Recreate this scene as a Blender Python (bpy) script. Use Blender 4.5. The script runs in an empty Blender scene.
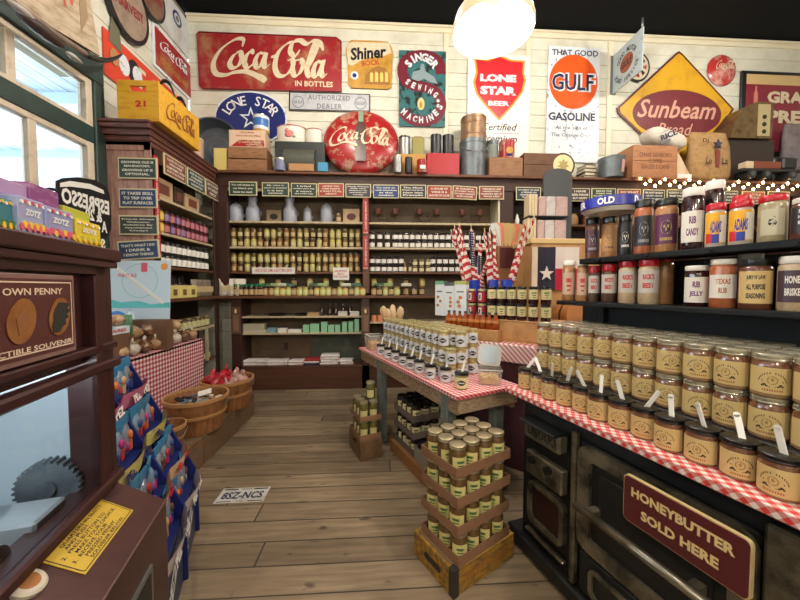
import bpy, math, random
from mathutils import Vector, Matrix, Euler
random.seed(7)
SC = bpy.context.scene
COL = SC.collection
R = math.radians
# ---------------------------------------------------------------- camera, world, light
H = 1.35
cam_d = bpy.data.cameras.new('camera'); cam = bpy.data.objects.new('camera', cam_d); COL.objects.link(cam)
cam.location = (0, 0, H); cam.rotation_euler = (R(90 - 2.3), 0, R(-3.35))
cam_d.sensor_width = 36; cam_d.lens = 325 / 800 * 36; cam_d.clip_start = .02
SC.camera = cam
SC.view_settings.view_transform = 'Standard'; SC.view_settings.look = 'None'
SC.view_settings.gamma = 1; SC.view_settings.exposure = 0.12
SC.view_settings.use_curve_mapping = False
w = bpy.data.worlds.new('daylight'); SC.world = w; w.use_nodes = True
w.node_tree.nodes['Background'].inputs[0].default_value = (.86, .94, 1, 1)
w.node_tree.nodes['Background'].inputs[1].default_value = 8.0
SC.cycles.max_bounces = 8; SC.cycles.diffuse_bounces = 4; SC.cycles.glossy_bounces = 3
SC.cycles.transmission_bounces = 6; SC.cycles.transparent_max_bounces = 8
SC.cycles.caustics_reflective = False; SC.cycles.caustics_refractive = False
SC.cycles.sample_clamp_indirect = 4
LAMP_W = 30        # one low milk-glass pendant
HIGH_FILL_W = 105       # one added, unseen fill lamp near the ceiling
def light(name, loc, power, color, size, parent=None):
    d = bpy.data.lights.new(name, 'POINT'); d.energy = power; d.color = color; d.shadow_soft_size = size
    o = bpy.data.objects.new(name, d); COL.objects.link(o); o.location = loc; o.parent = parent; return o
# the window opening is a portal for the daylight of the world outside
ad = bpy.data.lights.new('window_portal', 'AREA'); ad.shape = 'RECTANGLE'; ad.size = 2.4; ad.size_y = 4.2; ad.cycles.is_portal = True
ao = bpy.data.objects.new('window_portal', ad); COL.objects.link(ao)
ao.location = (-2.72, 1.0, 2.0); ao.rotation_euler = (0, R(-90), 0)

# ---------------------------------------------------------------- projection helpers (pixel of the photo -> point on a real plane)
CR = cam.rotation_euler.to_matrix()
def ray(px, py): return CR @ Vector(((px - 400) / 325, (300 - py) / 325, -1))
def onplane(px, py, p0, n):
    d = ray(px, py); o = Vector((0, 0, H)); n = Vector(n)
    return o + d * ((Vector(p0) - o).dot(n) / d.dot(n))
def onY(px, py, Y): return onplane(px, py, (0, Y, 0), (0, 1, 0))
def onX(px, py, X): return onplane(px, py, (X, 0, 0), (1, 0, 0))
def onZ(px, py, Z): return onplane(px, py, (0, 0, Z), (0, 0, 1))
class Frame:
    """A standing frame: v to its right, u away, turned about the vertical."""
    def __init__(s, x, y, deg): s.o = Vector((x, y, 0)); s.a = R(deg); s.M = Matrix.Translation(s.o) @ Matrix.Rotation(s.a, 4, 'Z')
    def w(s, v, u, z=0): return s.M @ Vector((v, u, z))
    def loc(s, p): return s.M.inverted() @ Vector(p)
    def onv(s, px, py, v): return s.loc(onplane(px, py, s.w(v, 0), s.M.to_3x3() @ Vector((1, 0, 0))))
    def onu(s, px, py, u): return s.loc(onplane(px, py, s.w(0, u), s.M.to_3x3() @ Vector((0, 1, 0))))

# ---------------------------------------------------------------- materials
def lin(c):
    c = c / 255
    return c / 12.92 if c <= .04045 else ((c + .055) / 1.055) ** 2.4
def rgb(t): return (lin(t[0]), lin(t[1]), lin(t[2]), 1)
_m = {}
def mat(name, c, rough=.5, metal=0, c2=None, scale=8, amt=.5, emit=0, coat=0, stretch=None, bump=0, alpha=1, sharp=False, trans=0, spec=.5):
    """Principled surface; c2 mixes in a second colour of wear by a noise."""
    if name in _m: return _m[name]
    m = bpy.data.materials.new(name); m.use_nodes = True; nt = m.node_tree; b = nt.nodes['Principled BSDF']
    b.inputs['Base Color'].default_value = rgb(c); b.inputs['Roughness'].default_value = rough; b.inputs['Metallic'].default_value = metal
    b.inputs['Coat Weight'].default_value = coat; b.inputs['Coat Roughness'].default_value = .08
    b.inputs['Specular IOR Level'].default_value = spec
    if alpha < 1: b.inputs['Alpha'].default_value = alpha
    if trans: b.inputs['Transmission Weight'].default_value = trans; b.inputs['IOR'].default_value = 1.2
    if emit:
        b.inputs['Emission Color'].default_value = rgb(c); b.inputs['Emission Strength'].default_value = emit
    if c2 or bump:
        tc = nt.nodes.new('ShaderNodeTexCoord'); mp = nt.nodes.new('ShaderNodeMapping'); nz = nt.nodes.new('ShaderNodeTexNoise')
        nz.inputs['Scale'].default_value = scale; nz.inputs['Detail'].default_value = 6; nz.inputs['Roughness'].default_value = .65
        if stretch: mp.inputs['Scale'].default_value = stretch
        nt.links.new(tc.outputs['Object'], mp.inputs[0]); nt.links.new(mp.outputs[0], nz.inputs['Vector'])
        if c2:
            cr = nt.nodes.new('ShaderNodeValToRGB'); e = cr.color_ramp.elements
            lo = .62 - .3 * amt; e[0].position = lo; e[1].position = lo + (.04 if sharp else .25)
            e[0].color = rgb(c); e[1].color = rgb(c2)
            nt.links.new(nz.outputs['Fac'], cr.inputs[0]); nt.links.new(cr.outputs[0], b.inputs['Base Color'])
        if bump:
            bp = nt.nodes.new('ShaderNodeBump'); bp.inputs['Strength'].default_value = bump; bp.inputs['Distance'].default_value = .01
            nt.links.new(nz.outputs['Fac'], bp.inputs['Height']); nt.links.new(bp.outputs[0], b.inputs['Normal'])
    _m[name] = m; return m
def math_node(nt, op, a, b=None):
    n = nt.nodes.new('ShaderNodeMath'); n.operation = op
    for i, x in enumerate((a, b)):
        if x is None: continue
        if isinstance(x, (int, float)): n.inputs[i].default_value = x
        else: nt.links.new(x, n.inputs[i])
    return n.outputs[0]
def gingham(name, p, diag=False, red=(196, 40, 48)):
    m = bpy.data.materials.new(name); m.use_nodes = True; nt = m.node_tree; b = nt.nodes['Principled BSDF']; b.inputs['Roughness'].default_value = .8
    tc = nt.nodes.new('ShaderNodeTexCoord'); sp = nt.nodes.new('ShaderNodeSeparateXYZ'); nt.links.new(tc.outputs['Object'], sp.inputs[0])
    x, y, z = sp.outputs
    a = y; c = math_node(nt, 'ADD', x, z)
    if diag: a, c = math_node(nt, 'ADD', a, c), math_node(nt, 'SUBTRACT', y, c)
    f = []
    for q in (a, c):
        q = math_node(nt, 'DIVIDE', q, p * (1.414 if diag else 1)); q = math_node(nt, 'FRACT', q); f.append(math_node(nt, 'GREATER_THAN', q, .5))
    s = math_node(nt, 'MULTIPLY', math_node(nt, 'ADD', f[0], f[1]), .5)
    cr = nt.nodes.new('ShaderNodeValToRGB'); cr.color_ramp.interpolation = 'CONSTANT'; e = cr.color_ramp.elements
    e[0].position = 0; e[0].color = rgb((238, 228, 224)); e[1].position = .3; e[1].color = rgb(tuple((red[i] + 232) // 2 for i in range(3)))
    k = e.new(.8); k.color = rgb(red); nt.links.new(s, cr.inputs[0]); nt.links.new(cr.outputs[0], b.inputs['Base Color'])
    return m
def boards(name, cols, width, axis, length=2.4, rough=.6, gap=.04, bumps=.3, grain=60, dirt=None):
    """Boards laid along one axis: a colour per board, grain, dark joints. axis = (along, across) of Object coordinates."""
    m = bpy.data.materials.new(name); m.use_nodes = True; nt = m.node_tree; b = nt.nodes['Principled BSDF']; b.inputs['Roughness'].default_value = rough
    tc = nt.nodes.new('ShaderNodeTexCoord'); sp = nt.nodes.new('ShaderNodeSeparateXYZ'); nt.links.new(tc.outputs['Object'], sp.inputs[0])
    al, ac = sp.outputs['XYZ'.index(axis[0])], sp.outputs['XYZ'.index(axis[1])]
    q = math_node(nt, 'DIVIDE', ac, width); row = math_node(nt, 'FLOOR', q); fr = math_node(nt, 'FRACT', q)
    sh = math_node(nt, 'MULTIPLY', math_node(nt, 'SINE', math_node(nt, 'MULTIPLY', row, 12.9898)), 43.7)
    q2 = math_node(nt, 'ADD', math_node(nt, 'DIVIDE', al, length), sh); col = math_node(nt, 'FLOOR', q2); fr2 = math_node(nt, 'FRACT', q2)
    cb = nt.nodes.new('ShaderNodeCombineXYZ'); nt.links.new(row, cb.inputs[0]); nt.links.new(col, cb.inputs[1])
    wn = nt.nodes.new('ShaderNodeTexWhiteNoise'); nt.links.new(cb.outputs[0], wn.inputs['Vector'])
    cr = nt.nodes.new('ShaderNodeValToRGB'); e = cr.color_ramp.elements
    e[0].color = rgb(cols[0]); e[1].color = rgb(cols[1]); nt.links.new(wn.outputs['Value'], cr.inputs[0])
    mp = nt.nodes.new('ShaderNodeCombineXYZ')
    nt.links.new(math_node(nt, 'ADD', math_node(nt, 'MULTIPLY', al, 3), math_node(nt, 'MULTIPLY', row, 7.3)), mp.inputs[0])
    nt.links.new(math_node(nt, 'MULTIPLY', ac, grain), mp.inputs[1])
    nz = nt.nodes.new('ShaderNodeTexNoise'); nz.inputs['Scale'].default_value = 1; nz.inputs['Detail'].default_value = 5; nt.links.new(mp.outputs[0], nz.inputs['Vector'])
    mx = nt.nodes.new('ShaderNodeMixRGB'); mx.blend_type = 'MULTIPLY'; mx.inputs[0].default_value = .75
    g = nt.nodes.new('ShaderNodeValToRGB'); g.color_ramp.elements[0].position = .3; g.color_ramp.elements[1].position = .65
    g.color_ramp.elements[0].color = (.42, .40, .38, 1); g.color_ramp.elements[1].color = (1, 1, 1, 1)
    nt.links.new(nz.outputs['Fac'], g.inputs[0]); nt.links.new(cr.outputs[0], mx.inputs[1]); nt.links.new(g.outputs[0], mx.inputs[2])
    out = mx.outputs[0]
    if dirt:
        n2 = nt.nodes.new('ShaderNodeTexNoise'); n2.inputs['Scale'].default_value = 1.6; n2.inputs['Detail'].default_value = 5; nt.links.new(tc.outputs['Object'], n2.inputs['Vector'])
        r2 = nt.nodes.new('ShaderNodeValToRGB'); r2.color_ramp.elements[0].position = .40; r2.color_ramp.elements[1].position = .62
        nt.links.new(n2.outputs['Fac'], r2.inputs[0])
        m3 = nt.nodes.new('ShaderNodeMixRGB'); m3.inputs[2].default_value = rgb(dirt); nt.links.new(math_node(nt, 'MULTIPLY', r2.outputs[0], .45), m3.inputs[0]); nt.links.new(out, m3.inputs[1]); out = m3.outputs[0]
    if dirt:
        n4 = nt.nodes.new('ShaderNodeTexNoise'); n4.inputs['Scale'].default_value = 1; n4.inputs['Detail'].default_value = 2
        c4 = nt.nodes.new('ShaderNodeCombineXYZ'); nt.links.new(math_node(nt, 'MULTIPLY', al, 7), c4.inputs[0]); nt.links.new(math_node(nt, 'MULTIPLY', ac, 17), c4.inputs[1]); nt.links.new(c4.outputs[0], n4.inputs['Vector'])
        r4 = nt.nodes.new('ShaderNodeValToRGB'); r4.color_ramp.elements[0].position = .66; r4.color_ramp.elements[1].position = .74; nt.links.new(n4.outputs['Fac'], r4.inputs[0])
        m5 = nt.nodes.new('ShaderNodeMixRGB'); m5.inputs[2].default_value = rgb((58, 44, 34)); nt.links.new(math_node(nt, 'MULTIPLY', r4.outputs[0], .75), m5.inputs[0]); nt.links.new(out, m5.inputs[1]); out = m5.outputs[0]
    j = math_node(nt, 'MAXIMUM', math_node(nt, 'LESS_THAN', fr, gap), math_node(nt, 'LESS_THAN', fr2, .003))
    m2 = nt.nodes.new('ShaderNodeMixRGB'); m2.inputs[2].default_value = rgb(tuple(c // 3 for c in cols[0])); nt.links.new(j, m2.inputs[0]); nt.links.new(out, m2.inputs[1])
    nt.links.new(m2.outputs[0], b.inputs['Base Color'])
    bp = nt.nodes.new('ShaderNodeBump'); bp.inputs['Strength'].default_value = bumps; bp.inputs['Distance'].default_value = .004
    nt.links.new(math_node(nt, 'SUBTRACT', nz.outputs['Fac'], math_node(nt, 'MULTIPLY', j, 2)), bp.inputs['Height']); nt.links.new(bp.outputs[0], b.inputs['Normal'])
    return m

# ---------------------------------------------------------------- mesh builder
class MB:
    def __init__(s): s.v = []; s.f = []; s.k = []; s.sm = []; s.mats = []
    def mi(s, m):
        if m not in s.mats: s.mats.append(m)
        return s.mats.index(m)
    def add(s, vs, fs, m, smooth=False, M=None):
        n = len(s.v); i = s.mi(m)
        s.v += [tuple(M @ Vector(p)) if M else tuple(p) for p in vs]
        s.f += [tuple(n + a for a in f) for f in fs]; s.k += [i] * len(fs); s.sm += [smooth] * len(fs); return s
    def box(s, x0, x1, y0, y1, z0, z1, m, M=None, bev=0):
        if x0 > x1: x0, x1 = x1, x0
        if y0 > y1: y0, y1 = y1, y0
        if z0 > z1: z0, z1 = z1, z0
        b = min(bev, (x1 - x0) / 2.1, (y1 - y0) / 2.1, (z1 - z0) / 2.1)
        if b <= 0:
            vs = [(x, y, z) for z in (z0, z1) for y in (y0, y1) for x in (x0, x1)]
            return s.add(vs, [(0, 2, 3, 1), (4, 5, 7, 6), (0, 1, 5, 4), (2, 6, 7, 3), (0, 4, 6, 2), (1, 3, 7, 5)], m, M=M)
        # chamfered on all edges
        vs = []; idx = {}
        for sx in (0, 1):
            for sy in (0, 1):
                for sz in (0, 1):
                    X, Y, Z = (x1 if sx else x0), (y1 if sy else y0), (z1 if sz else z0)
                    dx, dy, dz = (-b if sx else b), (-b if sy else b), (-b if sz else b)
                    idx[sx, sy, sz, 'x'] = len(vs); vs.append((X, Y + dy, Z + dz))
                    idx[sx, sy, sz, 'y'] = len(vs); vs.append((X + dx, Y, Z + dz))
                    idx[sx, sy, sz, 'z'] = len(vs); vs.append((X + dx, Y + dy, Z))
        I = lambda a, b_, c, k: idx[a, b_, c, k]; fs = []
        for t in (0, 1):
            q = [I(t, 0, 0, 'x'), I(t, 0, 1, 'x'), I(t, 1, 1, 'x'), I(t, 1, 0, 'x')]; fs.append(q if not t else q[::-1])
            q = [I(0, t, 0, 'y'), I(1, t, 0, 'y'), I(1, t, 1, 'y'), I(0, t, 1, 'y')]; fs.append(q if not t else q[::-1])
            q = [I(0, 0, t, 'z'), I(0, 1, t, 'z'), I(1, 1, t, 'z'), I(1, 0, t, 'z')]; fs.append(q if not t else q[::-1])
        for a in (0, 1):
            for c in (0, 1):
                fs.append([I(a, c, 0, 'x'), I(a, c, 1, 'x'), I(a, c, 1, 'y'), I(a, c, 0, 'y')])
                fs.append([I(a, 0, c, 'x'), I(a, 1, c, 'x'), I(a, 1, c, 'z'), I(a, 0, c, 'z')])
                fs.append([I(0, a, c, 'y'), I(1, a, c, 'y'), I(1, a, c, 'z'), I(0, a, c, 'z')])
                for d in (0, 1): fs.append([I(a, c, d, 'x'), I(a, c, d, 'y'), I(a, c, d, 'z')])
        return s.add(vs, fs, m, M=M)
    def lathe(s, prof, m, seg=16, c=(0, 0, 0), a0=0, a1=360, M=None, sx=1, sy=1):
        full = abs(a1 - a0) >= 360; n = seg if full else seg + 1
        ang = [R(a0 + (a1 - a0) * i / seg) for i in range(n)]
        T = Matrix.Translation(c); T = (M @ T) if M else T
        vs = []; fs = []
        def ring(r, z):
            b = len(vs)
            for t in ang: vs.append((r * math.cos(t) * sx, r * math.sin(t) * sy, z))
            return b
        last = None
        for i in range(len(prof) - 1):
            (r0, z0), (r1, z1) = prof[i], prof[i + 1]
            share = False
            if last is not None:
                d0 = Vector((r0 - prof[i - 1][0], z0 - prof[i - 1][1])); d1 = Vector((r1 - r0, z1 - z0))
                share = d0.length > 0 and d1.length > 0 and d0.angle(d1) < R(38)
            A = last if share else ring(r0, z0); B = ring(r1, z1); last = B
            for k in range(seg):
                a, b = k, (k + 1) % n
                if not full: b = k + 1
                fs.append((A + a, A + b, B + b, B + a))
        return s.add(vs, fs, m, True, T)
    def cyl(s, r, z0, z1, m, c=(0, 0), seg=16, M=None, r2=None):
        r2 = r if r2 is None else r2
        return s.lathe([(0, z0), (r, z0), (r2, z1), (0, z1)], m, seg, (c[0], c[1], 0), M=M)
    def tube(s, pts, r, m, seg=8, M=None):
        pts = [Vector(p) for p in pts]; rs = r if isinstance(r, (list, tuple)) else [r] * len(pts); vs = []; fs = []
        up = Vector((0, 0, 1)); prev = None
        for i, p in enumerate(pts):
            t = (pts[min(i + 1, len(pts) - 1)] - pts[max(i - 1, 0)]).normalized()
            if prev is None: prev = t.cross(up if abs(t.dot(up)) < .9 else Vector((1, 0, 0))).normalized()
            a = (prev - t * prev.dot(t)).normalized(); b = t.cross(a); prev = a
            for k in range(seg): vs.append(p + (a * math.cos(2 * math.pi * k / seg) + b * math.sin(2 * math.pi * k / seg)) * rs[i])
        for i in range(len(pts) - 1):
            for k in range(seg):
                fs.append((i * seg + k, i * seg + (k + 1) % seg, (i + 1) * seg + (k + 1) % seg, (i + 1) * seg + k))
        fs.append(tuple(range(seg))[::-1]); fs.append(tuple((len(pts) - 1) * seg + k for k in range(seg)))
        return s.add(vs, fs, m, True, M)
    def prism(s, poly, y0, y1, m, M=None):
        """Outline in x,z pushed from y0 (front) to y1."""
        n = len(poly); vs = [(x, y0, z) for x, z in poly] + [(x, y1, z) for x, z in poly]
        fs = [tuple(range(n)), tuple(range(2 * n - 1, n - 1, -1))] + [(i, i + n, (i + 1) % n + n, (i + 1) % n) for i in range(n)]
        return s.add(vs, fs, m, M=M)
    def flat(s, poly, y, m, M=None): return s.add([(x, y, z) for x, z in poly], [tuple(range(len(poly)))], m, M=M)
    def blob(s, c, r, m, seg=8, M=None, jit=0):
        """A rounded lump; r may be (rx, ry, rz)."""
        rx, ry, rz = r if isinstance(r, (tuple, list)) else (r, r, r); vs = []; fs = []; rings = max(4, seg * 3 // 4)
        for i in range(rings + 1):
            ph = math.pi * i / rings
            for k in range(seg):
                th = 2 * math.pi * k / seg; q = 1 + (random.uniform(-jit, jit) if 0 < i < rings else 0)
                vs.append((c[0] + rx * q * math.sin(ph) * math.cos(th), c[1] + ry * q * math.sin(ph) * math.sin(th), c[2] - rz * q * math.cos(ph)))
        for i in range(rings):
            for k in range(seg): fs.append((i * seg + k, i * seg + (k + 1) % seg, (i + 1) * seg + (k + 1) % seg, (i + 1) * seg + k))
        return s.add(vs, fs, m, True, M)
    def mesh(s, name):
        me = bpy.data.meshes.new(name); me.from_pydata(s.v, [], s.f)
        for m in s.mats: me.materials.append(m)
        me.polygons.foreach_set('material_index', s.k); me.polygons.foreach_set('use_smooth', s.sm); me.update(); return me
def obj(name, mb, parent=None, loc=(0, 0, 0), rz=0, rot=None):
    o = bpy.data.objects.new(name, mb.mesh(name) if isinstance(mb, MB) else mb); COL.objects.link(o)
    o.location = loc; o.rotation_euler = rot if rot else (0, 0, rz); o.parent = parent; return o
def tag(o, label, cat, group=None, kind=None):
    o['label'] = label; o['category'] = cat
    if group: o['group'] = group
    if kind: o['kind'] = kind
    return o
def struct(name, mb, parent=None, **k):
    o = obj(name, mb, parent, **k)
    if parent is None: o['kind'] = 'structure'
    return o
def empty(name, loc=(0, 0, 0), rz=0):
    o = bpy.data.objects.new(name, None); COL.objects.link(o); o.location = loc; o.rotation_euler = (0, 0, rz); o.empty_display_size = .05; return o
def kids(o): return [c for c in KIDS.get(o.name, [])]
KIDS = {}
def part(name, mb, parent, label=None, **k):
    o = obj(name, mb, parent, **k); KIDS.setdefault(parent.name, []).append(o)
    if label: o['label'] = label
    return o
def dup(src, loc, rz=0, label=None, group=None, rot=None, scale=None):
    def cp(o, par):
        c = o.copy(); COL.objects.link(c); c.parent = par
        for ch in kids(o): KIDS.setdefault(c.name, []).append(cp(ch, c))
        return c
    r = cp(src, None); r.location = loc; r.rotation_euler = rot if rot else (0, 0, rz)
    if scale: r.scale = scale
    if label: r['label'] = label
    if group: r['group'] = group
    return r
class Kind:
    """The first placing moves the prototype itself; later ones copy it."""
    def __init__(s, proto, cat): s.p = proto; s.used = False; s.cat = cat
    def put(s, loc, rz, label, group=None, rot=None, scale=None):
        if not s.used:
            s.used = True; o = s.p; o.location = loc; o.rotation_euler = rot if rot else (0, 0, rz)
            if scale: o.scale = scale
        else: o = dup(s.p, loc, rz, rot=rot, scale=scale if scale else (1, 1, 1))
        tag(o, label, s.cat, group); return o
    def done(s):
        if not s.used:
            def rm(o):
                for c in kids(o): rm(c)
                bpy.data.objects.remove(o)
            rm(s.p)
ORD = ('first second third fourth fifth sixth seventh eighth ninth tenth eleventh twelfth thirteenth fourteenth fifteenth sixteenth seventeenth '
       'eighteenth nineteenth twentieth twenty-first twenty-second twenty-third twenty-fourth twenty-fifth').split()

# ---------------------------------------------------------------- lettering
_glyph = {}
def glyphs(txt, bold=0.0, shear=0.0, space=1.0, align='LEFT', line=1.0):
    key = (txt, bold, shear, space, align, line)
    if key not in _glyph:
        c = bpy.data.curves.new('lettering', 'FONT'); c.body = txt; c.size = 1; c.offset = bold; c.shear = shear; c.space_character = space
        c.align_x = align; c.resolution_u = 2; c.space_line = line
        o = bpy.data.objects.new('lettering', c); me = o.to_mesh()
        _glyph[key] = ([tuple(v.co) for v in me.vertices], [tuple(p.vertices) for p in me.polygons])
        o.to_mesh_clear(); bpy.data.objects.remove(o); bpy.data.curves.remove(c)
    return _glyph[key]
def put_text(mb, txt, cx, cz, w, h, m, y=0, bold=.02, shear=0, space=1.0, mirror=False, M=None, line=1.0, align='CENTER'):
    """Lettering in the x,z plane, fitted to w wide and h high about cx, cz."""
    vs, fs = glyphs(txt, bold, shear, space, align, line)
    if not vs: return
    xs = [v[0] for v in vs]; ys = [v[1] for v in vs]; x0, x1, y0, y1 = min(xs), max(xs), min(ys), max(ys)
    kx = w / (x1 - x0); ky = h / (y1 - y0); sg = -1 if mirror else 1
    mb.add([(cx + sg * (v[0] - (x0 + x1) / 2) * kx, y, cz + (v[1] - (y0 + y1) / 2) * ky) for v in vs], fs, m, M=M)
def arc_text(mb, txt, cx, cz, r, a0, a1, h, m, y=0, bold=.03, down=False, wk=.8, ry=None):
    """Letters set round an arc from angle a0 to a1 (degrees), tops outward, or inward if down."""
    ry = ry or r; n = len(txt)
    for i, ch in enumerate(txt):
        if ch == ' ': continue
        a = R(a0 + (a1 - a0) * (i + .5) / n); x, z = cx + r * math.cos(a), cz + ry * math.sin(a)
        vs, fs = glyphs(ch, bold); xs = [v[0] for v in vs]; ys = [v[1] for v in vs]; mx = (min(xs) + max(xs)) / 2; k = h / .7
        t = math.atan2(math.sin(a) * r, math.cos(a) * ry) - math.pi / 2 + (math.pi if down else 0)
        cs, sn = math.cos(t), math.sin(t); out = []
        for v in vs:
            lx, lz = (v[0] - mx) * k * wk, (v[1] - .35) * k
            out.append((x + lx * cs - lz * sn, y, z + lx * sn + lz * cs))
        mb.add(out, fs, m)
def catmull(pts, n=6):
    P = [Vector(p) for p in pts]; P = [P[0] * 2 - P[1]] + P + [P[-1] * 2 - P[-2]]; out = []
    for i in range(1, len(P) - 2):
        for k in range(n):
            t = k / n; a, b, c, d = P[i - 1:i + 3]
            out.append(.5 * ((2 * b) + (c - a) * t + (2 * a - 5 * b + 4 * c - d) * t * t + (3 * b - a - 3 * c + d) * t ** 3))
    out.append(P[-2]); return out
def brush(mb, pts, m, w=.3, y=0, f=lambda x, z: (x, z), nib=35, thin=.22):
    """A pen stroke of changing width through points in x,z."""
    P = catmull([(x, z, 0) for x, z in pts]); vs = []; n = len(P); na = R(nib)
    for i, p in enumerate(P):
        t = (P[min(i + 1, n - 1)] - P[max(i - 1, 0)]).normalized(); nx, nz = -t.y, t.x
        a = abs(math.sin(math.atan2(t.y, t.x) - na)); ys = y - .00003 * i; ww = w * (thin + (1 - thin) * a) / 2 * min(1, .35 + i / n * 5, .35 + (n - 1 - i) / n * 5)
        for q in (1, -1):
            X, Z = f(p.x + nx * ww * q, p.y + nz * ww * q); vs.append((X, ys, Z))
    mb.add(vs, [(2 * i, 2 * i + 1, 2 * i + 3, 2 * i + 2) for i in range(n - 1)], m)
SCRIPT = {  # pen strokes of joined script, about 4 units high
 'cola': [  # Coca-Cola, 12 x 4.6
  [(3.3, 3.5), (3.4, 4.2), (2.5, 4.1), (1.1, 3.1), (.35, 1.8), (.55, .85), (1.5, .7), (2.5, 1.0), (3.6, 1.1), (4.6, .8), (5.5, .3), (5.0, .75), (3.6, .95)],
  [(3.0, 3.0), (2.4, 2.6), (2.0, 1.9), (2.2, 1.45), (2.8, 1.6), (3.2, 2.3), (3.1, 2.9), (2.7, 2.9)],
  [(4.4, 2.8), (4.2, 3.1), (3.7, 2.6), (3.5, 1.9), (3.8, 1.5), (4.3, 1.8), (4.6, 2.1)],
  [(5.5, 2.9), (5.0, 2.9), (4.6, 2.2), (4.7, 1.6), (5.1, 1.7), (5.6, 2.7), (5.7, 3.0), (5.5, 2.1), (5.6, 1.6), (6.1, 1.9)],
  [(6.2, 2.55), (6.8, 2.8)],
  [(9.2, 3.4), (8.7, 2.8), (8.2, 3.2), (8.5, 4.1), (9.2, 4.3), (9.9, 4.0), (10.6, 4.3), (11.3, 4.1), (11.6, 3.4)],
  [(9.1, 4.2), (8.0, 4.0), (7.0, 3.1), (6.6, 1.8), (6.9, .9), (7.7, .9), (8.4, 1.7), (8.4, 2.4), (7.9, 2.3)],
  [(9.1, 2.5), (8.6, 2.2), (8.4, 1.5), (8.6, .9), (9.1, 1.1), (9.5, 1.9), (9.3, 2.4), (9.0, 2.3)],
  [(9.9, 1.4), (10.5, 2.6), (11.0, 3.8), (10.8, 4.2), (10.3, 3.0), (9.9, 1.6), (10.1, .9), (10.5, 1.1)],
  [(11.4, 2.2), (11.0, 2.3), (10.6, 1.6), (10.6, .95), (11.0, 1.0), (11.5, 2.0), (11.6, 2.4), (11.4, 1.4), (11.6, .9), (12, 1.2)]],
}
def put_script(mb, key, x0, x1, z0, z1, m, y, w=.42):
    S = SCRIPT[key]; ax = [p[0] for s in S for p in s]; az = [p[1] for s in S for p in s]
    a0, a1, b0, b1 = min(ax), max(ax), min(az), max(az)
    f = lambda x, z: (x0 + (x - a0) / (a1 - a0) * (x1 - x0), z0 + (z - b0) / (b1 - b0) * (z1 - z0))
    for k, s in enumerate(S): brush(mb, s, m, w, y - .0006 * k, f)
def ell(cx, cz, rx, rz, n=32, a0=0, a1=360):
    full = abs(a1 - a0) >= 360; k = n if full else n + 1
    return [(cx + rx * math.cos(R(a0 + (a1 - a0) * i / n)), cz + rz * math.sin(R(a0 + (a1 - a0) * i / n))) for i in range(k)]
def rrect(x0, x1, z0, z1, r, n=4):
    out = []
    for cx, cz, a in ((x1 - r, z1 - r, 0), (x0 + r, z1 - r, 90), (x0 + r, z0 + r, 180), (x1 - r, z0 + r, 270)):
        out += [(cx + r * math.cos(R(a + 90 * i / n)), cz + r * math.sin(R(a + 90 * i / n))) for i in range(n + 1)]
    return out
def star(cx, cz, r, r2=None, n=5, rot=90):
    r2 = r2 or r * .4
    return [(cx + (r if i % 2 == 0 else r2) * math.cos(R(rot + 180 * i / n)), cz + (r if i % 2 == 0 else r2) * math.sin(R(rot + 180 * i / n))) for i in range(2 * n)]
def ringband(mb, outer, inner, y, m):
    n = len(outer); mb.add([(x, y, z) for x, z in outer + inner], [(i, (i + 1) % n, (i + 1) % n + n, i + n) for i in range(n)], m)
# ================================================================ materials in use
cream = mat('cream_paint', (211, 210, 195), .6, c2=(194, 191, 172), scale=3, amt=.6)
creamd = mat('cream_trim', (222, 215, 190), .5)
green = mat('dark_green_paint', (44, 66, 62), .45, c2=(34, 50, 48), scale=9, amt=.6)
wincream = mat('window_cream_paint', (205, 192, 172), .5, c2=(170, 150, 128), scale=12, amt=.4)
dark = mat('ceiling_black', (10, 12, 13), .9, spec=.2)
wood = boards('brown_cabinet_boards', ((92, 56, 40), (74, 43, 31)), .14, 'XZ', 2.0, .5, .02, .2, 40)
woodz = boards('brown_upright_boards', ((98, 62, 48), (78, 48, 36)), .13, 'ZX', 2.5, .5, .02, .2, 40)
pinkwood = mat('rosy_painted_wood', (178, 138, 126), .5, c2=(138, 100, 90), scale=6, amt=.7, stretch=(6, 6, 1))
shelfw = mat('shelf_edge_cream', (196, 180, 150), .5, c2=(160, 138, 108), scale=20, amt=.5)
shelfb = mat('shelf_brown', (104, 66, 44), .5, c2=(78, 47, 32), scale=12, amt=.6, stretch=(1, 8, 8))
backp = mat('cabinet_back_tan', (104, 86, 64), .6, c2=(80, 62, 46), scale=4, amt=.6)
backd = mat('cabinet_back_dark', (44, 28, 21), .6)
post = mat('dark_post_wood', (58, 32, 24), .5, c2=(44, 24, 19), scale=14, amt=.5, stretch=(5, 5, 1))
glassm = mat('window_glass', (235, 245, 250), .02, trans=1, spec=.3)
gold = mat('gold_lid', (206, 194, 140), .28, .5)
silver = mat('silver_lid', (206, 200, 178), .25, .7)
blackp = mat('black_plastic', (16, 16, 17), .35)
white = mat('white_card', (232, 230, 224), .55)
whitep = mat('white_plastic', (236, 236, 232), .3)
ink = mat('black_ink', (22, 22, 24), .6)
redink = mat('red_ink', (190, 34, 40), .6)
paper = mat('cream_label', (226, 214, 168), .55)
honeyp = mat('honey_cream_label', (216, 192, 134), .5)
ply = mat('bare_plywood', (196, 150, 98), .55, c2=(168, 120, 74), scale=9, amt=.6, stretch=(1, 6, 1))

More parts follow.
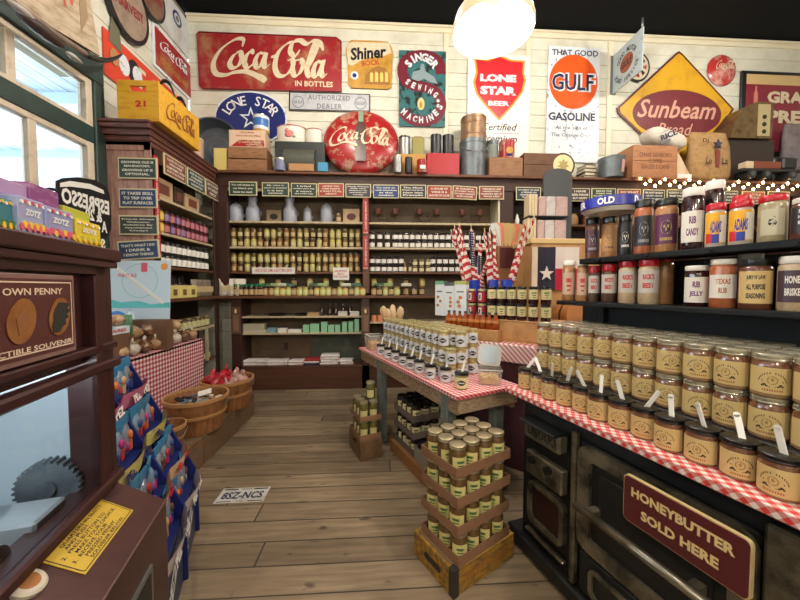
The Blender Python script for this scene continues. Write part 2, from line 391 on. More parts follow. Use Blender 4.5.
# ================================================================ room
floor_m = boards('worn_floor_boards', ((168, 148, 120), (128, 110, 88)), .155, 'XY', 3.1, .55, .045, .6, 34, dirt=(88, 73, 57))
f = MB().box(-2.7, 6.8, -3, 4.8, -.1, 0, floor_m); struct('floor', f)
XW, YW, ZC = -2.58, 4.65, 5.0
b = MB(); z = 0.0
while z < ZC - .25:                                    # shiplap
    b.box(XW, 6.8, YW + .004, YW + .03, z, z + .178, cream, bev=.004); z += .182
b.box(XW, 6.8, YW + .02, YW + .12, 0, ZC, mat('shiplap_gap', (120, 112, 92), .8))
struct('wall_back', b)
b = MB()
for px, py in ((528, 60), (610, 60), (446, 60)):
    p = onY(px, py, YW); b.box(p.x - .035, p.x + .035, YW - .014, YW, 2.82, ZC - .11, creamd, bev=.004)
struct('trim_1', b)
struct('trim_2', MB().box(XW, 6.8, YW - .03, YW + .01, ZC - .11, ZC - .05, creamd, bev=.008).box(XW, 6.8, YW - .05, YW + .01, ZC - .05, ZC - .02, creamd, bev=.006))
# left wall round the window opening
y0, y1, za, zb = -1.2, 2.96, .85, 3.12
b = MB(); G = mat('shiplap_gap', (120, 112, 92), .8); z = 0.0
y1w = 3.06
b.box(XW - .12, XW - .03, -3, y0, 0, ZC, G).box(XW - .12, XW - .03, 3.2, YW, 0, ZC, G).box(XW - .12, XW - .03, y1, 3.2, zb + .06, ZC, G).box(XW - .12, XW - .03, y0, y1, 0, za, G).box(XW - .12, XW - .03, y0, y1, zb, ZC, G)
while z < ZC - .1:
    e = min(z + .178, ZC)
    if e <= za or z >= zb: b.box(XW - .03, XW, -3, YW, z, e, cream, bev=.004)
    else: b.box(XW - .03, XW, -3, y0, z, e, cream, bev=.004); b.box(XW - .03, XW, y1w, YW, z, e, cream, bev=.004)
    z += .182
struct('wall_left', b)
struct('wall_right', MB().box(6.8, 6.9, -3, YW, 0, ZC, cream))
struct('wall_front', MB().box(-2.7, 6.9, -3.1, -3, 0, ZC, cream))
b = MB().box(-2.7, 6.9, -3, 4.8, ZC, ZC + .1, dark)
for y in (-1, .4, 1.8, 3.2): b.box(-2.7, 6.9, y, y + .12, ZC - .2, ZC, mat('black_beam', (15, 18, 19), .8, spec=.2))

struct('ceiling', b)
# window: casing, frames, mullions, glass
b = MB()
b.box(XW - .02, XW + .13, y0 - .16, 3.112, zb, zb + .22, green, bev=.006).box(XW - .02, XW + .13, y1 + .05, 3.112, .7, zb, green, bev=.006)
b.box(XW - .02, XW + .05, y0 - .16, y1 + .17, za - .16, za, green, bev=.006).box(XW - .05, XW + .115, y0, y1 + .05, 2.585, 2.725, green, bev=.004).box(XW - .05, XW + .115, y0, y1 + .05, .7, .85, green, bev=.004)
win = struct('window_1', b)
fr = MB(); WX = XW + .08
for (za_, zb_, mull) in ((2.72, 3.12, (2.40, 1.3, .2, -.7)), (.85, 2.59, (2.52, 1.5, .4, -.6))):
    fr.box(WX - .05, WX + .03, y1 - .01, y1 + .05, za_, zb_, wincream, bev=.006); fr.box(XW - .07, XW + .03, y0 - .04, y0 + .05, za_, zb_, wincream)
    fr.box(WX - .05, WX + .025, y0, y1 + .04, zb_ - .05, zb_, wincream, bev=.006).box(WX - .05, WX + .025, y0, y1 + .04, za_, za_ + .04, wincream, bev=.006)
    for y in mull: fr.box(WX - .04, WX + .02, y - .03, y + .03, za_, zb_, wincream, bev=.006)
struct('window_frame', fr, win)
struct('window_glass', MB().box(WX - .02, WX - .015, y0, y1, za, zb, glassm), win)
# outside: a porch roof of pale blue boards with rafters, and pale paving
porch = boards('porch_boards', ((196, 212, 226), (184, 202, 218)), .16, 'YX', 5, .5, .06, .1, 10)
b = MB().box(-6.2, -2.75, -4, 8, 3.45, 3.5, porch)
for y in (-1, .6, 2.2, 3.8, 5.4): b.box(-6.2, -2.75, y, y + .08, 3.33, 3.45, mat('porch_rafter', (178, 196, 212), .6))
b.box(-6.3, -6.1, -4, 8, 3.2, 3.5, mat('porch_rafter', (178, 196, 212), .6))
struct('exterior_porch_roof', b); struct('exterior_ground', MB().box(-12, -2.75, -6, 10, -.2, -.1, mat('pale_paving', (205, 205, 200), .8)))

# ================================================================ cabinets along the walls
ZS = [1.236, 1.55, 1.875, 2.205, 2.815]; YF = 4.3; XF = -2.07
def bx(px, py=240, y=YF): return onY(px, py, y).x
cab = empty('store_shelving', (0, 0, 0)); tag(cab, 'long brown wooden shelving unit with open bays along the back wall', 'shelving')
x_l, x_m0, x_m1, x_r0, x_r1 = bx(228), bx(362.5), bx(369), bx(500), bx(513)
part('back_panel', MB().box(XF, x_r0, YW - .02, YW, .02, 2.78, backp).box(x_r0, 6.7, YW - .02, YW, .02, 2.78, backd), cab)
part('upright_post', MB().box(XF - .02, x_l, YF, YF + .06, 1.27, 2.70, post, bev=.004).box(XF - .02, x_l, YF + .06, YW - .02, 1.27, 2.7, backd), cab)
part('upright_post', MB().box(x_m0, x_m1, YF + .02, YW - .02, 1.27, 2.70, shelfb), cab)
part('upright_post', MB().box(x_r0, x_r1, YF, YF + .05, 1.27, 2.70, post, bev=.004).box(x_r0 - .025, x_r0, YF + .01, YW - .02, 1.27, 2.70, creamd), cab)
for x in (3.0, 4.4, 5.8): part('upright_post', MB().box(x, x + .12, YF, YW - .02, 1.27, 2.7, post), cab)
for k, z in enumerate(ZS[1:4]):
    m_ = shelfb if k == 0 else shelfw
    part('shelf', MB().box(x_l, x_m0, YF + .04, YW - .02, z - .028, z, m_, bev=.003), cab)
    part('shelf', MB().box(x_m1, x_r0 - .025, YF + .04, YW - .02, z - .028, z, m_, bev=.003), cab)
    if k != 1: part('shelf', MB().box(x_r1, 6.7, YF + .04, YW - .02, z - .028, z, shelfb, bev=.003), cab)
part('counter_shelf', MB().box(XF, 6.7, YF - .04, YW - .02, 1.20, 1.236, shelfb, bev=.006), cab)
part('top_ledge', MB().box(XF - .04, 6.7, YF - .06, YW - .02, 2.78, 2.815, mat('ledge_wood', (112, 70, 48), .5, c2=(84, 52, 38), scale=16, amt=.6), bev=.006), cab)
part('fascia_board', MB().box(XF - .02, 6.7, YF - .01, YF + .02, 2.62, 2.78, post, bev=.004), cab)
part('light_fascia_strip', MB().box(x_l, x_r0, YF + .022, YF + .035, 2.58, 2.66, shelfw), cab)
# lower part
xl0, xl1, xr = bx(231, 320), bx(241, 320), bx(362, 320)
part('upright_post', MB().box(xl0, xl1, YF, YW - .02, .0, 1.2, post, bev=.004), cab)
part('upright_post', MB().box(bx(361.5, 320), bx(369.5, 320), YF, YW - .02, .0, 1.2, post, bev=.004), cab)
part('upright_post', MB().box(x_r0, x_r1 + .05, YF, YW - .02, .0, 1.2, post, bev=.004), cab)
part('base_board', MB().box(xl0, 6.7, YF, YF + .03, 0, .31, wood, bev=.004), cab)
part('bottom_shelf', MB().box(xl1, 6.7, YF + .03, YW - .02, .28, .31, shelfb), cab)
for z in (.965, .745):
    part('shelf', MB().box(xl1, xr, YF + .03, YW - .02, z - .022, z, shelfw, bev=.003), cab)
part('shelf', MB().box(bx(369.5, 320), x_r0, YF + .03, YW - .02, .86, .885, shelfw, bev=.003), cab)
px_ = bx(307, 350); part('divider_panel', MB().box(px_, xr, YW - .06, YW - .045, .31, .74, mat('painted_back_panel', (70, 78, 66), .6, c2=(120, 110, 90), scale=7, amt=.3)), cab)
part('power_outlet', MB().box(bx(277, 350), bx(281, 350) , YW - .03, YW - .02, .47, .57, mat('outlet_brown', (60, 46, 38), .5)), cab, 'small dark outlet plate on the cabinet back')

# cabinet along the window wall: X from -2.5 to XF, Y from 3.12 to 4.25
YN, XL = 3.12, -2.53
lc = empty('corner_cabinet', (0, 0, 0)); tag(lc, 'tall rosy brown shelf cabinet beside the window with a moulded crown', 'cabinet')
part('back_panel', MB().box(XL, XL + .02, YN, YW - .03, .02, 2.78, backd), lc)
b = MB().box(XL, XF, YN, YN + .035, 1.0, 2.74, pinkwood, bev=.004)
b.box(XL, XL + .06, YN - .012, YN, 1.0, 2.64, pinkwood, bev=.003).box(XF - .06, XF, YN - .012, YN, 1.0, 2.64, pinkwood, bev=.003).box(XL, XF, YN - .012, YN, 2.58, 2.66, pinkwood, bev=.003)
part('side_panel', b, lc)
crown = mat('crown_brown', (96, 56, 48), .45, c2=(72, 42, 35), scale=10, amt=.5)
b = MB()
for k, (dz, e) in enumerate(((2.62, .012), (2.66, .03), (2.70, .055), (2.75, .085), (2.79, .10))):
    b.box(XL, XF + e * .5, YN - e, YF - .07, dz, (2.66, 2.70, 2.75, 2.79, 2.815)[k], crown, bev=.004)
part('crown_moulding', b, lc)
b = MB().box(XF - .02, XF, YN, YN + .09, 0, 2.62, post, bev=.004).box(XF - .02, XF, YF - .1, YF - .02, 0, 2.62, post, bev=.004); part('corner_post', b, lc)
part('fascia_board', MB().box(XF - .02, XF, YN + .09, YF - .1, 2.5, 2.62, post), lc)
for z in ZS[1:4]:
    part('shelf', MB().box(XL + .02, XF - .02, YN + .035, YF - .03, z - .026, z, shelfw if z > 1.6 else shelfb, bev=.003), lc)
part('counter_shelf', MB().box(XL + .02, XF + .03, YN - .05, YF - .05, 1.2, 1.236, shelfb, bev=.005), lc)
part('shelf', MB().box(XL + .02, XF - .02, YN + .035, YF - .03, .85, .875, shelfw, bev=.003), lc)
part('shelf', MB().box(XL + .02, XF - .02, YN + .035, YF - .03, .45, .47, shelfb, bev=.003), lc)
part('upright_post', MB().box(XF - .025, XF, YF - .32, YF - .29, .47, .85, shelfw), lc)

# small slate-coloured plaques
def plaque(label, lines, col, w_, h_, loc, rz, tilt=0, tcol=(225, 222, 205), group=None, fl=True, frame=(208, 200, 160)):
    b = MB(); b.box(-w_ / 2, w_ / 2, 0, .012, -h_ / 2, h_ / 2, mat('plaque_frame_%d%d%d' % frame, frame, .5), bev=.002)
    o = obj('sign_plaque', b, None, loc, rot=(0, tilt, rz)); tag(o, label, 'sign', group)
    i = w_ * .035
    part('plaque_face', MB().box(-w_ / 2 + i, w_ / 2 - i, -.001, .001, -h_ / 2 + i, h_ / 2 - i, mat('plaque_%d_%d_%d' % col, col, .55)), o)
    t = MB(); n = len(lines); ink_ = mat('plaque_ink_%d%d%d' % tcol, tcol, .6)
    hh = (h_ - 4 * i) / n; mx = max(len(s) for s in lines)
    for k, s in enumerate(lines):
        put_text(t, s, 0, (h_ / 2 - 2 * i) - (k + .5) * hh, (w_ - 5 * i) * (.35 + .65 * len(s) / mx), hh * .62, ink_, -.0022, .03)
    part('lettering', t, o); return o
dg, nb, rd, br, ch = (40, 62, 50), (38, 58, 96), (146, 58, 48), (84, 52, 46), (44, 52, 50)
for (x0, x1, ya, yb), lines, col, lab, tilt in (
    ((117, 157, 157, 179), ['GROWING OLD IS', 'MANDATORY,', 'GROWING UP IS', 'OPTIONAL.'], (42, 58, 52), 'topmost dark green plaque on the cabinet side about growing old', 0),
    ((118, 157, 188, 208), ['IT TAKES SKILL', 'TO TRIP OVER', 'FLAT SURFACES'], nb, 'navy plaque on the cabinet side about tripping over flat surfaces', 0),
    ((118, 158, 215, 235), ['Friends Always', 'Welcome,', 'Relatives By', 'Appointment', 'Only!'], (54, 62, 60), 'charcoal plaque on the cabinet side saying friends always welcome', 0),
    ((117, 159, 240, 259.5), ["THAT'S WHAT I DO", 'I DRINK &', 'I KNOW THINGS'], nb, 'slanted navy plaque lowest on the cabinet side about drinking and knowing things', R(-4))):
    a, c = onY(x0, ya, YN - .03), onY(x1, yb, YN - .03)
    plaque(lab, lines, col, c.x - a.x, a.z - c.z, ((a.x + c.x) / 2, YN - .026, (a.z + c.z) / 2), 0, tilt)
for (x0, x1, ya, yb), lines, col, lab in (
    ((163.5, 186, 154, 166), ['I LOVE TO COOK', 'WITH WINE', 'SOMETIMES I EVEN', 'PUT IT IN FOOD'], (120, 66, 56), 'reddish plaque nearest the window on the corner cabinet fascia'),
    ((187, 205, 166, 178), ['AGE IS ONLY', 'A NUMBER', 'MINE IS JUST', 'UNLISTED'], (40, 66, 76), 'dark teal plaque between two brown ones on the corner cabinet fascia'),
    ((205.5, 219, 178, 190), ['LIFE IS SHORT', 'EAT DESSERT', 'FIRST'], (92, 60, 56), 'brown plaque nearest the room corner on the corner cabinet fascia')):
    a, c = onX(x0, (ya + yb) / 2, XF + .012), onX(x1, (ya + yb) / 2 + 8, XF + .012)
    plaque(lab, lines, col, c.y - a.y - .01, .20, (XF + .014, (a.y + c.y) / 2, 2.53), R(90))
TOP = [((229, 257), dg, ['You will always be', 'my friend. you', 'know too much'], 'dark green plaque nearest the corner, about always being my friend'),
 ((262, 289), (44, 70, 62), ['My wine is', 'never to pretend', 'it is too', 'serious'], 'blue-green plaque second from the corner on the ledge fascia'),
 ((291, 317), (40, 60, 54), ['I tried', "cooking your way", "it wasn't", 'the right way'], 'deep green plaque just before the first red one on the fascia'),
 ((318, 344), (160, 64, 50), ['HAVING YOU', 'THERE ALWAYS', "IS WHAT IT'S ALL", 'ABOUT'], 'first red plaque from the corner on the ledge fascia'),
 ((345.5, 371), (52, 52, 66), ['Friends Welcome', 'With wine,', 'Relatives by', 'appointment', 'only'], 'slate purple plaque above the red thermometer strips'),
 ((373, 399), (40, 66, 116), ["I'm sure to", 'work somewhere', 'in the', 'sunshine'], 'bright blue plaque on the ledge fascia under the black tins'),
 ((400, 426), (50, 50, 60), ['The Most', 'Dangerous', 'New Idea', 'Prevails'], 'charcoal plaque between a blue and a red one on the fascia'),
 ((427, 451.5), (154, 60, 52), ['A HOUSE OF', 'WINE IS A', 'HOUSE OF LOVE'], 'red plaque about a house of wine under the red tin box'),
 ((452.5, 477), (140, 62, 52), ['BE THANKFUL', 'IN EVERY WAY,', 'DO NOT FORGET', 'OUR HOUSE'], 'slightly tilted red plaque under the grey milk can'),
 ((479, 504), (132, 66, 56), ['WRINKLES ARE', 'HEREDITARY,', 'PARENTS GET IT', 'FROM KIDS'], 'red plaque last before the dark cabinet post'),
 ((516, 541), (34, 50, 72), ["IT'S GREAT TO HAVE", 'A FRIEND IN', 'HIGHER PLACES', 'THAN YOU'], 'navy plaque behind the tops of the stick bundles'),
 ((570, 590), (74, 52, 52), ['I HAVE', 'BEEN INSANE', 'BUT HAPPY'], 'brown plaque directly behind the grey rounded board'),
 ((591.5, 616), (46, 70, 46), ['BEING THE', 'FUNNY ONE', 'IN LIFE CAN BE', 'HARD'], 'green plaque on the fascia right over the blue tin sign'),
 ((617.5, 641), (138, 60, 50), ['DO WHAT', 'MAKES ME', 'HAPPY'], 'red plaque on the fascia under the wooden coffee crate'),
 ((643, 665), (36, 50, 78), ["I'M NOT BOSSY", 'I JUST HAVE', 'BETTER IDEAS'], 'navy plaque about not being bossy on the fascia'),
 ((667, 688), (44, 54, 50), ['NOBODY CARES', 'WHAT YOU DO', 'IN THE DARK'], 'dark green plaque partly hidden behind the spice lids'),
 ((716, 738), (50, 46, 50), ['THE KITCHEN', 'IS CLOSED', 'TODAY'], 'dark plaque beneath the burlap sack behind tall jars'),
 ((742, 765), (166, 76, 56), ['A LITTLE', 'KINDNESS GOES', 'A LONG WAY'], 'orange red plaque beneath the string of lights and toy truck'),
 ((768, 790), (86, 50, 50), ['HOME SWEET', 'HOME'], 'brown plaque last on the fascia beneath the string lights')]
for k, ((x0, x1), col, lines, lab) in enumerate(TOP):
    a, c = onY(x0, 188, YF - .02), onY(x1, 188, YF - .02)
    plaque(lab, lines, col, c.x - a.x, .175, ((a.x + c.x) / 2, YF - .024, 2.595 - .003 * (k % 3)), 0, R(2.5) if k == 8 else R(random.uniform(-.6, .6)))
# narrow red metal strips and carved plaques on the posts
def strip(label, cx, cy, za_, zb_, rz, name='RED FLAVOR'):
    o = obj('metal_strip_sign', MB().prism(rrect(-.032, .032, -(zb_ - za_) / 2, (zb_ - za_) / 2, .012), 0, .006, mat('strip_red', (178, 44, 50), .4, c2=(150, 40, 44), scale=20, amt=.4)), None, (cx, cy, (za_ + zb_) / 2), rz)
    tag(o, label, 'sign'); h_ = (zb_ - za_) * .8; M = Matrix.Rotation(R(90), 4, 'Y')
    t = MB(); put_text(t, name, 0, 0, h_, .026, mat('strip_ink', (232, 214, 200), .5), -.002, M=M); part('lettering', t, o)
    part('rim', MB().box(-.034, .034, -.002, .004, -(zb_ - za_) / 2 - .004, -(zb_ - za_) / 2 + .012, mat('strip_rim', (214, 150, 140), .4)), o)
for (ya, yb, lab) in ((198, 233, 'upper red strip sign on the middle post of the back shelves'), (236, 268.5, 'lower red strip sign on the middle post of the back shelves')):
    a, c = onY(365.5, ya, YF), onY(365.5, yb, YF); strip(lab, a.x, YF + .0, c.z, a.z, 0, 'SUGAR FREE JELLY')
for (ya, yb, lab) in ((160, 202, 'upper red strip sign on the corner cabinet post'), (206, 256, 'lower red strip sign on the corner cabinet post')):
    a, c = onX(162, ya, XF), onX(162, yb, XF); strip(lab, XF + .008, YN + .045, c.z, a.z, R(90), 'PURE CANE SUGAR')
for x, lab in ((236, 'carved narrow plaque on the corner post under the counter shelf'), (365.5, 'carved narrow plaque on the middle post under the counter shelf')):
    a, c = onY(x, 307, YF), onY(x, 334, YF); w_ = .055; h_ = (a.z - c.z) / 2
    o = obj('carved_plaque', MB().prism(rrect(-w_, w_, -h_, h_, .01), 0, .012, mat('plaque_wood', (96, 66, 52), .5)), None, (a.x, YF - .013, (a.z + c.z) / 2)); tag(o, lab, 'sign')
    part('carving', MB().prism(ell(0, h_ * .7, .014, .03, 10), -.003, 0, paper).box(-.035, .035, -.002, 0, -h_ * .8, h_ * .4, mat('carving', (134, 102, 82), .5, c2=(90, 62, 50), scale=60, amt=.5)), o)
# notices clipped on the shelf edge
for (x0, x1, ya, yb), txt, lab in (((252, 295, 267.5, 274), 'ASSORTED JAMS & BUTTERS $8.95', 'long white price notice clipped to the lowest shelf edge'), ((333, 349, 267.5, 280), 'JALAPENO\nJELLY\nNO SUGAR', 'small square white notice clipped by the red strips')):
    a, c = onY(x0, ya, YF + .03), onY(x1, yb, YF + .03)
    o = obj('price_notice', MB().box(-(c.x - a.x) / 2, (c.x - a.x) / 2, 0, .003, -(a.z - c.z) / 2, (a.z - c.z) / 2, white), None, ((a.x + c.x) / 2, YF + .03, (a.z + c.z) / 2)); tag(o, lab, 'notice')
    t = MB(); put_text(t, txt, 0, 0, (c.x - a.x) * .85, (a.z - c.z) * .6, redink, -.001, .01); part('lettering', t, o)
# ================================================================ enamel and tin signs on the walls
WS = YW - .012
class Board:
    """A sign on the back wall drawn through photo pixels projected onto its plane."""
    def __init__(s, cx, cy, y=WS, th=.012):
        s.c = onY(cx, cy, y - th); s.y = y - th; s.th = th
    def L(s, px, py): p = onY(px, py, s.y); return (p.x - s.c.x, p.z - s.c.z)
    def poly(s, pts): return [s.L(*p) for p in pts]
    def make(s, name, label, outline, m, th=None):
        s.o = obj(name, MB().prism(outline, 0, th or s.th, m), None, (s.c.x, s.y, s.c.z)); tag(s.o, label, 'sign'); return s.o
    def text(s, mb, txt, x0, y0, x1, y1, m, y=-.003, **k):
        a, c = s.L(x0, y0), s.L(x1, y1); put_text(mb, txt, (a[0] + c[0]) / 2, (a[1] + c[1]) / 2, c[0] - a[0], abs(a[1] - c[1]), m, y, **k)
redw = mat('worn_red_enamel', (146, 34, 40), .4, c2=(170, 130, 92), scale=3.2, amt=.40)
redc = mat('red_enamel', (160, 34, 38), .3, c2=(170, 130, 108), scale=9, amt=.30, sharp=True)
cre = mat('aged_cream_print', (208, 196, 168), .5, c2=(196, 168, 130), scale=12, amt=.4)
whe = mat('white_enamel', (214, 220, 226), .3, c2=(120, 120, 124), scale=14, amt=.12, sharp=True)
navy = mat('navy_enamel', (30, 42, 104), .3)
blke = mat('black_enamel', (24, 24, 30), .4)
# Coca-Cola in bottles
s = Board(270, 61); o = s.make('tin_sign', 'wide worn red rectangular Coca-Cola sign reading in bottles, near the room corner', s.poly([(199, 32), (336, 37.5), (341, 41), (341.5, 91.5), (203, 88.5), (200, 86), (197, 34)]), redw)
t = MB(); a, c = s.L(214, 79), s.L(327, 42); put_script(t, 'cola', a[0], c[0], a[1], c[1], cre, -.004, .62); part('script_lettering', t, o)
t = MB(); s.text(t, 'IN BOTTLES', 295, 80.5, 333, 87.5, cre, bold=.03); part('lettering', t, o)
part('rolled_edge', MB().tube([(x, -.002, z) for x, z in s.poly([(199, 32), (336, 37.5), (341, 41), (341.5, 91.5), (203, 88.5), (200, 86), (197, 34), (199, 32)])], .008, mat('rim_dark_red', (120, 26, 32), .4), 6), o)
# Lone Star Beer oval
s = Board(251, 118); a = s.L(287, 118)[0]; h_ = s.L(251, 91)[1]
o = s.make('oval_sign', 'blue and white oval Lone Star Beer sign behind the ledge boxes', ell(0, 0, a, h_, 48), whe)
part('blue_field', MB().prism(ell(0, 0, a * .955, h_ * .94, 48), -.003, 0, navy), o)
t = MB(); wht_ = mat('clean_white_enamel', (226, 228, 230), .4); arc_text(t, 'LONE STAR', 0, 0, a * .71, 165, 15, h_ * .35, wht_, -.005, .006, ry=h_ * .65, wk=.95); put_text(t, 'BEER', 0, -h_ * .72, a * .72, h_ * .28, whe, -.005, .05)
ringband(t, star(0, -h_ * .02, h_ * .44), star(0, -h_ * .02, h_ * .29), -.005, whe); part('lettering', t, o)
# Gulf authorized dealer
s = Board(330, 101); o = s.make('dealer_sign', 'narrow grey sign reading authorized dealer above the round red sign', s.poly([(289, 91.5), (370, 94), (370, 111.5), (289, 110)]), blke)
part('face', MB().prism(s.poly([(290.2, 92.7), (369, 95), (369, 110.5), (290.2, 109)]), -.002, 0, mat('dealer_grey', (176, 180, 186), .4, c2=(150, 152, 156), scale=8, amt=.4)), o)
grt = mat('grey_print', (104, 106, 112), .5); t = MB(); s.text(t, 'AUTHORIZED', 308, 94.5, 350, 101, grt, y=-.004, space=1.2); s.text(t, 'DEALER', 317, 103.5, 342, 109.5, grt, y=-.004, space=1.2)
for cx in (298, 360.5):
    x, z = s.L(cx, 102 if cx < 300 else 103.5); r = s.L(cx + 6, 101)[0] - x; ringband(t, ell(x, z, r, r, 20), ell(x, z, r * .88, r * .88, 20), -.004, grt); put_text(t, 'GULF', x, z, r * 1.5, r * .5, grt, -.004, .02)
part('lettering', t, o)
# Shiner
s = Board(369.5, 66); yel = mat('mustard_enamel', (190, 144, 60), .4, c2=(160, 114, 46), scale=7, amt=.5)
o = s.make('beer_sign', 'small cream and mustard Shiner sign with notched top, beside the red sign', s.poly([(348, 43), (351, 40), (372, 40.5), (388, 41.5), (391, 46), (393, 52), (391, 87), (388, 89), (351, 87.5), (348, 84), (347.5, 64), (345.5, 50)]), yel)
part('cream_scroll', MB().prism(s.poly([(347, 44), (353, 42), (389, 43), (391.5, 53), (384, 56), (372, 57), (360, 61), (352, 66), (348.5, 64), (346.8, 52)]), -.003, 0, cre), o)
t = MB(); M = Matrix.Rotation(R(-7), 4, 'Y')
s.text(t, 'Shiner', 351.5, 46, 388, 60, blke, y=-.005, bold=.035, shear=.15, M=M); part('lettering', t, o)
t = MB(); s.text(t, 'BOCK', 362, 60, 380, 66, mat('shiner_red', (176, 60, 40), .5), y=-.004, M=M); part('red_lettering', t, o)
t = MB(); bk = mat('brewery_picture', (150, 104, 46), .5); t.prism(s.poly([(364, 84), (366, 75), (371, 69), (378, 66), (385, 68), (389, 74), (390, 85)]), -.003, -.001, bk)
for x in (370, 375, 380, 385): t.prism(s.poly([(x, 82), (x, 74 - (x % 2) * 2), (x + 1.6, 72), (x + 3.2, 74), (x + 3.2, 82)]), -.005, -.003, mat('brewery_wall', (226, 190, 100), .5))
t.prism(ell(*s.L(354.5, 75.5), .055, .055, 18), -.004, -.001, whe).prism(ell(*s.L(354.5, 75.5), .03, .03, 12), -.005, -.004, navy); part('brewery_picture', t, o)
# Singer sewing machines
s = Board(422.5, 88); teal = mat('teal_enamel', (58, 108, 112), .35, c2=(38, 44, 46), scale=9, amt=.35, sharp=True)
o = s.make('sewing_sign', 'tall teal Singer sewing machines sign with a maroon letter band', s.poly([(399, 50), (446, 51.5), (445, 127), (399, 126)]), teal)
mar = mat('maroon_enamel', (110, 34, 48), .4); t = MB()
S_pts = [(441, 74), (439, 63), (431, 57), (420, 55.5), (408, 59), (402.5, 68), (405, 80), (414, 85.5), (428, 88), (438, 95), (441, 106), (436, 117), (424, 121), (411, 119), (402, 111)]
P = catmull([(*s.L(*p), 0) for p in S_pts], 5); vs = []
for i, p in enumerate(P):
    tt = (P[min(i + 1, len(P) - 1)] - P[max(i - 1, 0)]).normalized(); wd = .072
    for q in (1, -1): vs.append((p.x - tt.y * wd * q, -.003, p.y + tt.x * wd * q))
t.add(vs, [(2 * i, 2 * i + 1, 2 * i + 3, 2 * i + 2) for i in range(len(P) - 1)], mar); part('letter_band', t, o)
t = MB(); cx, cz = s.L(421.5, 76); arc_text(t, 'SINGER', cx, cz, .235, 152, 28, .10, whe, -.006, .05, wk=.95, ry=.255)
M = Matrix.Translation((0, 0, 0)) @ Matrix.Rotation(R(18), 4, 'Y'); a, c = s.L(406, 82), s.L(437, 96)
for ch, px, py, r in zip('SEWING', (408, 413.5, 419.5, 425.5, 430.5, 435.5), (82, 85.5, 87.5, 88.5, 91, 95), (-35, -25, -12, -10, -25, -40)):
    x, z = s.L(px, py); put_text(t, ch, 0, 0, .05 if ch != 'I' else .015, .085, whe, -.006, .05, M=Matrix.Translation((x, 0, z)) @ Matrix.Rotation(R(-r), 4, 'Y'))
for ch, px, py, r in zip('MACHINES', (404, 409.5, 415, 421, 427, 431, 435.5, 439.5), (112, 116.5, 119, 120, 119.5, 117.5, 113, 107), (-40, -25, -12, 0, 12, 22, 42, 62)):
    x, z = s.L(px, py); put_text(t, ch, 0, 0, .06 if ch != 'I' else .015, .09, whe, -.006, .05, M=Matrix.Translation((x, 0, z)) @ Matrix.Rotation(R(-r), 4, 'Y'))
t.flat(star(*s.L(438, 101), .035, n=6), -.006, whe); part('lettering', t, o)
part('oval_picture', MB().prism(ell(*s.L(421, 104), .05, .085, 20), -.003, 0, mat('pale_gold_print', (206, 196, 130), .5)).prism(ell(*s.L(421, 105), .02, .045, 14), -.005, -.003, yel), o)
grp = mat('grey_machine_print', (132, 150, 156), .5)
part('machine_picture', MB().prism(s.poly([(411, 80), (413, 72), (420, 70), (421, 64), (424, 64), (425, 71), (434, 77), (438, 84), (430, 82), (424, 79), (416, 82)]), -.003, 0, grp), o)
# Lone Star certified premium
s = Board(499, 108); o = s.make('beer_poster_sign', 'tall white Lone Star Beer sign with a red shield, behind the milk cans', s.poly([(468, 54), (529.5, 56), (528, 160), (467, 158)]), mat('white_sign', (226, 224, 220), .35))
gd = mat('gold_print', (206, 150, 52), .4); rs = mat('shield_red', (196, 40, 48), .35)
sh = [(474, 58), (487, 60), (499, 55), (511, 60), (525, 61), (524, 73), (526, 80), (523, 92), (513, 106), (499, 121), (486, 107), (476, 94), (473, 82), (476, 72)]
cx_, cy_ = 499, 84
part('gold_shield_rim', MB().prism(s.poly(sh), -.004, 0, gd), o)
part('red_shield', MB().prism(s.poly([(cx_ + (x - cx_) * .92, cy_ + (y - cy_) * .93) for x, y in sh]), -.007, -.004, rs), o)
t = MB(); s.text(t, 'LONE', 480, 74, 516, 83, whe, y=-.009, bold=.06); s.text(t, 'STAR', 480, 86, 516, 96, whe, y=-.009, bold=.06); s.text(t, 'BEER', 488, 101, 509, 106.5, whe, y=-.009, bold=.04); part('lettering', t, o)
t = MB(); s.text(t, 'Certified', 482, 123, 517, 131, blke, bold=.01, shear=.3); s.text(t, 'Premium', 481, 134.5, 517, 143, blke, bold=.01, shear=.3); t.box(*[q for q in (s.L(478, 132.6)[0], s.L(519, 132.6)[0])], -.003, -.001, s.L(478, 133)[1], s.L(478, 132.6)[1], rs); part('italic_lettering', t, o)
# That good Gulf gasoline
s = Board(574, 104); o = s.make('gasoline_sign', 'tall white enamel sign with orange Gulf disc and the word gasoline', s.poly([(549, 45.5), (600, 48.5), (598, 163), (545, 161)]), whe)
orr = mat('orange_enamel', (216, 88, 32), .35, c2=(190, 70, 30), scale=6, amt=.4); cx, cz = s.L(573.5, 82); rr = s.L(597.5, 83)[0] - cx
part('orange_disc', MB().prism(ell(cx, cz, rr, rr * 1.06, 40), -.004, 0, orr), o)
t = MB(); dn = mat('dark_navy_print', (30, 34, 72), .5); s.text(t, 'THAT GOOD', 552, 49, 598, 57, dn, bold=.02); s.text(t, 'GASOLINE', 548.5, 112, 595, 121.5, dn, bold=.03)
s.text(t, 'At the sign of', 555, 125.5, 588, 131, dn, bold=.0, shear=.1); s.text(t, 'The Orange Disc', 551, 132.5, 590, 138.5, dn, bold=.0, shear=.1); s.text(t, 'GULF', 552, 73.4, 593, 91.4, dn, y=-.0075, bold=.02); part('lettering', t, o)
t = MB(); s.text(t, 'GULF', 551.5, 72, 595.5, 93, whe, y=-.0065, bold=.05); part('white_lettering', t, o)
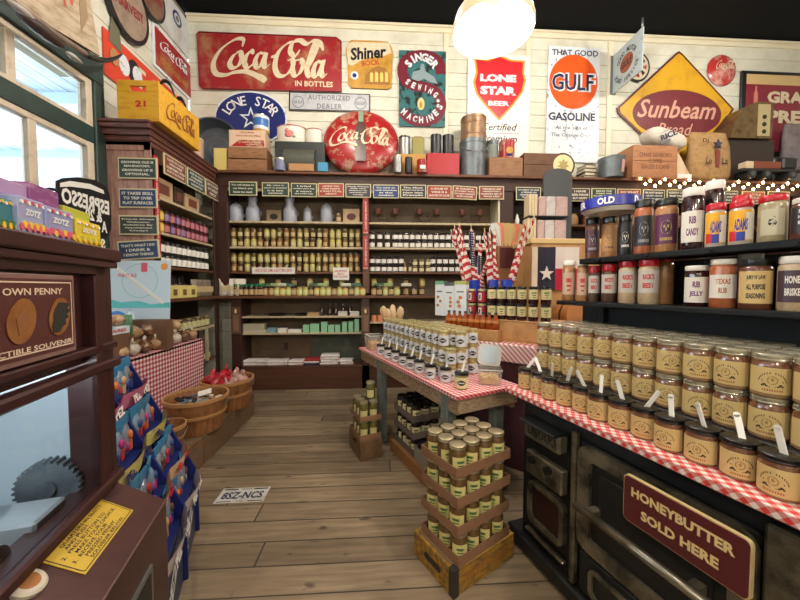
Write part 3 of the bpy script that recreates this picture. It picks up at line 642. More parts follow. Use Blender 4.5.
# Gulf two-sided flange sign standing out from the wall
p1, p2 = onY(613, 73, WS), onX(643, 51, onY(613, 73, WS).x); L_ = p1.y - p2.y; zc = (p1.z + p2.z) / 2; h_ = .27
fl = obj('flange_sign', MB().box(-.008, .008, -L_, 0, -h_, h_, mat('pale_blue_enamel', (176, 192, 196), .4, c2=(120, 130, 130), scale=12, amt=.3)).box(-.04, .04, -.01, .01, -h_, h_, grt), None, (p1.x, WS, zc)); tag(fl, 'square pale Gulf sign sticking straight out from the wall', 'sign')
t = MB(); M = Matrix.Rotation(R(-90), 4, 'Z')
t.flat(ell(-L_ / 2 * -1, 0, .12, .12, 24), -.0095, mat('rust_orange', (150, 84, 60), .5), M=Matrix.Rotation(R(-90), 4, 'Z')); tt = MB()
arc_text(tt, 'GOOD MOTOR', L_ / 2, 0, .17, 160, 20, .055, blke, -.011, .02); arc_text(tt, 'ROAD SERVICE', L_ / 2, 0, .21, 200, 340, .055, blke, -.011, .02, down=True); put_text(tt, 'GULF', L_ / 2, 0, .2, .09, blke, -.011, .03)
part('disc_print', t, fl); part('lettering', MB().add(tt.v, tt.f, blke, M=M), fl)
part('pipe_bracket', MB().tube([(0, -L_ + .02, h_), (0, -L_ + .02, h_ + .12)], .012, mat('galvanised', (150, 152, 150), .4, .8), 8), fl)
s = Board(638, 67); r_ = s.L(650, 67)[0]; o = s.make('round_sign', 'small round dark-rimmed sign half hidden behind the flange sign', ell(0, 0, r_, r_ * 1.15, 28), blke)
t = MB().prism(ell(0, 0, r_ * .86, r_ * 1.0, 28), -.003, 0, cre); part('cream_face', t, o)
t = MB(); [t.flat([(r_ * .2 * math.cos(R(q)), r_ * .2 * math.sin(R(q))), (r_ * .7 * math.cos(R(q - 12)), r_ * .8 * math.sin(R(q - 12))), (r_ * .7 * math.cos(R(q + 12)), r_ * .8 * math.sin(R(q + 12)))], -.005, (redc, blke)[(q // 45) % 2]) for q in range(0, 360, 45)]; part('printed_rays', t, o)
# Sunbeam bread
s = Board(678, 109); dia = [(617, 108), (676, 53), (679, 51), (682, 53), (734, 109), (731, 114), (684, 168), (680, 170), (676, 168), (618, 113)]
o = s.make('bread_sign', 'large yellow and maroon diamond Sunbeam Bread sign above the rice sacks', s.poly(dia), mat('brown_rim', (92, 44, 40), .4))
part('yellow_field', MB().prism(s.poly([(678 + (x - 678) * .955, 110 + (y - 110) * .955) for x, y in dia]), -.003, 0, mat('sign_yellow', (208, 160, 40), .4, c2=(180, 134, 44), scale=5, amt=.4)), o)
cx, cz = s.L(677, 114); part('maroon_oval', MB().prism(ell(cx, cz, s.L(721, 114)[0] - cx, s.L(677, 90)[1] - cz, 40), -.006, -.003, mat('sign_maroon', (112, 46, 52), .45, c2=(96, 42, 46), scale=4, amt=.5)), o)
t = MB(); pk = mat('dusty_pink_print', (206, 160, 140), .5); s.text(t, 'Sunbeam', 637, 99, 715, 120, pk, y=-.008, bold=.015, shear=.35); s.text(t, 'Bread', 657, 123, 692, 136, pk, y=-.008, bold=.0, shear=.35); part('lettering', t, o)
# small faded red button
s = Board(723, 69.5, th=.02); r_ = s.L(737.5, 69.5)[0]; tmp = MB().lathe([(r_, 0), (r_ * .9, .022), (r_ * .6, .04), (0, .05)], mat('faded_red_button', (170, 52, 50), .25, c2=(216, 190, 176), scale=4, amt=.5), 28, M=Matrix.Rotation(R(90), 4, 'X'))
o = obj('button_sign', tmp, None, (s.c.x, WS + .0, s.c.z)); tag(o, 'small round faded red button sign beside the maroon framed sign', 'sign')
t = MB(); put_script(t, 'cola', -r_ * .6, r_ * .6, -r_ * .1, r_ * .45, cre, -.053, .5); part('script_lettering', t, o)
# framed maroon sign cut off by the picture edge: built whole
s = Board(800, 115); fx1 = s.L(905, 90); a = s.L(741, 71)
o = obj('framed_sign', MB().box(a[0], fx1[0], 0, .03, -.62, a[1], blke, bev=.006), None, (s.c.x, s.y - .02, s.c.z)); tag(o, 'black framed maroon sign with large cream block letters, above the brass register', 'sign')
c = s.L(745, 75); part('maroon_field', MB().box(c[0], fx1[0] - .06, -.004, 0, -.56, c[1], mat('framed_maroon', (124, 34, 52), .45)), o)
part('cream_band', MB().box(c[0], fx1[0] - .06, -.007, -.004, s.L(745, 85)[1], c[1], mat('band_tan', (196, 168, 118), .5)), o)
t = MB(); za1, za0, zb1, zb0 = s.L(765, 92)[1], s.L(765, 104)[1], s.L(768, 111)[1], s.L(768, 124)[1]
xs_ = s.L(765, 98)[0]; put_text(t, 'GRAPE', xs_ + .42, (za0 + za1) / 2, .84, za1 - za0, cre, -.009, .05); put_text(t, 'PRESS', xs_ + .44, (zb0 + zb1) / 2, .84, zb1 - zb0, cre, -.009, .05); part('lettering', t, o)
q = s.L(754, 96); part('bottle_picture', MB().prism([(q[0] - .03, q[1] - .12), (q[0] + .03, q[1] - .12), (q[0] + .03, q[1] + .02), (q[0] + .012, q[1] + .07), (q[0] + .012, q[1] + .13), (q[0] - .012, q[1] + .13), (q[0] - .012, q[1] + .07), (q[0] - .03, q[1] + .02)], -.007, -.004, mat('bottle_print', (196, 120, 110), .5)), o)

# ---------------------------------------------------------------- signs on the window wall (x = XW), drawn looking along -X
class SideBoard:
    def __init__(s, cx, cy, x=XW + .02): s.x = x; s.c = onX(cx, cy, x)
    def L(s, px, py): p = onX(px, py, s.x); return (p.y - s.c.y, p.z - s.c.z)
    def poly(s, pts): return [s.L(*p) for p in pts]
    def make(s, name, label, outline, m, th=.015): s.o = obj(name, MB().prism(outline, 0, th, m), None, tuple(s.c), R(90)); tag(s.o, label, 'sign'); return s.o
s = SideBoard(140, 62); P4 = [s.L(104, 27), s.L(104, 72), s.L(190, 128), s.L(190, 98)]
ya, yb = s.L(104, 50)[0], s.L(186, 90)[0]; zt_, zb_ = s.L(104, 27)[1], s.L(104, 73)[1]
o = s.make('orange_sign', 'orange red sign with cats and pale letters above the yellow crate', [(ya, zb_), (yb, zb_), (yb, zt_), (ya, zt_)], mat('orange_red_enamel', (204, 66, 44), .4, c2=(180, 52, 38), scale=4, amt=.4))
t = MB(); put_text(t, 'Take', s.L(152, 90)[0], s.L(150, 76)[1] - .12, .52, .22, cre, -.003, .03); part('lettering', t, o)
b = MB(); q = s.L(133, 74); 
for dx, r_, m_ in ((-.12, .10, whe), (.02, .13, blke), (.06, .10, whe), (-.24, .08, mat('cat_tan', (176, 128, 84), .5))): b.prism(ell(q[0] + dx, q[1] - .02 + r_ * .3, r_ * .7, r_, 14), -.004 - abs(dx) * .02, -.001, m_)
b.prism([(q[0] - .3, q[1] + .12), (q[0] - .25, q[1] + .4), (q[0] - .18, q[1] + .42), (q[0] - .14, q[1] + .1)], -.004, -.001, mat('dull_green_print', (104, 104, 84), .5)); part('animal_picture', b, o)
# side Coca-Cola
s = SideBoard(172, 58); a0, a1 = s.L(153, 40)[0], s.L(192, 80)[0]; z1_, z0_ = s.L(153, 20)[1], s.L(153, 64)[1]
o = s.make('tin_sign', 'red Coca-Cola sign with white border on the window wall', [(a0, z0_), (a1, z0_), (a1, z1_), (a0, z1_)], whe)
part('red_field', MB().box(a0 + .035, a1 - .035, -.003, 0, z0_ + .035, z1_ - .035, redw), o)
t = MB(); put_script(t, 'cola', a0 + .12, a1 - .12, z0_ + .26, z1_ - .1, whe, -.006, .6); put_text(t, 'ICE COLD SOLD HERE', (a0 + a1) / 2, z0_ + .14, (a1 - a0) * .7, .07, yel, -.005, .02); part('script_lettering', t, o)
# pale sign with blue ring above it
s = SideBoard(182, 30); a0, a1 = s.L(156, 10)[0], s.L(191, 40)[0]; z0_ = s.L(156, 14)[1] ; z0_ = s.L(190, 60)[1]; z1_ = s.L(190, 24)[1]
o = s.make('pale_sign', 'pale blue-white sign with a dark ring emblem near the ceiling corner', [(a0, z0_), (a1, z0_), (a1, z1_), (a0, z1_)], mat('pale_enamel', (196, 200, 200), .4, c2=(170, 168, 160), scale=6, amt=.5))
q = s.L(177, 19); b = MB(); ringband(b, ell(*q, .09, .09, 24), ell(*q, .06, .06, 24), -.004, navy); b.flat(ell(*q, .035, .035, 14), -.004, grt); part('ring_emblem', b, o)
# two oval beer trays
for (cx, cy, ry_, lab, txt, fm) in ((129, 6, .30, 'large oval dark-rimmed tray sign over the orange sign', 'HARVEST', (150, 132, 116)), (152, -6, .24, 'smaller brown oval tray sign close to the ceiling', 'ALES', (122, 92, 74))):
    s = SideBoard(cx, cy, XW + .05); rx_ = ry_ * .74
    o = s.make('oval_tray', lab, ell(0, 0, ry_ * .95, ry_ * 1.12, 36), blke, .04); part('tray_face', MB().prism(ell(0, 0, ry_ * .82, ry_ * .98, 36), -.004, 0, mat('tray_face_%d' % fm[0], fm, .5, c2=(fm[0] - 30, fm[1] - 34, fm[2] - 30), scale=5, amt=.5)), o)
    t = MB(); put_text(t, txt, 0, -.02, ry_ * 1.3, ry_ * .32, mat('tray_red', (128, 40, 46), .5), -.006, .04, M=Matrix.Rotation(R(-10), 4, 'Y')); part('lettering', t, o)
# weathered feed-mill board standing on the window casing
s = SideBoard(100, 56, XW + .165)
o = obj('weathered_board_sign', MB().prism([(-1.15, 0), (.0, 0), (.0, .95), (-1.15, .95)], 0, .02, mat('weathered_board', (188, 172, 148), .7, c2=(138, 112, 88), scale=5, amt=.6, stretch=(1, 1, 4))), None, tuple(s.c), rot=(0, R(-10.6), R(90))); tag(o, 'long weathered cream board with faded red writing above the window', 'sign')
t = MB(); fr_ = mat('faded_red', (186, 92, 70), .6); put_text(t, 'Husqv', -.40, .30, .48, .17, fr_, -.003, .01); t.prism(ell(-.30, .56, .09, .10, 14), -.003, 0, fr_); part('faded_lettering', t, o)
t = MB(); t.prism([(-.16, .1), (-.06, .25), (-.05, .5), (-.15, .6), (-.12, .35)], -.003, 0, mat('bird_print', (150, 126, 98), .6)); part('bird_picture', t, o)
# mounted longhorn steer horns along the casing
hx = XW + .26
pts = [onX(px, py, hx) for px, py in ((122, 54), (117, 57.5), (108, 60), (98, 59.5), (86, 54), (72, 45), (58, 36), (45, 27), (32, 18), (18, 8), (4, -3), (-14, -16))]
hm = mat('horn_pale', (128, 112, 102), .4, c2=(84, 68, 60), scale=14, amt=.5); ht = mat('horn_dark_tip', (40, 40, 44), .3)
hr = empty('longhorn_mount', tuple(pts[7])); tag(hr, 'long steer horns mounted over the window with a dark curved tip', 'horns')
L0 = Vector(pts[7]); c1 = [p - L0 for p in pts]
part('horn', MB().tube(catmull(c1[4:12], 3), [.022 + .0006 * i for i in range(22)], hm, 10), hr); part('horn_tip', MB().tube(catmull(c1[:5], 4), [.006 + .0015 * i for i in range(17)], ht, 10), hr)
q = onX(42, 34, hx) - L0
part('skull', MB().blob((q.x, q.y, q.z + .02), (.05, .16, .04), mat('skull_brown', (60, 44, 40), .6), 10, jit=.08).blob((q.x + .03, q.y - .16, q.z + .03), (.03, .08, .022), mat('skull_white', (176, 170, 164), .5), 10, jit=.1).blob((q.x + .03, q.y + .2, q.z - .02), (.025, .06, .018), mat('skull_white', (196, 190, 184), .5), 10, jit=.1), hr)
# ================================================================ things on top of the ledge
LZ = 2.815; LY = 4.42
def lx(px, y=LY): return onY(px, 150, y).x
def lz(py, px=400, y=LY): return onY(px, py, y).z
def lh(py, px=400, y=LY): return lz(py, px, y) - LZ
def fit(px0, px1, py0, y=LY): a = lx(px0, y); c = lx(px1, y); return (a + c) / 2, c - a, lz(py0, (px0 + px1) / 2, y) - LZ
galv = mat('galvanised', (150, 152, 150), .4, .8)
galv2 = mat('old_galvanised', (112, 120, 124), .45, .6, c2=(84, 88, 90), scale=7, amt=.5)
rust = mat('rusty_tin', (150, 122, 92), .45, .4, c2=(110, 76, 52), scale=9, amt=.6)
crw = mat('old_crate_wood', (150, 108, 74), .6, c2=(112, 76, 52), scale=10, amt=.6, stretch=(1, 6, 6))
def wood_crate(name, label, w_, d_, h_, loc, rz, m, cat='crate', slats=2, txt=None, tm=None, hand=True):
    o = empty(name, loc, rz); tag(o, label, cat); t_ = .014
    part('bottom_board', MB().box(-w_ / 2, w_ / 2, -d_ / 2, d_ / 2, 0, t_, m), o)
    for sx in (-1, 1):
        b = MB(); x0, x1 = sx * w_ / 2, sx * (w_ / 2 - t_)
        if hand and h_ > .12: b.box(x0, x1, -d_ / 2, d_ / 2, t_, h_ * .58, m, bev=.002).box(x0, x1, -d_ / 2, -.05, h_ * .58, h_ * .8, m).box(x0, x1, .05, d_ / 2, h_ * .58, h_ * .8, m).box(x0, x1, -d_ / 2, d_ / 2, h_ * .8, h_, m, bev=.002)
        else: b.box(x0, x1, -d_ / 2, d_ / 2, t_, h_, m, bev=.002)
        part('end_board', b, o)
    for sy in (-1, 1):
        b = MB(); g = (h_ - t_) / slats
        for k in range(slats): b.box(-w_ / 2 + t_, w_ / 2 - t_, sy * d_ / 2, sy * (d_ / 2 - t_), t_ + g * k + .002, t_ + g * (k + 1) - .002, m, bev=.002)
        s_ = part('side_board', b, o)
        if txt and sy < 0:
            t = MB(); put_text(t, txt, 0, h_ * .52, w_ * .72, h_ * .5, tm or ink, -d_ / 2 - .001, .02); part('lettering', t, s_)
    return o
# yellow bottle crate on the corner cabinet, its end towards the room, with old things in it
yw = mat('yellow_crate_paint', (214, 164, 44), .5, c2=(188, 132, 36), scale=8, amt=.5, stretch=(1, 4, 4))
a = onY(117, 100, 3.06); c = onY(159, 100, 3.06); e = onX(199, 120, c.x); cw = c.x - a.x; cl = e.y - 3.06; chh = onY(140, 80, 3.06).z - LZ
yc = empty('yellow_bottle_crate', ((a.x + c.x) / 2, 3.06 + cl / 2, LZ)); tag(yc, 'bright yellow wooden soda crate numbered 21 on the corner cabinet', 'crate')
part('end_board', MB().box(-cw / 2, cw / 2, -cl / 2, -cl / 2 + .02, 0, chh * .72, yw, bev=.003).box(-cw / 2, -.07, -cl / 2, -cl / 2 + .02, chh * .72, chh * .86, yw).box(.07, cw / 2, -cl / 2, -cl / 2 + .02, chh * .72, chh * .86, yw).box(-cw / 2, cw / 2, -cl / 2, -cl / 2 + .02, chh * .86, chh, yw, bev=.003), yc)
part('side_board', MB().box(cw / 2 - .02, cw / 2, -cl / 2 + .02, cl / 2, 0, chh * .97, yw, bev=.003), yc); part('side_board', MB().box(-cw / 2, -cw / 2 + .02, -cl / 2 + .02, cl / 2, 0, chh * .97, yw, bev=.003), yc)
part('end_board', MB().box(-cw / 2 + .02, cw / 2 - .02, cl / 2 - .02, cl / 2, 0, chh, yw, bev=.003), yc); part('bottom_board', MB().box(-cw / 2 + .02, cw / 2 - .02, -cl / 2 + .02, cl / 2 - .02, 0, .015, yw), yc)
t = MB(); put_text(t, '21', .02, chh * .42, .09, .055, redink, -cl / 2 - .002, .04); part('number', t, yc)
t = MB(); put_script(t, 'cola', -cl / 2 + .1, cl / 2 - .1, chh * .2, chh * .75, mat('crate_brown_red', (136, 70, 34), .6), -.001, .5); part('script_lettering', MB().add(t.v, t.f, mat('crate_brown_red', (136, 70, 34), .6), M=Matrix.Translation((cw / 2 + .0015, 0, 0)) @ Matrix.Rotation(R(90), 4, 'Z')), yc)
# helmets and wire things in / beyond the crate
ox, oy = (a.x + c.x) / 2 , 3.06 + cl / 2
for k, (dy, r_, m_, lab) in enumerate(((.12, .10, silver, 'dull white enamel kettle lying in the yellow crate'), (.27, .08, blackp, 'black iron pan lying in the far end of the yellow crate'))):
    o = obj('old_kettle' if k == 0 else 'iron_pan', MB().lathe([(0, 0), (r_ * .8, 0), (r_, r_ * .5), (r_ * .9, r_), (r_ * .4, r_ * 1.3), (0, r_ * 1.35)], mat('kettle_white', (176, 172, 164), .4) if k == 0 else m_, 16), None, (ox + .02, oy + (.02, .25)[k], LZ + .1 + .0)); tag(o, lab, 'kettle' if k == 0 else 'pan')
    part('handle', MB().tube([(r_ * math.cos(R(q)), 0, r_ * .9 + r_ * .9 * math.sin(R(q))) for q in range(0, 181, 20)], .007, blackp, 6), o)
    o.location.z = LZ + .016
    o.scale = (1, 1, (3.0, 3.5)[k])
# milk jug lids... galvanised washtub standing on edge against the back wall
s_ = onY(207, 150, YW - .1); r_ = .36
o = obj('wash_tub', MB().lathe([(0, 0), (r_ * .86, 0), (r_ * .93, -.04), (r_, -.16), (r_ * 1.04, -.165), (r_ * 1.04, -.155)], mat('blue_grey_tub', (98, 112, 122), .4, .5, c2=(78, 90, 100), scale=5, amt=.5), 36, M=Matrix.Rotation(R(90), 4, 'X')), None, (s_.x + .10, YW - .03, LZ + r_ * 1.04)); o.scale = (1, -1, 1); tag(o, 'blue-grey galvanised washtub standing on edge in the room corner', 'tub')
for k in range(1, 4): part('pressed_ring', MB().tube([(r_ * .25 * k * math.cos(R(q)), .004, r_ * .25 * k * math.sin(R(q))) for q in range(0, 361, 15)], .004, mat('tub_ring', (130, 144, 152), .4, .5), 5), o)
x, w_, h_ = fit(195, 209, 141); o = obj('crock_pot', MB().lathe([(0, 0), (w_ * .42, 0), (w_ * .5, h_ * .2), (w_ * .5, h_ * .9), (w_ * .53, h_ * .92), (w_ * .53, h_), (w_ * .45, h_), (w_ * .42, h_ * .5)], mat('peach_enamel', (206, 174, 148), .4), 20), None, (x - .05, LY - .05, LZ)); tag(o, 'peach coloured enamel pot in front of the washtub', 'pot')
x, w_, h_ = fit(217, 230, 151); o = obj('small_box', MB().box(-w_ / 2, w_ / 2, -.04, .04, 0, h_, mat('pale_yellow_card', (216, 198, 120), .6), bev=.003), None, (x, LY - .05, LZ)); tag(o, 'small plain pale yellow box beside the washtub', 'box')
# wooden boxes and product box
for k in range(2):
    x, w_, _ = fit(232, 270, 160); z0 = LZ + (k * .165); h1 = .155
    if k == 1: h1 = .14; w_ *= .97
    wood_crate('low_wooden_box', 'low wooden box %s under the red and cream carton' % ('directly' if k else 'at the very bottom of the stack'), w_, .26, h1, (x, LY, z0 + .001 * k), R(1.5 * k), crw, 'box', 1, hand=False)
x, w_, _ = fit(233, 268, 130); zb0 = LZ + .307; h_ = lz(130.5, 250, LY - .1) - zb0
o = obj('product_carton', MB().box(-w_ / 2, w_ / 2, -.11, .11, 0, h_, mat('carton_cream', (214, 186, 160), .6), bev=.003), None, (x, LY, zb0)); tag(o, 'cream carton with red trapezoid and Long Stringy lettering on wooden boxes', 'carton')
part('red_panel', MB().prism([(-w_ * .44, h_ * .06), (w_ * .48, h_ * .06), (w_ * .48, h_ * .42), (-w_ * .22, h_ * .42)], -.113, -.11, redc), o)
t = MB(); put_text(t, 'LONG STRING', w_ * .12, h_ * .3, w_ * .5, h_ * .1, cre, -.1145, .03); put_text(t, 'Mop Head', w_ * .12, h_ * .15, w_ * .3, h_ * .1, cre, -.1145, .02); put_text(t, 'Quickee', 0, h_ * .86, w_ * .4, h_ * .1, redc, -.1125, .02, shear=.2); put_text(t, 'One-Home-Mop', .02, h_ * .66, w_ * .7, h_ * .12, redc, -.1125, .02, shear=.2); part('lettering', t, o)
x, w_, _ = fit(254, 269.5, 130, LY); r_ = w_ / 2; hb = lz(113.5, 261) - lz(130.5, 261)
o = obj('food_tin', MB().cyl(r_, 0, hb, mat('tin_white_label', (206, 212, 220), .35), seg=24).cyl(r_ * 1.02, hb * .97, hb, silver, seg=24).cyl(r_ * 1.004, .001, hb * .16, yel, seg=24), None, (x, LY, zb0 + h_)); tag(o, 'small round blue and white tin on top of the carton', 'tin')
part('blue_band', MB().lathe([(r_ * 1.006, hb * .35), (r_ * 1.006, hb * .8)], mat('tin_blue', (52, 108, 176), .4), 20, a0=190, a1=350), o)
# dark trunk with enamel canisters on it
x, w_, h_ = fit(277, 326, 144.5)
o = obj('dark_trunk', MB().box(-w_ / 2, w_ / 2, -.12, .16, 0, h_, mat('trunk_black_green', (30, 38, 38), .5), bev=.006), None, (x, LY + .03, LZ)); tag(o, 'black metal trunk under two white canisters', 'trunk')
part('curved_front', MB().lathe([(h_ * .42, -w_ * .30), (h_ * .42, w_ * .32)], mat('trunk_front', (74, 76, 66), .5, c2=(60, 62, 56), scale=8, amt=.4), 12, a0=20, a1=160, M=Matrix.Translation((0, -.06, h_ * .36)) @ Matrix.Rotation(R(90), 4, 'Y') @ Matrix.Rotation(R(180), 4, 'Z')), o)
zt_ = LZ + h_
for (p0, p1, pt, lab, fl_) in ((277, 305.5, 127.5, 'larger white canister with painted roses and a red rim on the dark trunk', 1), (306, 322, 128.5, 'smaller plain white canister with red rim on the dark trunk', 0)):
    a_, c_ = lx(p0), lx(p1); r_ = (c_ - a_) / 2; hh = lz(pt, 290) - zt_
    o = obj('enamel_canister', MB().lathe([(0, 0), (r_ * .96, 0), (r_, .01), (r_, hh * .93), (r_ * 1.02, hh * .94), (r_ * 1.02, hh * .985), (r_ * .9, hh), (0, hh)], mat('canister_white', (216, 212, 200), .35), 28, sy=.6), None, ((a_ + c_) / 2, LY + .02, zt_)); tag(o, lab, 'canister')
    part('red_rim', MB().lathe([(r_ * 1.03, hh * .93), (r_ * 1.04, hh * .98), (r_ * .98, hh * 1.0)], redc, 28, sy=.6), o)
    if fl_: part('rose_decoration', MB().blob((0, -r_ * .6, hh * .45), (.05, .008, .045), mat('rose_pink', (206, 120, 118), .5), 8, jit=.2).blob((-.03, -r_ * .59, hh * .65), (.03, .008, .03), mat('rose_pink', (206, 120, 118), .5), 7, jit=.2).blob((.05, -r_ * .56, hh * .3), (.03, .006, .02), mat('leaf_green_print', (120, 140, 100), .5), 6, jit=.2), o)
for (p0, p1, pt, nm, lab, m_, rnd) in ((275, 285.5, 159.5, 'small_tin', 'small round blue-grey labelled tin in front of the dark trunk', mat('blue_grey_tin', (112, 118, 150), .4), 1), (289, 314, 159.5, 'cigar_box', 'narrow stamped wooden box in front of the dark trunk', mat('cigar_wood', (176, 132, 88), .6, c2=(150, 106, 68), scale=30, amt=.4), 0), (318, 328, 162.5, 'blue_box', 'little turquoise box beside the round red sign', mat('turquoise_card', (66, 142, 184), .5), 0)):
    yy = LY - .16; a_, c_ = lx(p0, yy), lx(p1, yy); hh = lz(pt, 300, yy) - LZ; w_ = c_ - a_
    if rnd: o = obj(nm, MB().cyl(w_ / 2, 0, hh, m_, seg=18).cyl(w_ / 2 * 1.04, hh * .86, hh, silver, seg=18), None, ((a_ + c_) / 2, yy, LZ))
    else: o = obj(nm, MB().box(-w_ / 2, w_ / 2, -.03, .03, 0, hh, m_, bev=.003), None, ((a_ + c_) / 2, yy, LZ))
    tag(o, lab, nm.split('_')[-1])
    if nm == 'cigar_box': t = MB(); put_text(t, 'FINE TEAS', 0, hh * .75, w_ * .5, hh * .2, ink, -.031, .01); part('lettering', t, o)
# large round Coca-Cola button standing on the ledge
yb_ = LY - .05; pc = onY(361, 139.5, yb_); r_ = onY(399.3, 139.5, yb_).x - pc.x; r_ = min(r_, pc.z - LZ)
o = obj('button_sign', MB().lathe([(r_, .0), (r_ * .99, .02), (r_ * .9, .06), (r_ * .6, .10), (r_ * .3, .118), (0, .122)], redc, 56, M=Matrix.Rotation(R(90), 4, 'X')), None, (pc.x, yb_ + .1, LZ + r_)); o.rotation_euler = (R(-13), 0, 0); o.scale = (1.06, 1, 1.0); o.location = (pc.x, 4.44, LZ + r_ * .985); tag(o, 'big round red Coca-Cola button sign standing on the ledge', 'sign')
dome = lambda x, z: -.122 * max(0, 1 - (x * x + z * z) / r_ ** 2) ** .55 - .006
t = MB(); put_script(t, 'cola', -r_ * .80, r_ * .76, -r_ * .30, r_ * .30, cre, 0, .55); t.v = [(x, y + dome(x, z), z) for x, y, z in t.v]
bt = MB(); prof = [(-.06, -.34), (-.065, -.2), (-.05, -.1), (-.065, .02), (-.06, .12), (-.03, .24), (-.026, .34), (.026, .34), (.03, .24), (.06, .12), (.065, .02), (.05, -.1), (.065, -.2), (.06, -.34)]
K = r_ / .45; bt.add([(x * K, -.128, z * K) for x, z in prof], [tuple(range(len(prof)))], mat('bottle_brown', (70, 42, 36), .35)); bt.add([(x * K, -.130, z * K) for x, z in ((-.03, .2), (-.028, .35), (.028, .35), (.03, .2))], [(0, 1, 2, 3)], mat('bottle_green', (126, 150, 128), .35))
part('bottle_picture', bt, o); t.v = [(x, y - (.006 if abs(x) < .08 * K else 0), z) for x, y, z in t.v]; part('script_lettering', t, o)
# small tins
def tin(p0, p1, pt, m_, nm, lab, cat='tin', y=LY, base=LZ, sq=False, lidm=silver, pb=None):
    a_, c_ = lx(p0, y), lx(p1, y); w_ = c_ - a_; hh = lz(pt, (p0 + p1) / 2, y) - base
    b = MB()
    if sq: b.box(-w_ / 2, w_ / 2, -w_ * .3, w_ * .3, 0, hh, m_, bev=.008)
    else: b.lathe([(0, 0), (w_ / 2, 0), (w_ / 2, hh * .93), (0, hh * .94)], m_, 22)
    o = obj(nm, b, None, ((a_ + c_) / 2, y, base)); tag(o, lab, cat)
    part('lid', MB().cyl(w_ / 2 * 1.03, hh * .9, hh, lidm, seg=22) if not sq else MB().box(-w_ * .35, w_ * .35, -w_ * .2, w_ * .2, hh, hh + .012, lidm), o); return o
def zledge_box(p0, p1, pt, m_, nm, lab, y, base=LZ, d_=.1):
    a_, c_ = lx(p0, y), lx(p1, y); w_ = c_ - a_; hh = lz(pt, (p0 + p1) / 2, y) - base
    o = obj(nm, MB().box(-w_ / 2, w_ / 2, -d_, d_, 0, hh, m_, bev=.006), None, ((a_ + c_) / 2, y, base)); tag(o, lab, nm.split('_')[-1]); return o, w_, hh
_, _, hy = zledge_box(398, 425, 157, mat('mustard_box', (188, 140, 66), .5), 'mustard_box', 'low mustard coloured wooden box carrying two tall tins', LY + .02)
tin(399, 410, 137.5, galv, 'spice_tin', 'silver ribbed tin with black lid on the mustard box', base=LZ + hy, lidm=blackp)
tin(412, 424, 138.5, mat('olive_gold_tin', (150, 142, 86), .45, .3), 'spice_tin', 'square olive gold tin with brown lid on the mustard box', base=LZ + hy, sq=True, lidm=rust)
_, _, hr_ = zledge_box(426, 458, 156, mat('red_tin', (176, 34, 44), .4), 'red_box', 'red metal box with gold emblem carrying two black tins', LY + .02)
tin(430.5, 441.5, 136, blke, 'coffee_tin', 'dark lettered tin nearer the round sign on the red box', base=LZ + hr_, lidm=blackp)
tin(442.5, 453.5, 136.5, blke, 'coffee_tin', 'dark lettered tin nearer the milk cans on the red box', base=LZ + hr_, lidm=blackp)
tin(393.5, 402, 156.5, galv, 'baking_tin', 'small pale tin on the ledge by the round red sign', y=LY - .17, lidm=silver)
tin(405, 412.5, 158, blke, 'baking_tin', 'small black tin on the ledge beneath the olive tin', y=LY - .17, lidm=blackp)
o = tin(417, 427, 160.5, redc, 'cocoa_tin', 'small red and black tin with a white face emblem', y=LY - .19, lidm=redc); part('emblem', MB().box(-.035, .035, -.085, -.06, .03, .075, white), o)
# lard bucket on milk pail
o = tin(460, 485, 142.5, galv2, 'milk_pail', 'large grey lidded pail under the rusty lard bucket', lidm=galv2); hp = lz(142.5, 472) - LZ; part('bail_handle', MB().tube([(.17 * math.cos(R(q)), -.10 - .07 * math.sin(R(q)), hp * .78 - .07 * math.sin(R(q))) for q in range(0, 181, 15)], .005, galv, 6), o)
o = tin(461, 485.5, 119.5, rust, 'lard_bucket', 'rusty brown bucket standing on top of the grey pail', base=LZ + hp, lidm=rust); r_ = .165
part('pressed_bead', MB().lathe([(r_ * 1.0, .05), (r_ * 1.04, .06), (r_, .07)], rust, 22).lathe([(r_ * 1.0, .2), (r_ * 1.04, .21), (r_, .22)], rust, 22), o)
tin(486.5, 498, 142, mat('glass_jar_grey', (150, 158, 150), .15, alpha=1), 'glass_jar', 'clear glass jar with grey lid next to the pail', y=LY + .14, lidm=galv2)
wb, w_, hb = zledge_box(487, 520, 160, crw, 'wooden_box', 'low long brown wooden box beneath the red cocoa tin', LY - .02)
o = tin(499.5, 514, 142.5, redc, 'cocoa_tin', 'red tin with yellow and blue picture on the brown box', base=LZ + hb, lidm=redc); part('label_picture', MB().prism(ell(0, .10, .05, .045, 14), -.105, -.098, yel).box(-.04, .04, -.108, -.100, .03, .055, navy), o)
o = wood_crate('wooden_box', 'open brown wooden box behind the grey rounded board', lx(560) - lx(520), .26, lh(157, 540), ((lx(560) + lx(520)) / 2, LY, LZ), 0, mat('dark_crate_wood', (104, 70, 46), .6, c2=(80, 52, 36), scale=10, amt=.5), 'box', 2, hand=False)
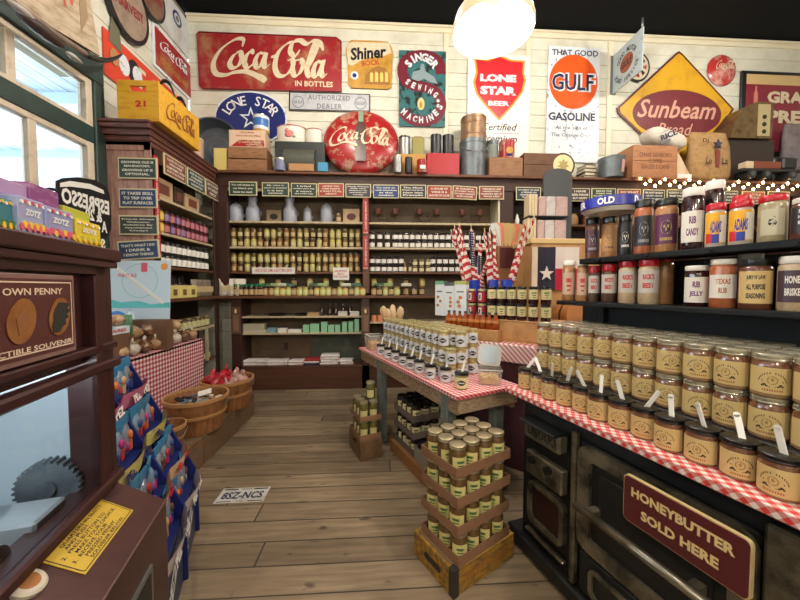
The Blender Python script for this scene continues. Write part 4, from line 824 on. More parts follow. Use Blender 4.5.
# round clock-like picture tin, stack of books, small bucket
pc = onY(567, 164, LY - .22); r_ = onY(579, 164, LY - .22).x - pc.x
o = obj('round_scale', MB().lathe([(0, .06), (r_, .06), (r_ * 1.02, 0), (r_ * .88, -.01), (r_ * .86, .01), (0, .01)], mat('dark_brown_rim', (64, 46, 36), .4), 32, M=Matrix.Rotation(R(-90), 4, 'X')), None, (pc.x, LY - .12, LZ + r_ * 1.02)); tag(o, 'round dark-rimmed old scale with cream dial on the ledge', 'scale')
part('dial', MB().prism(ell(0, 0, r_ * .85, r_ * .85, 28), -.012, -.006, mat('dial_cream', (220, 208, 158), .5)).prism(star(0, 0, r_ * .5, r_ * .28, 7), -.016, -.012, mat('dial_figure', (168, 150, 92), .5)), o)
for k in range(4):
    a_, c_ = lx(581 + k % 2), lx(593 - k % 2 * 1.5)
    o = obj('old_book', MB().box(-(c_ - a_) / 2, (c_ - a_) / 2, -.08, .1, .004, .046, mat('book_pages', (206, 196, 170), .7)).box(-(c_ - a_) / 2 - .006, (c_ - a_) / 2 + .004, -.085, .1, 0, .006, blackp).box(-(c_ - a_) / 2 - .006, (c_ - a_) / 2 + .004, -.085, .1, .044, .05, blackp), None, ((a_ + c_) / 2, LY, LZ + .0502 * k), R(2 * k)); tag(o, 'dark-covered old book %s in the stack by the scale' % ('at the bottom', 'second from the bottom', 'second from the top', 'at the top')[k], 'book', 'old books by the scale')
yy = LY - .12; a_, c_ = lx(600, yy), lx(623, yy); r_ = (c_ - a_) / 2; hh = lz(159, 612, yy) - LZ
o = obj('small_bucket', MB().lathe([(0, 0), (r_ * .85, 0), (r_, hh), (r_ * .96, hh), (r_ * .8, .02), (0, .02)], galv2, 24), None, ((a_ + c_) / 2, yy, LZ)); tag(o, 'small grey tin bucket with a pink label by the coffee crate', 'bucket')
part('pink_label', MB().lathe([(r_ * .90, hh * .2), (r_ * .985, hh * .8)], mat('pink_label', (206, 160, 156), .5), 8, a0=285, a1=345), o)
# wooden crate with rice sacks
yy = LY - .06; a_, c_ = lx(625, yy), lx(668, yy); hc = lz(150, 646, yy) - LZ
wood_crate('coffee_crate', 'pale printed wooden crate holding up the rice sacks', c_ - a_, .3, hc, ((a_ + c_) / 2, yy, LZ), R(0), mat('pale_crate_wood', (176, 122, 84), .6, c2=(150, 98, 66), scale=10, amt=.5, stretch=(1, 5, 5)), 'crate', 2, 'CHASE SANBORN\nCOFFEE\nSEALED 5 CANS', mat('crate_brown_print', (112, 66, 44), .6), hand=False)
a_, c_ = lx(608, yy), lx(625, yy)
def sack(name, label, w_, d_, h_, loc, rz, m, rot=None, cat='sack', squash=1.0):
    b = MB(); n = 10; vs = []; fs = []
    for i in range(n + 1):
        t_ = i / n; z = h_ * t_; k = (1 - .16 * max(0, 1 - 4 * t_) ** 2) * (1 - .13 * t_ ** 2) * (1 + .02 * math.sin(9 * t_)); th = k * (1 - .82 * t_ ** 3)
        for j in range(20):
            a = 2 * math.pi * j / 20; ca, sa = math.cos(a), math.sin(a); q = (abs(ca) ** 3.5 + abs(sa) ** 3.5) ** (-1 / 3.5)
            jit = 1 + .03 * math.sin(5 * a + 7 * t_) + random.uniform(-.015, .015)
            vs.append((w_ / 2 * ca * q * k * jit * (1 - .05 * t_), d_ / 2 * sa * q * th * jit, z))
    for i in range(n):
        for j in range(20): fs.append((i * 20 + j, i * 20 + (j + 1) % 20, (i + 1) * 20 + (j + 1) % 20, (i + 1) * 20 + j))
    fs.append(tuple(range(20))[::-1]); fs.append(tuple(n * 20 + j for j in range(20))); b.add(vs, fs, m, True)
    o = obj(name, b, None, loc, rz, rot); tag(o, label, cat); return o
rice = mat('white_sack_cloth', (208, 200, 188), .8, c2=(186, 176, 160), scale=14, amt=.4, bump=.3)
def pillow(name, label, w_, d_, h_, loc, rot, m):
    b = MB(); vs = []; n, k = 10, 20; sg = lambda q, e: math.copysign(abs(q) ** e, q)
    for i in range(n + 1):
        ph = math.pi * i / n - math.pi / 2
        for j in range(k): th = 2 * math.pi * j / k; jt = 1 + random.uniform(-.03, .03); vs.append((w_ / 2 * sg(math.cos(ph), .7) * sg(math.cos(th), .45) * jt, d_ / 2 * sg(math.cos(ph), .7) * sg(math.sin(th), .6) * jt, h_ / 2 * sg(math.sin(ph), .9) * (1 + .06 * math.cos(3 * th))))
    b.add(vs, [(i * k + j, i * k + (j + 1) % k, (i + 1) * k + (j + 1) % k, (i + 1) * k + j) for i in range(n) for j in range(k)], m, True)
    o = obj(name, b, None, loc, rot=rot); tag(o, label, 'sack'); return o
xr_ = lx(664, yy); o = pillow('rice_sack', 'white cloth rice sack lying over the printed crate', .60, .26, .24, (xr_ - .02, yy, LZ + hc + .14), (R(0), R(14), 0), rice)
t = MB(); Mr = Matrix.Translation((-.04, 0, 0)) @ Matrix.Rotation(R(-38), 4, 'Y'); put_text(t, 'RICE', .0, 0, .24, .075, dn, -.135, .03, M=Mr); t.box(-.10, .10, -.136, -.134, .06, .066, grt, M=Mr).box(-.14, .0, -.134, -.126, -.08, -.05, grt, M=Mr); part('lettering', t, o)
o = pillow('flour_sack', 'striped white sack lying behind the rice sack', .44, .2, .2, (lx(616, LY) + .0, LY + .08, LZ + .275), (0, R(-8), 0), rice)
for k in range(4): part('printed_stripe', MB().tube([(-.17 + .03 * j, -.104 + .004 * abs(j - 5), -.05 + .035 * k + .008 * math.sin(j)) for j in range(11)], .003, grt, 5), o)
wood_crate('wooden_box', 'brown wooden box under the striped sack', .26, .16, .17, (lx(612, LY + .06), LY + .08, LZ), 0, mat('dark_crate_wood', (104, 70, 46), .6), 'box', 1, hand=False)
o = obj('cornmeal_bag', MB().add([(-.1, -.05, 0), (.12, -.05, 0), (.12, .06, 0), (-.1, .06, 0), (-.09, -.005, .36), (-.04, -.005, .36), (-.04, .01, .36), (-.09, .01, .36)], [(0, 1, 5, 4), (1, 2, 6, 5), (2, 3, 7, 6), (3, 0, 4, 7), (4, 5, 6, 7), (0, 3, 2, 1)], mat('striped_paper', (216, 190, 160), .6, c2=(196, 140, 90), scale=2.2, amt=.5, stretch=(14, 1, 1))), None, (lx(676, yy), yy - .08, LZ)); tag(o, 'tapered cream paper bag with orange stripes beside the crate', 'bag')
part('base_label', MB().box(-.09, .11, -.055, -.049, .01, .06, white), o)
brl = mat('burlap', (166, 132, 88), .9, c2=(138, 104, 66), scale=18, amt=.5, bump=.5)
x, w_, h_ = fit(686, 729, 134, yy); o = sack('burlap_sack', 'tan burlap sack with a star emblem on the ledge', w_ * .98, .22, h_ * 1.02, (x, yy, LZ), 0, brl)
t = MB(); t.prism(star(.03, h_ * .72, .07), -.122, -.108, mat('sack_blue', (52, 56, 72), .7)); t.prism([(.0, h_ * .6), (.06, h_ * .6), (.05, h_ * .25), (.01, h_ * .25)], -.122, -.108, mat('sack_red', (128, 58, 54), .7)); put_text(t, 'Lo', -.1, h_ * .38, .08, .09, ink, -.123, .01); put_text(t, 'La', .13, h_ * .38, .08, .09, ink, -.123, .01); put_text(t, 'DJ', -.15, h_ * .78, .08, .07, ink, -.115, .01); part('star_emblem', t, o)
# brass cash register shape, toy truck and grey sack at the end
brs = mat('old_brass', (128, 106, 74), .35, .7, c2=(78, 62, 46), scale=8, amt=.5)
yy2 = LY + .02; a_, c_ = lx(720, yy2), lx(768, yy2); w_ = c_ - a_
b0, h0 = LZ + .0, lh(142, 745, yy2)
o = empty('brass_register', ((a_ + c_) / 2, yy2, LZ)); tag(o, 'old brass cash register with curved ornate case above the toy truck', 'cash register')
part('cabinet', MB().box(-w_ / 2, w_ / 2, -.08, .16, 0, h0, mat('register_dark', (48, 38, 34), .5), bev=.01), o)
zt_ = lz(106, 745, yy2) - LZ; pr = [(-w_ * .48, h0), (-w_ * .40, h0 + (zt_ - h0) * .45), (-w_ * .2, h0 + (zt_ - h0) * .85), (w_ * .05, zt_), (w_ * .38, zt_ * .99), (w_ * .36, h0)]
part('brass_case', MB().prism(pr, -.12, .14, brs), o)
b = MB().prism([(w_ * .06, h0 + .03), (w_ * .06, zt_ - .04), (w_ * .3, zt_ - .04), (w_ * .3, h0 + .03)], -.128, -.12, mat('pale_brass', (206, 190, 150), .4, .6))
for k in range(3): b.prism(ell(w_ * .18, h0 + .09 + .1 * k, .03, .03, 10), -.134, -.128, mat('register_dark', (48, 38, 34), .5))
part('ornate_panel', b, o)
yy3 = LY - .19; a_, c_ = lx(738, yy3), lx(798, yy3); w_ = c_ - a_
o = empty('toy_truck', ((a_ + c_) / 2, yy3, LZ)); tag(o, 'dark old toy truck with wooden load on the ledge', 'toy truck')
k1 = mat('toy_black', (36, 36, 40), .4)
part('chassis', MB().box(-w_ / 2, w_ / 2, -.06, .06, .10, .14, k1, bev=.006), o); part('cab', MB().box(w_ * .18, w_ * .42, -.06, .06, .14, .30, k1, bev=.02), o)
part('wooden_load', MB().box(-w_ * .28, w_ * .15, -.055, .055, .14, .235, mat('load_wood', (128, 66, 46), .5), bev=.004).box(-w_ * .42, -w_ * .3, -.055, .055, .14, .235, mat('load_pale', (206, 188, 156), .5), bev=.004), o)
for x in (-.34, -.1, .32): part('wheel', MB().cyl(.062, -.075, .075, k1, seg=18, M=Matrix.Translation((w_ * x, 0, .062)) @ Matrix.Rotation(R(90), 4, 'X')).cyl(.03, -.08, .08, galv2, seg=12, M=Matrix.Translation((w_ * x, 0, .062)) @ Matrix.Rotation(R(90), 4, 'X')), o)
x, w_, h_ = fit(782, 815, 124, LY + .05); sack('grey_sack', 'crumpled grey cloth sack at the far end of the ledge', w_, .2, h_, (x, LY + .06, LZ), 0, mat('grey_cloth', (122, 114, 118), .8, c2=(96, 88, 92), scale=8, amt=.5, bump=.4))
# string of warm lights tacked along the ledge edge
sl = empty('string_lights', (lx(640, YF - .07), YF - .075, LZ - .02)); tag(sl, 'string of warm bulbs shaped as flare stars along the ledge edge over the spice rack', 'string lights')
blb = mat('warm_bulb', (255, 214, 160), .4, emit=14); x0 = sl.location.x; pts = []
for k in range(34):
    px = 640 + k * 4.9; q = onY(px, 178.5 + (px - 640) * .035 + (0, 5.5, 2, 7, 3.5)[k % 5], YF - .075); pts.append((q.x - x0, 0, q.z - LZ + .02))
    part('bulb', MB().add([], [], blb) if False else MB().prism(star(0, 0, .024, .010, 5, 90), -.012, -.004, blb), sl, loc=pts[-1])  # star outline puts the flare of a round bulb into its shape
part('wire', MB().tube(pts, .0025, mat('green_wire', (40, 50, 36), .6), 4), sl)
# ================================================================ jars: makers
def jar_kind(name, cat, r, h, body, lidm, label=None, shoulder=.8, lidh=.13, seg=14, print_=None, lh_=(.14, .68), arc=120, lidr=None, lidlabel=None, stick=False, top=None):
    """A jar as its own thing: glass body with contents, lid, paper label with its printing."""
    b = MB(); rl = (lidr or .88) * r; z1 = h * (1 - lidh)
    b.lathe([(0, 0), (r * .9, 0), (r, h * .04), (r, h * shoulder * .9), (r * .96, h * shoulder * .97), (rl * .93, h * (shoulder + .06)), (rl * .93, z1 + .001)], body, seg)
    if top: b.lathe([(r * 1.002, h * shoulder * .78), (r * 1.002, h * shoulder * .9), (r * .965, h * shoulder * .97), (rl * .94, h * (shoulder + .055))], top, seg)
    o = obj(name, b); KIDS[o.name] = []
    l = MB().lathe([(rl, z1 - h * .01), (rl * 1.02, z1), (rl * 1.02, h * .985), (rl * .95, h), (0, h)], lidm, seg)
    if seg > 12: l.lathe([(rl * 1.03, z1 + h * .015), (rl * 1.05, z1 + h * .03), (rl * 1.03, z1 + h * .045)], lidm, seg)
    lp = part('lid', l, o)
    if lidlabel: part('lid_label', MB().lathe([(rl * .8, h + .0006), (0, h + .0006)], lidlabel, seg), lp)
    if label:
        za_, zb_ = lh_[0] * h, lh_[1] * h; rr = r * 1.008
        lb = MB().lathe([(rr, za_), (rr, zb_)], label, max(8, seg * arc // 360 + 4), a0=270 - arc / 2, a1=270 + arc / 2); lp2 = part('paper_label', lb, o)
        if print_: pm = MB(); print_(pm, rr * 1.004, za_, zb_); part('label_print', pm, lp2)
    if stick:
        part('taster_stick', MB().box(-.0075, .0075, -.0012, .0012, -.02, .062, whitep, bev=.001).prism(ell(0, .062, .0075, .0075, 10), -.0012, .0012, whitep), o, loc=(.005, .0, h), rot=(R(-12), R(22), R(30)))
    return Kind(o, cat)
def cylq(pm, r, a0, a1, z0, z1, m, n=1):
    vs = []
    for i in range(n + 1):
        a = R(270 + a0 + (a1 - a0) * i / n); vs += [(r * math.cos(a), r * math.sin(a), z0), (r * math.cos(a), r * math.sin(a), z1)]
    pm.add(vs, [(2 * i, 2 * i + 2, 2 * i + 3, 2 * i + 1) for i in range(n)], m)
brownink = mat('brown_ink', (70, 46, 30), .6); ochre = mat('ochre_ink', (170, 84, 50), .6)
def cyld(pm, r, a, zc, ra, rz, m, n=14):
    """An oval printed on the jar wall: angle a and half-width ra in degrees."""
    pts = [(a + ra * math.cos(2 * math.pi * k / n), zc + rz * math.sin(2 * math.pi * k / n)) for k in range(n)]
    pm.add([(r * math.cos(R(270 + q)), r * math.sin(R(270 + q)), z) for q, z in pts], [tuple(range(n))], m)
def honey_print(pm, r, z0, z1):           # arched lettering, bees and blossoms, a red-brown line
    H_ = z1 - z0; zc_ = z0 + H_ * .42; tn = mat('tan_ink', (176, 142, 92), .6)
    for k in range(17):
        a = 180 - 11.25 * k; x = 38 * math.cos(R(a)); z = zc_ + H_ * .38 * math.sin(R(a))
        if 0 < k < 16 and k != 8: cylq(pm, r, x - 1.4, x + 1.4, z - H_ * .035, z + H_ * .035, brownink)
    cyld(pm, r, 0, zc_ + H_ * .10, 15, H_ * .17, tn); cyld(pm, r * 1.002, 0, zc_ + H_ * .10, 11, H_ * .12, honeyp); cyld(pm, r * 1.004, 0, zc_ + H_ * .12, 5, H_ * .07, tn)
    for sx in (-1, 1):
        cyld(pm, r, sx * 21, zc_ - H_ * .08, 5.5, H_ * .045, brownink, 8); cyld(pm, r * 1.003, sx * 27, zc_ - H_ * .12, 3.5, H_ * .035, brownink, 8); cyld(pm, r, sx * 15, zc_ - H_ * .13, 4, H_ * .03, brownink, 8)
        cyld(pm, r, sx * 27, zc_ + H_ * .06, 2.2, H_ * .025, brownink, 6); cyld(pm, r * 1.003, sx * 8, zc_ - H_ * .15, 3, H_ * .025, tn, 6)
    for k in range(9): cylq(pm, r, -27 + k * 6.4, -27 + k * 6.4 + 3.6, z0 + H_ * .1, z0 + H_ * .17, ochre)
def name_print(m_, m2=None):
    def f(pm, r, z0, z1):
        H_ = z1 - z0; cylq(pm, r, -26, 26, z0 + H_ * .55, z0 + H_ * .74, m_, 4); cylq(pm, r, -20, 20, z0 + H_ * .36, z0 + H_ * .44, m2 or m_, 4); cylq(pm, r, -14, 14, z0 + H_ * .16, z0 + H_ * .23, m2 or m_, 3)
    return f
def diamond_print(pm, r, z0, z1):
    H_ = z1 - z0; c = (z0 + z1) / 2
    for k, (w_, t_) in enumerate(((40, .06), (30, .15), (18, .24))): cylq(pm, r * (1 + .001 * k), -w_, w_, c - H_ * t_, c + H_ * t_, ink, 5)
    cylq(pm, r * 1.006, -24, 24, c - H_ * .05, c + H_ * .05, white, 4)
tan = [mat('jar_tan', (122, 92, 54), .18, coat=.6), mat('jar_peach', (140, 94, 52), .18, coat=.6), mat('jar_olive', (92, 84, 42), .18, coat=.6), mat('jar_straw', (150, 126, 66), .18, coat=.6), mat('jar_umber', (84, 54, 32), .18, coat=.6), mat('jar_pale_yellow', (190, 180, 100), .2, coat=.6)]
cname = ['tan', 'peach', 'olive', 'straw', 'umber', 'pale yellow']
plum = mat('jar_plum', (48, 20, 26), .15, coat=.8); dk = mat('jar_dark_brown', (58, 34, 24), .15, coat=.8)
lidb = mat('bronze_lid', (140, 122, 90), .3, .8)
shelfjar = [jar_kind('preserve_jar', 'jar', .037, .122, m_, lidb, mat('tan_label', (188, 166, 122), .6) if i in (0, 1, 4) else mat('pale_label', (196, 184, 140), .6), seg=10, arc=100, lh_=(.14, .56)) for i, m_ in enumerate(tan)]
whitejar = jar_kind('jam_jar', 'jar', .037, .105, plum, blackp, white, seg=10, arc=140, lh_=(.14, .64))
pair = [jar_kind('small_cream_jar', 'jar', .036, .085, dk, gold, paper, seg=10, arc=130)]
def bay_row(px0, px1, step, z, layer, shelf, bay, kinds, h, group, skip=(), y=4.42, base=None, jit=.4):
    """One layer of jars along a back-wall shelf, named from the corner outwards."""
    x0, x1 = bx(px0, 240, y), bx(px1, 240, y); n = int((x1 - x0) / step); k_ = 0
    for i in range(n + 1):
        if i in skip: continue
        k = random.randrange(len(kinds)) if len(kinds) > 1 else 0; x = x0 + (x1 - x0) * i / n
        cn = (cname[k] + ' ' if kinds is shelfjar else '')
        kinds[k].put((x, y + random.uniform(-.006, .006), z), R(random.uniform(-25, 25)), f'{cn}{"preserve jar" if kinds is shelfjar else "jam jar"}, {ORD[k_]} from the corner, {layer} layer, {shelf}, {bay}', group); k_ += 1
def two(px0, px1, step, z, shelf, bay, kinds, h, g, s0=(), s1=()):
    bay_row(px0, px1, step, z, 'lower', shelf, bay, kinds, h, g + ', lower layer', s0)
    bay_row(px0, px1, step, z + h + .001, 'upper', shelf, bay, kinds, h, g + ', upper layer', s1)
two(234, 358, .0815, 1.875, 'second shelf down', 'first bay', shelfjar, .122, 'preserve jars on the second shelf', (), ())
two(234, 357, .0815, 1.55, 'third shelf down', 'first bay', shelfjar, .122, 'preserve jars on the third shelf', (), ())
# middle bay: white-labelled plum jars
def two2(px0, px1, z, shelf, g, n0):
    for lay in (0, 1):
        x0, x1 = bx(px0, 240, 4.42), bx(px1, 240, 4.42); n = int((x1 - x0) / .078)
        for i in range(n + 1):
            whitejar.put((x0 + (x1 - x0) * i / max(1, n), 4.42, z + lay * .106), R(random.uniform(-15, 15)), f'white-labelled {g} jar, {ORD[i]} along, {("lower", "upper")[lay]} layer, {shelf}', g + ', ' + ('lower', 'upper')[lay] + ' layer')
two2(372, 395, 1.875 + .0, 'second shelf', 'plum jam by red strip', 5); two2(400, 442, 1.875, 'second shelf', 'plum jam mid-block', 8); two2(448, 484, 1.875, 'second shelf', 'plum jam behind flags', 6)
two2(372, 401, 1.55, 'third shelf', 'plum jam by post', 5); two2(433, 470, 1.55, 'third shelf', 'plum jam far-block', 6)
for i, px in enumerate((415, 421.5, 428)):
    for lay in (0, 1): pair[0].put((bx(px, 240, 4.42), 4.42, 1.55 + .086 * lay), 0, f'short cream-labelled jar in the middle bay gap, {ORD[i]} along, {("lower", "upper")[lay]} layer', 'short jars between two blocks of jam')
for i, px in enumerate((405, 410)):
    o = obj('slim_bottle', MB().lathe([(0, 0), (.022, 0), (.022, .09), (.01, .12), (.01, .15), (0, .15)], (tan[0], dk)[i], 10), None, (bx(px, 240, 4.42), 4.42, 1.55)); tag(o, ('slim amber sauce bottle between two jam blocks', 'slim dark sauce bottle beside the amber one')[i], 'bottle'); part('cap', MB().cyl(.011, .15, .165, blackp, seg=8), o); part('paper_label', MB().lathe([(.0225, .015), (.0225, .07)], paper, 8, a0=200, a1=340), o)
# counter row: jars in front, darker jars with green lids and sampler packs behind
ctr = [jar_kind('counter_jar', 'jar', .039, .118, m_, lidm, lb, seg=10, arc=120) for m_, lidm, lb in ((tan[5], gold, mat('pale_green_label', (214, 216, 150), .6)), (tan[1], blackp, mat('tan_label', (188, 166, 122), .6)), (dk, lidb, mat('beige_label', (190, 164, 116), .6)), (mat('jar_mustard', (204, 160, 70), .2, coat=.5), lidb, mat('pale_green_label', (214, 216, 150), .6)))]
cn2 = ['pale yellow jar', 'peach jar with black lid', 'dark jar with beige label', 'mustard jar']
grl = jar_kind('green_lid_jar', 'jar', .035, .15, dk, mat('green_lid', (22, 120, 74), .4), mat('beige_label', (190, 164, 116), .6), seg=10, arc=120, lidh=.2, lh_=(.1, .55))
for i in range(6): grl.put((bx(236 + 5.2 * i, 290, 4.33), 4.33, 1.236), 0, f'green-lidded jar on the counter shelf, {ORD[i]} from the corner', 'green-lidded jars on the counter shelf')
for i in range(25):
    px = 259 + 5.7 * i
    if px > 362 and px < 369: continue
    k = random.choice((0, 0, 1, 2, 3, 2))
    if px < 430: ctr[k].put((bx(px + 1, 290, 4.33), 4.33, 1.236), R(random.uniform(-20, 20)), f'{cn2[k]} in the front row of the counter shelf, {ORD[i]} along', 'jars in the front row of the counter shelf')
for i in range(21):
    px = 262 + 8.0 * i
    if px > 425 or 361 < px < 371: continue
    k = random.choice((0, 1, 2, 2))
    ctr[k].put((bx(px, 285, 4.46), 4.46, 1.236), R(random.uniform(-30, 30)), f'{cn2[k]} in the back row of the counter shelf, {ORD[i]} along', 'jars in the back row of the counter shelf')
    if i % 2 == 0: ctr[(k + 1) % 4].put((bx(px, 285, 4.46), 4.46, 1.236 + .119), R(random.uniform(-30, 30)), f'{cn2[(k + 1) % 4]} standing on a back-row counter jar, {ORD[i]} spot along', 'jars on top of the back row of the counter shelf')
for k in (grl, whitejar, *ctr): k.done()
# green and white sample packets lying over the counter jars
for i, px in enumerate((263, 270, 278, 286, 311, 319, 342, 353, 375, 384, 402)):
    c = ((60, 96, 60), (150, 170, 110), (214, 214, 196), (52, 92, 70))[i % 4]
    o = obj('herb_packet', MB().box(-.07, .07, -.02, .02, 0, .045, mat('packet_%d' % (i % 4), c, .35, c2=(226, 226, 210), scale=30, amt=.3), bev=.012), None, (bx(px, 285, 4.46), 4.455, 1.236 + (.238 if False else .119) ), R(random.uniform(-20, 20)))
    o.location = (bx(px + 4, 285, 4.38), 4.385, 1.236 + .1185); o.location.y = 4.36
    tag(o, f'glossy herb dip packet lying on the counter jars, {ORD[i]} from the corner', 'packet', 'herb packets over the counter jars')
# top shelf of the first bay: enamel ware and boxes
def milkcan(kind, px, w_px, ytop, label, z=2.205, y=4.45, tall=True):
    a_, c_ = bx(px - w_px / 2, 210, y), bx(px + w_px / 2, 210, y); r_ = (c_ - a_) / 2; h_ = onY(px, ytop, y).z - z
    m_ = mat('grey_enamel', (158, 162, 176), .3, c2=(132, 136, 150), scale=9, amt=.4)
    if tall: pr = [(0, 0), (r_, 0), (r_, h_ * .5), (r_ * .62, h_ * .68), (r_ * .6, h_ * .86), (r_ * .7, h_ * .9), (r_ * .7, h_), (0, h_ * 1.0)]
    else: pr = [(0, 0), (r_ * .95, 0), (r_, h_ * .1), (r_, h_ * .7), (r_ * .85, h_ * .85), (r_ * .5, h_ * .96), (0, h_)]
    o = obj(kind, MB().lathe(pr, m_, 20), None, ((a_ + c_) / 2, y, z)); tag(o, label, 'milk can' if tall else 'canister')
    part('side_handle', MB().tube([(r_ * .9, 0, h_ * .45), (r_ * 1.2, 0, h_ * .42), (r_ * 1.2, 0, h_ * .3), (r_ * .95, 0, h_ * .25)], .006, m_, 6), o)
    if not tall: part('knob', MB().blob((0, 0, h_ + .008), .012, m_, 8), o)
milkcan('enamel_canister', 236, 14, 203.5, 'grey enamel canister with a small dark plate, closest to the corner', tall=False)
milkcan('milk_can', 253, 13.5, 197.5, 'tall grey enamel milk can between canister and dark box'); milkcan('milk_can', 290, 13.5, 197.5, 'tall grey enamel milk can beside the dark picture box')
milkcan('enamel_mug', 307.5, 8, 207.5, 'small grey enamel mug on the top shelf', tall=False); milkcan('enamel_canister', 326.5, 12, 204.5, 'rounded grey enamel canister beside a small tan jar', tall=False)
def smallbox(name, px0, px1, yt, yb, m_, label, y=4.43, z=None, d_=.05, pic=None, rz=0):
    a, c = onY(px0, yb, y), onY(px1, yt, y); z = a.z if z is None else z; h_ = c.z - z; w_ = c.x - a.x
    o = obj(name, MB().box(-w_ / 2, w_ / 2, 0, d_ * 2, 0, h_, m_, bev=.003), None, ((a.x + c.x) / 2, y, z), rz); tag(o, label, 'box')
    if pic: part('picture_label', MB().prism(ell(0, h_ * .45, w_ * .28, h_ * .24, 16), -.002, 0, pic), o)
    return o
smallbox('soap_box', 266.5, 281, 210, 218.5, mat('dull_gold_card', (136, 118, 88), .6), 'dull gold box with dark picture between the two milk cans', z=2.205, pic=ink)
shelfjar[0].put((bx(337.5, 210), 4.42, 2.205), 0, 'single tan preserve jar on the top shelf between canister and box')
smallbox('soap_box', 343, 359.5, 209, 218.5, mat('beige_card', (186, 158, 126), .6), 'beige box with dark oval picture next to the middle post', z=2.205, pic=mat('oval_dark_red', (84, 34, 34), .5))
for k in shelfjar: k.done()
# iron stands with two bowls each, top shelf of middle bay
for i, px in enumerate((387, 430, 474.5)):
    im = mat('rusty_iron', (82, 50, 40), .6); xx = bx(px, 210); z = 2.205
    o = empty('bowl_stand', (xx, 4.46, z)); tag(o, ('iron two-bowl stand nearest the red strip signs', 'iron two-bowl stand in the middle of the three', 'iron two-bowl stand nearest the dark cabinet post')[i], 'stand')
    part('frame', MB().tube([(-.16, 0, .004), (.16, 0, .004)], .005, im, 6).tube([(0, 0, 0), (0, 0, .15)], .006, im, 6).tube([(-.12, 0, .06), (.12, 0, .06)], .005, im, 6).tube([(-.12, 0, 0), (-.12, 0, .13)], .004, im, 6).tube([(.12, 0, 0), (.12, 0, .13)], .004, im, 6), o)
    for s_ in (-1, 1): part('bowl', MB().lathe([(0, .13), (.035, .13), (.055, .2), (.05, .2), (.03, .14), (0, .14)], mat('bowl_brown', (112, 68, 54), .5), 14, (s_ * .12, 0, 0)), o)
# lower shelves: pans, books, mint coloured boxes, folded paper goods
mint = mat('mint_green', (142, 196, 160), .5)
for i, px in enumerate((273, 300)):
    xx = bx(px, 315); o = obj('cast_iron_pan', MB().lathe([(0, 0), (.1, 0), (.125, .03), (.12, .03), (.1, .006), (0, .006)], blackp, 24), None, (xx, 4.46, .965)); tag(o, ('black skillet on the upper low shelf nearer the corner post', 'black skillet on the upper low shelf by the tan block')[i], 'pan')
    part('handle', MB().box(.12, .25, -.012, .012, .02, .03, blackp, bev=.004), o)
smallbox('wooden_block_box', 307, 319, 312.5, 317, mat('tan_block', (196, 164, 120), .6), 'small tan box on the upper low shelf', z=.965, y=4.36)
for i, (a_, c_) in enumerate(((338, 347), (350, 359))): smallbox('paper_packet', a_, c_, 311.5, 316.5, white, ('white packet on the upper low shelf, nearer the tan box', 'white packet on the upper low shelf beside the post')[i], z=.965, y=4.36)
for i, px in enumerate((322, 330, 336, 343, 350)):
    xx = bx(px, 300, 4.5); o = obj('dark_bottle', MB().lathe([(0, 0), (.03, 0), (.03, .09), (.012, .12), (.012, .15), (0, .15)], dk, 10), None, (xx, 4.5, .965)); tag(o, f'dark bottle at the back of the low shelf, {ORD[i]} from the tan box', 'bottle'); part('cap', MB().cyl(.014, .15, .165, blackp, seg=8), o)
for i, (a_, c_, yt, m_) in enumerate(((242, 266, 327, mat('bone_paper', (190, 182, 160), .6)), (242.5, 264, 324, mat('bone_paper2', (176, 168, 148), .6)))):
    smallbox('folded_linen', a_, c_, yt + (3 if i == 0 else 0), 333, m_, ('folded cream linen pile at the bottom, beside the corner post', 'folded grey linen pile resting on the cream one')[i], z=.745 + (.035 if i else 0), y=4.36)
smallbox('paper_stack', 267, 276, 328, 333, mat('blue_card', (120, 154, 170), .6), 'pale blue paper stack on the lower shelf', z=.745, y=4.36); smallbox('paper_stack', 277.5, 286, 328.5, 333, white, 'white paper stack beside the pale blue one', z=.745, y=4.36); smallbox('paper_stack', 288, 301, 329.5, 333, white, 'low white paper stack in the centre of the lower shelf', z=.745, y=4.36)
for i, (a_, c_, yt) in enumerate(((303, 309, 325), (310, 319, 324), (321, 327, 322), (328, 334, 325), (335, 340, 325), (342, 347, 322), (348.5, 353, 321.5), (354.5, 359, 319))):
    smallbox('mint_canister_box', a_, c_, yt, 332.5, mint, f'mint green box on the lower shelf, {ORD[i]} of its row from the white papers', z=.745, y=4.36)
# printed tea towels piled on the bottom shelf
tw = [mat('towel_white', (222, 216, 214), .8, c2=(186, 176, 176), scale=10, amt=.4), mat('towel_print', (220, 212, 210), .8, c2=(186, 100, 104), scale=14, amt=.2), mat('towel_navy', (52, 52, 78), .8), mat('towel_red', (150, 34, 44), .8)]
for i, (a_, c_, nl, hh, ms) in enumerate(((244, 267.5, 2, .036, 0), (268, 288, 2, .032, 1), (288.5, 304, 2, .030, 1), (304.5, 320, 3, .026, 2), (320.5, 339, 4, .033, 0), (339.5, 353, 2, .03, 0))):
    xa, xb = bx(a_, 360, 4.4), bx(c_, 360, 4.4)
    for j in range(nl):
        m_ = tw[ms if j == 0 or ms != 2 else (3 if j == 2 else 1)]
        o = obj('tea_towel', MB().box(-(xb - xa) / 2, (xb - xa) / 2, -.09, .1, 0, hh, m_, bev=.011), None, ((xa + xb) / 2 + random.uniform(-.008, .008), 4.43, .31 + j * (hh + .0005)), R(random.uniform(-5, 5)))
        tag(o, f'folded tea towel, {("bottom", "second", "third", "fourth")[j]} in the {ORD[i]} pile from the corner, bottom shelf', 'tea towel', 'folded tea towels on the bottom shelf')
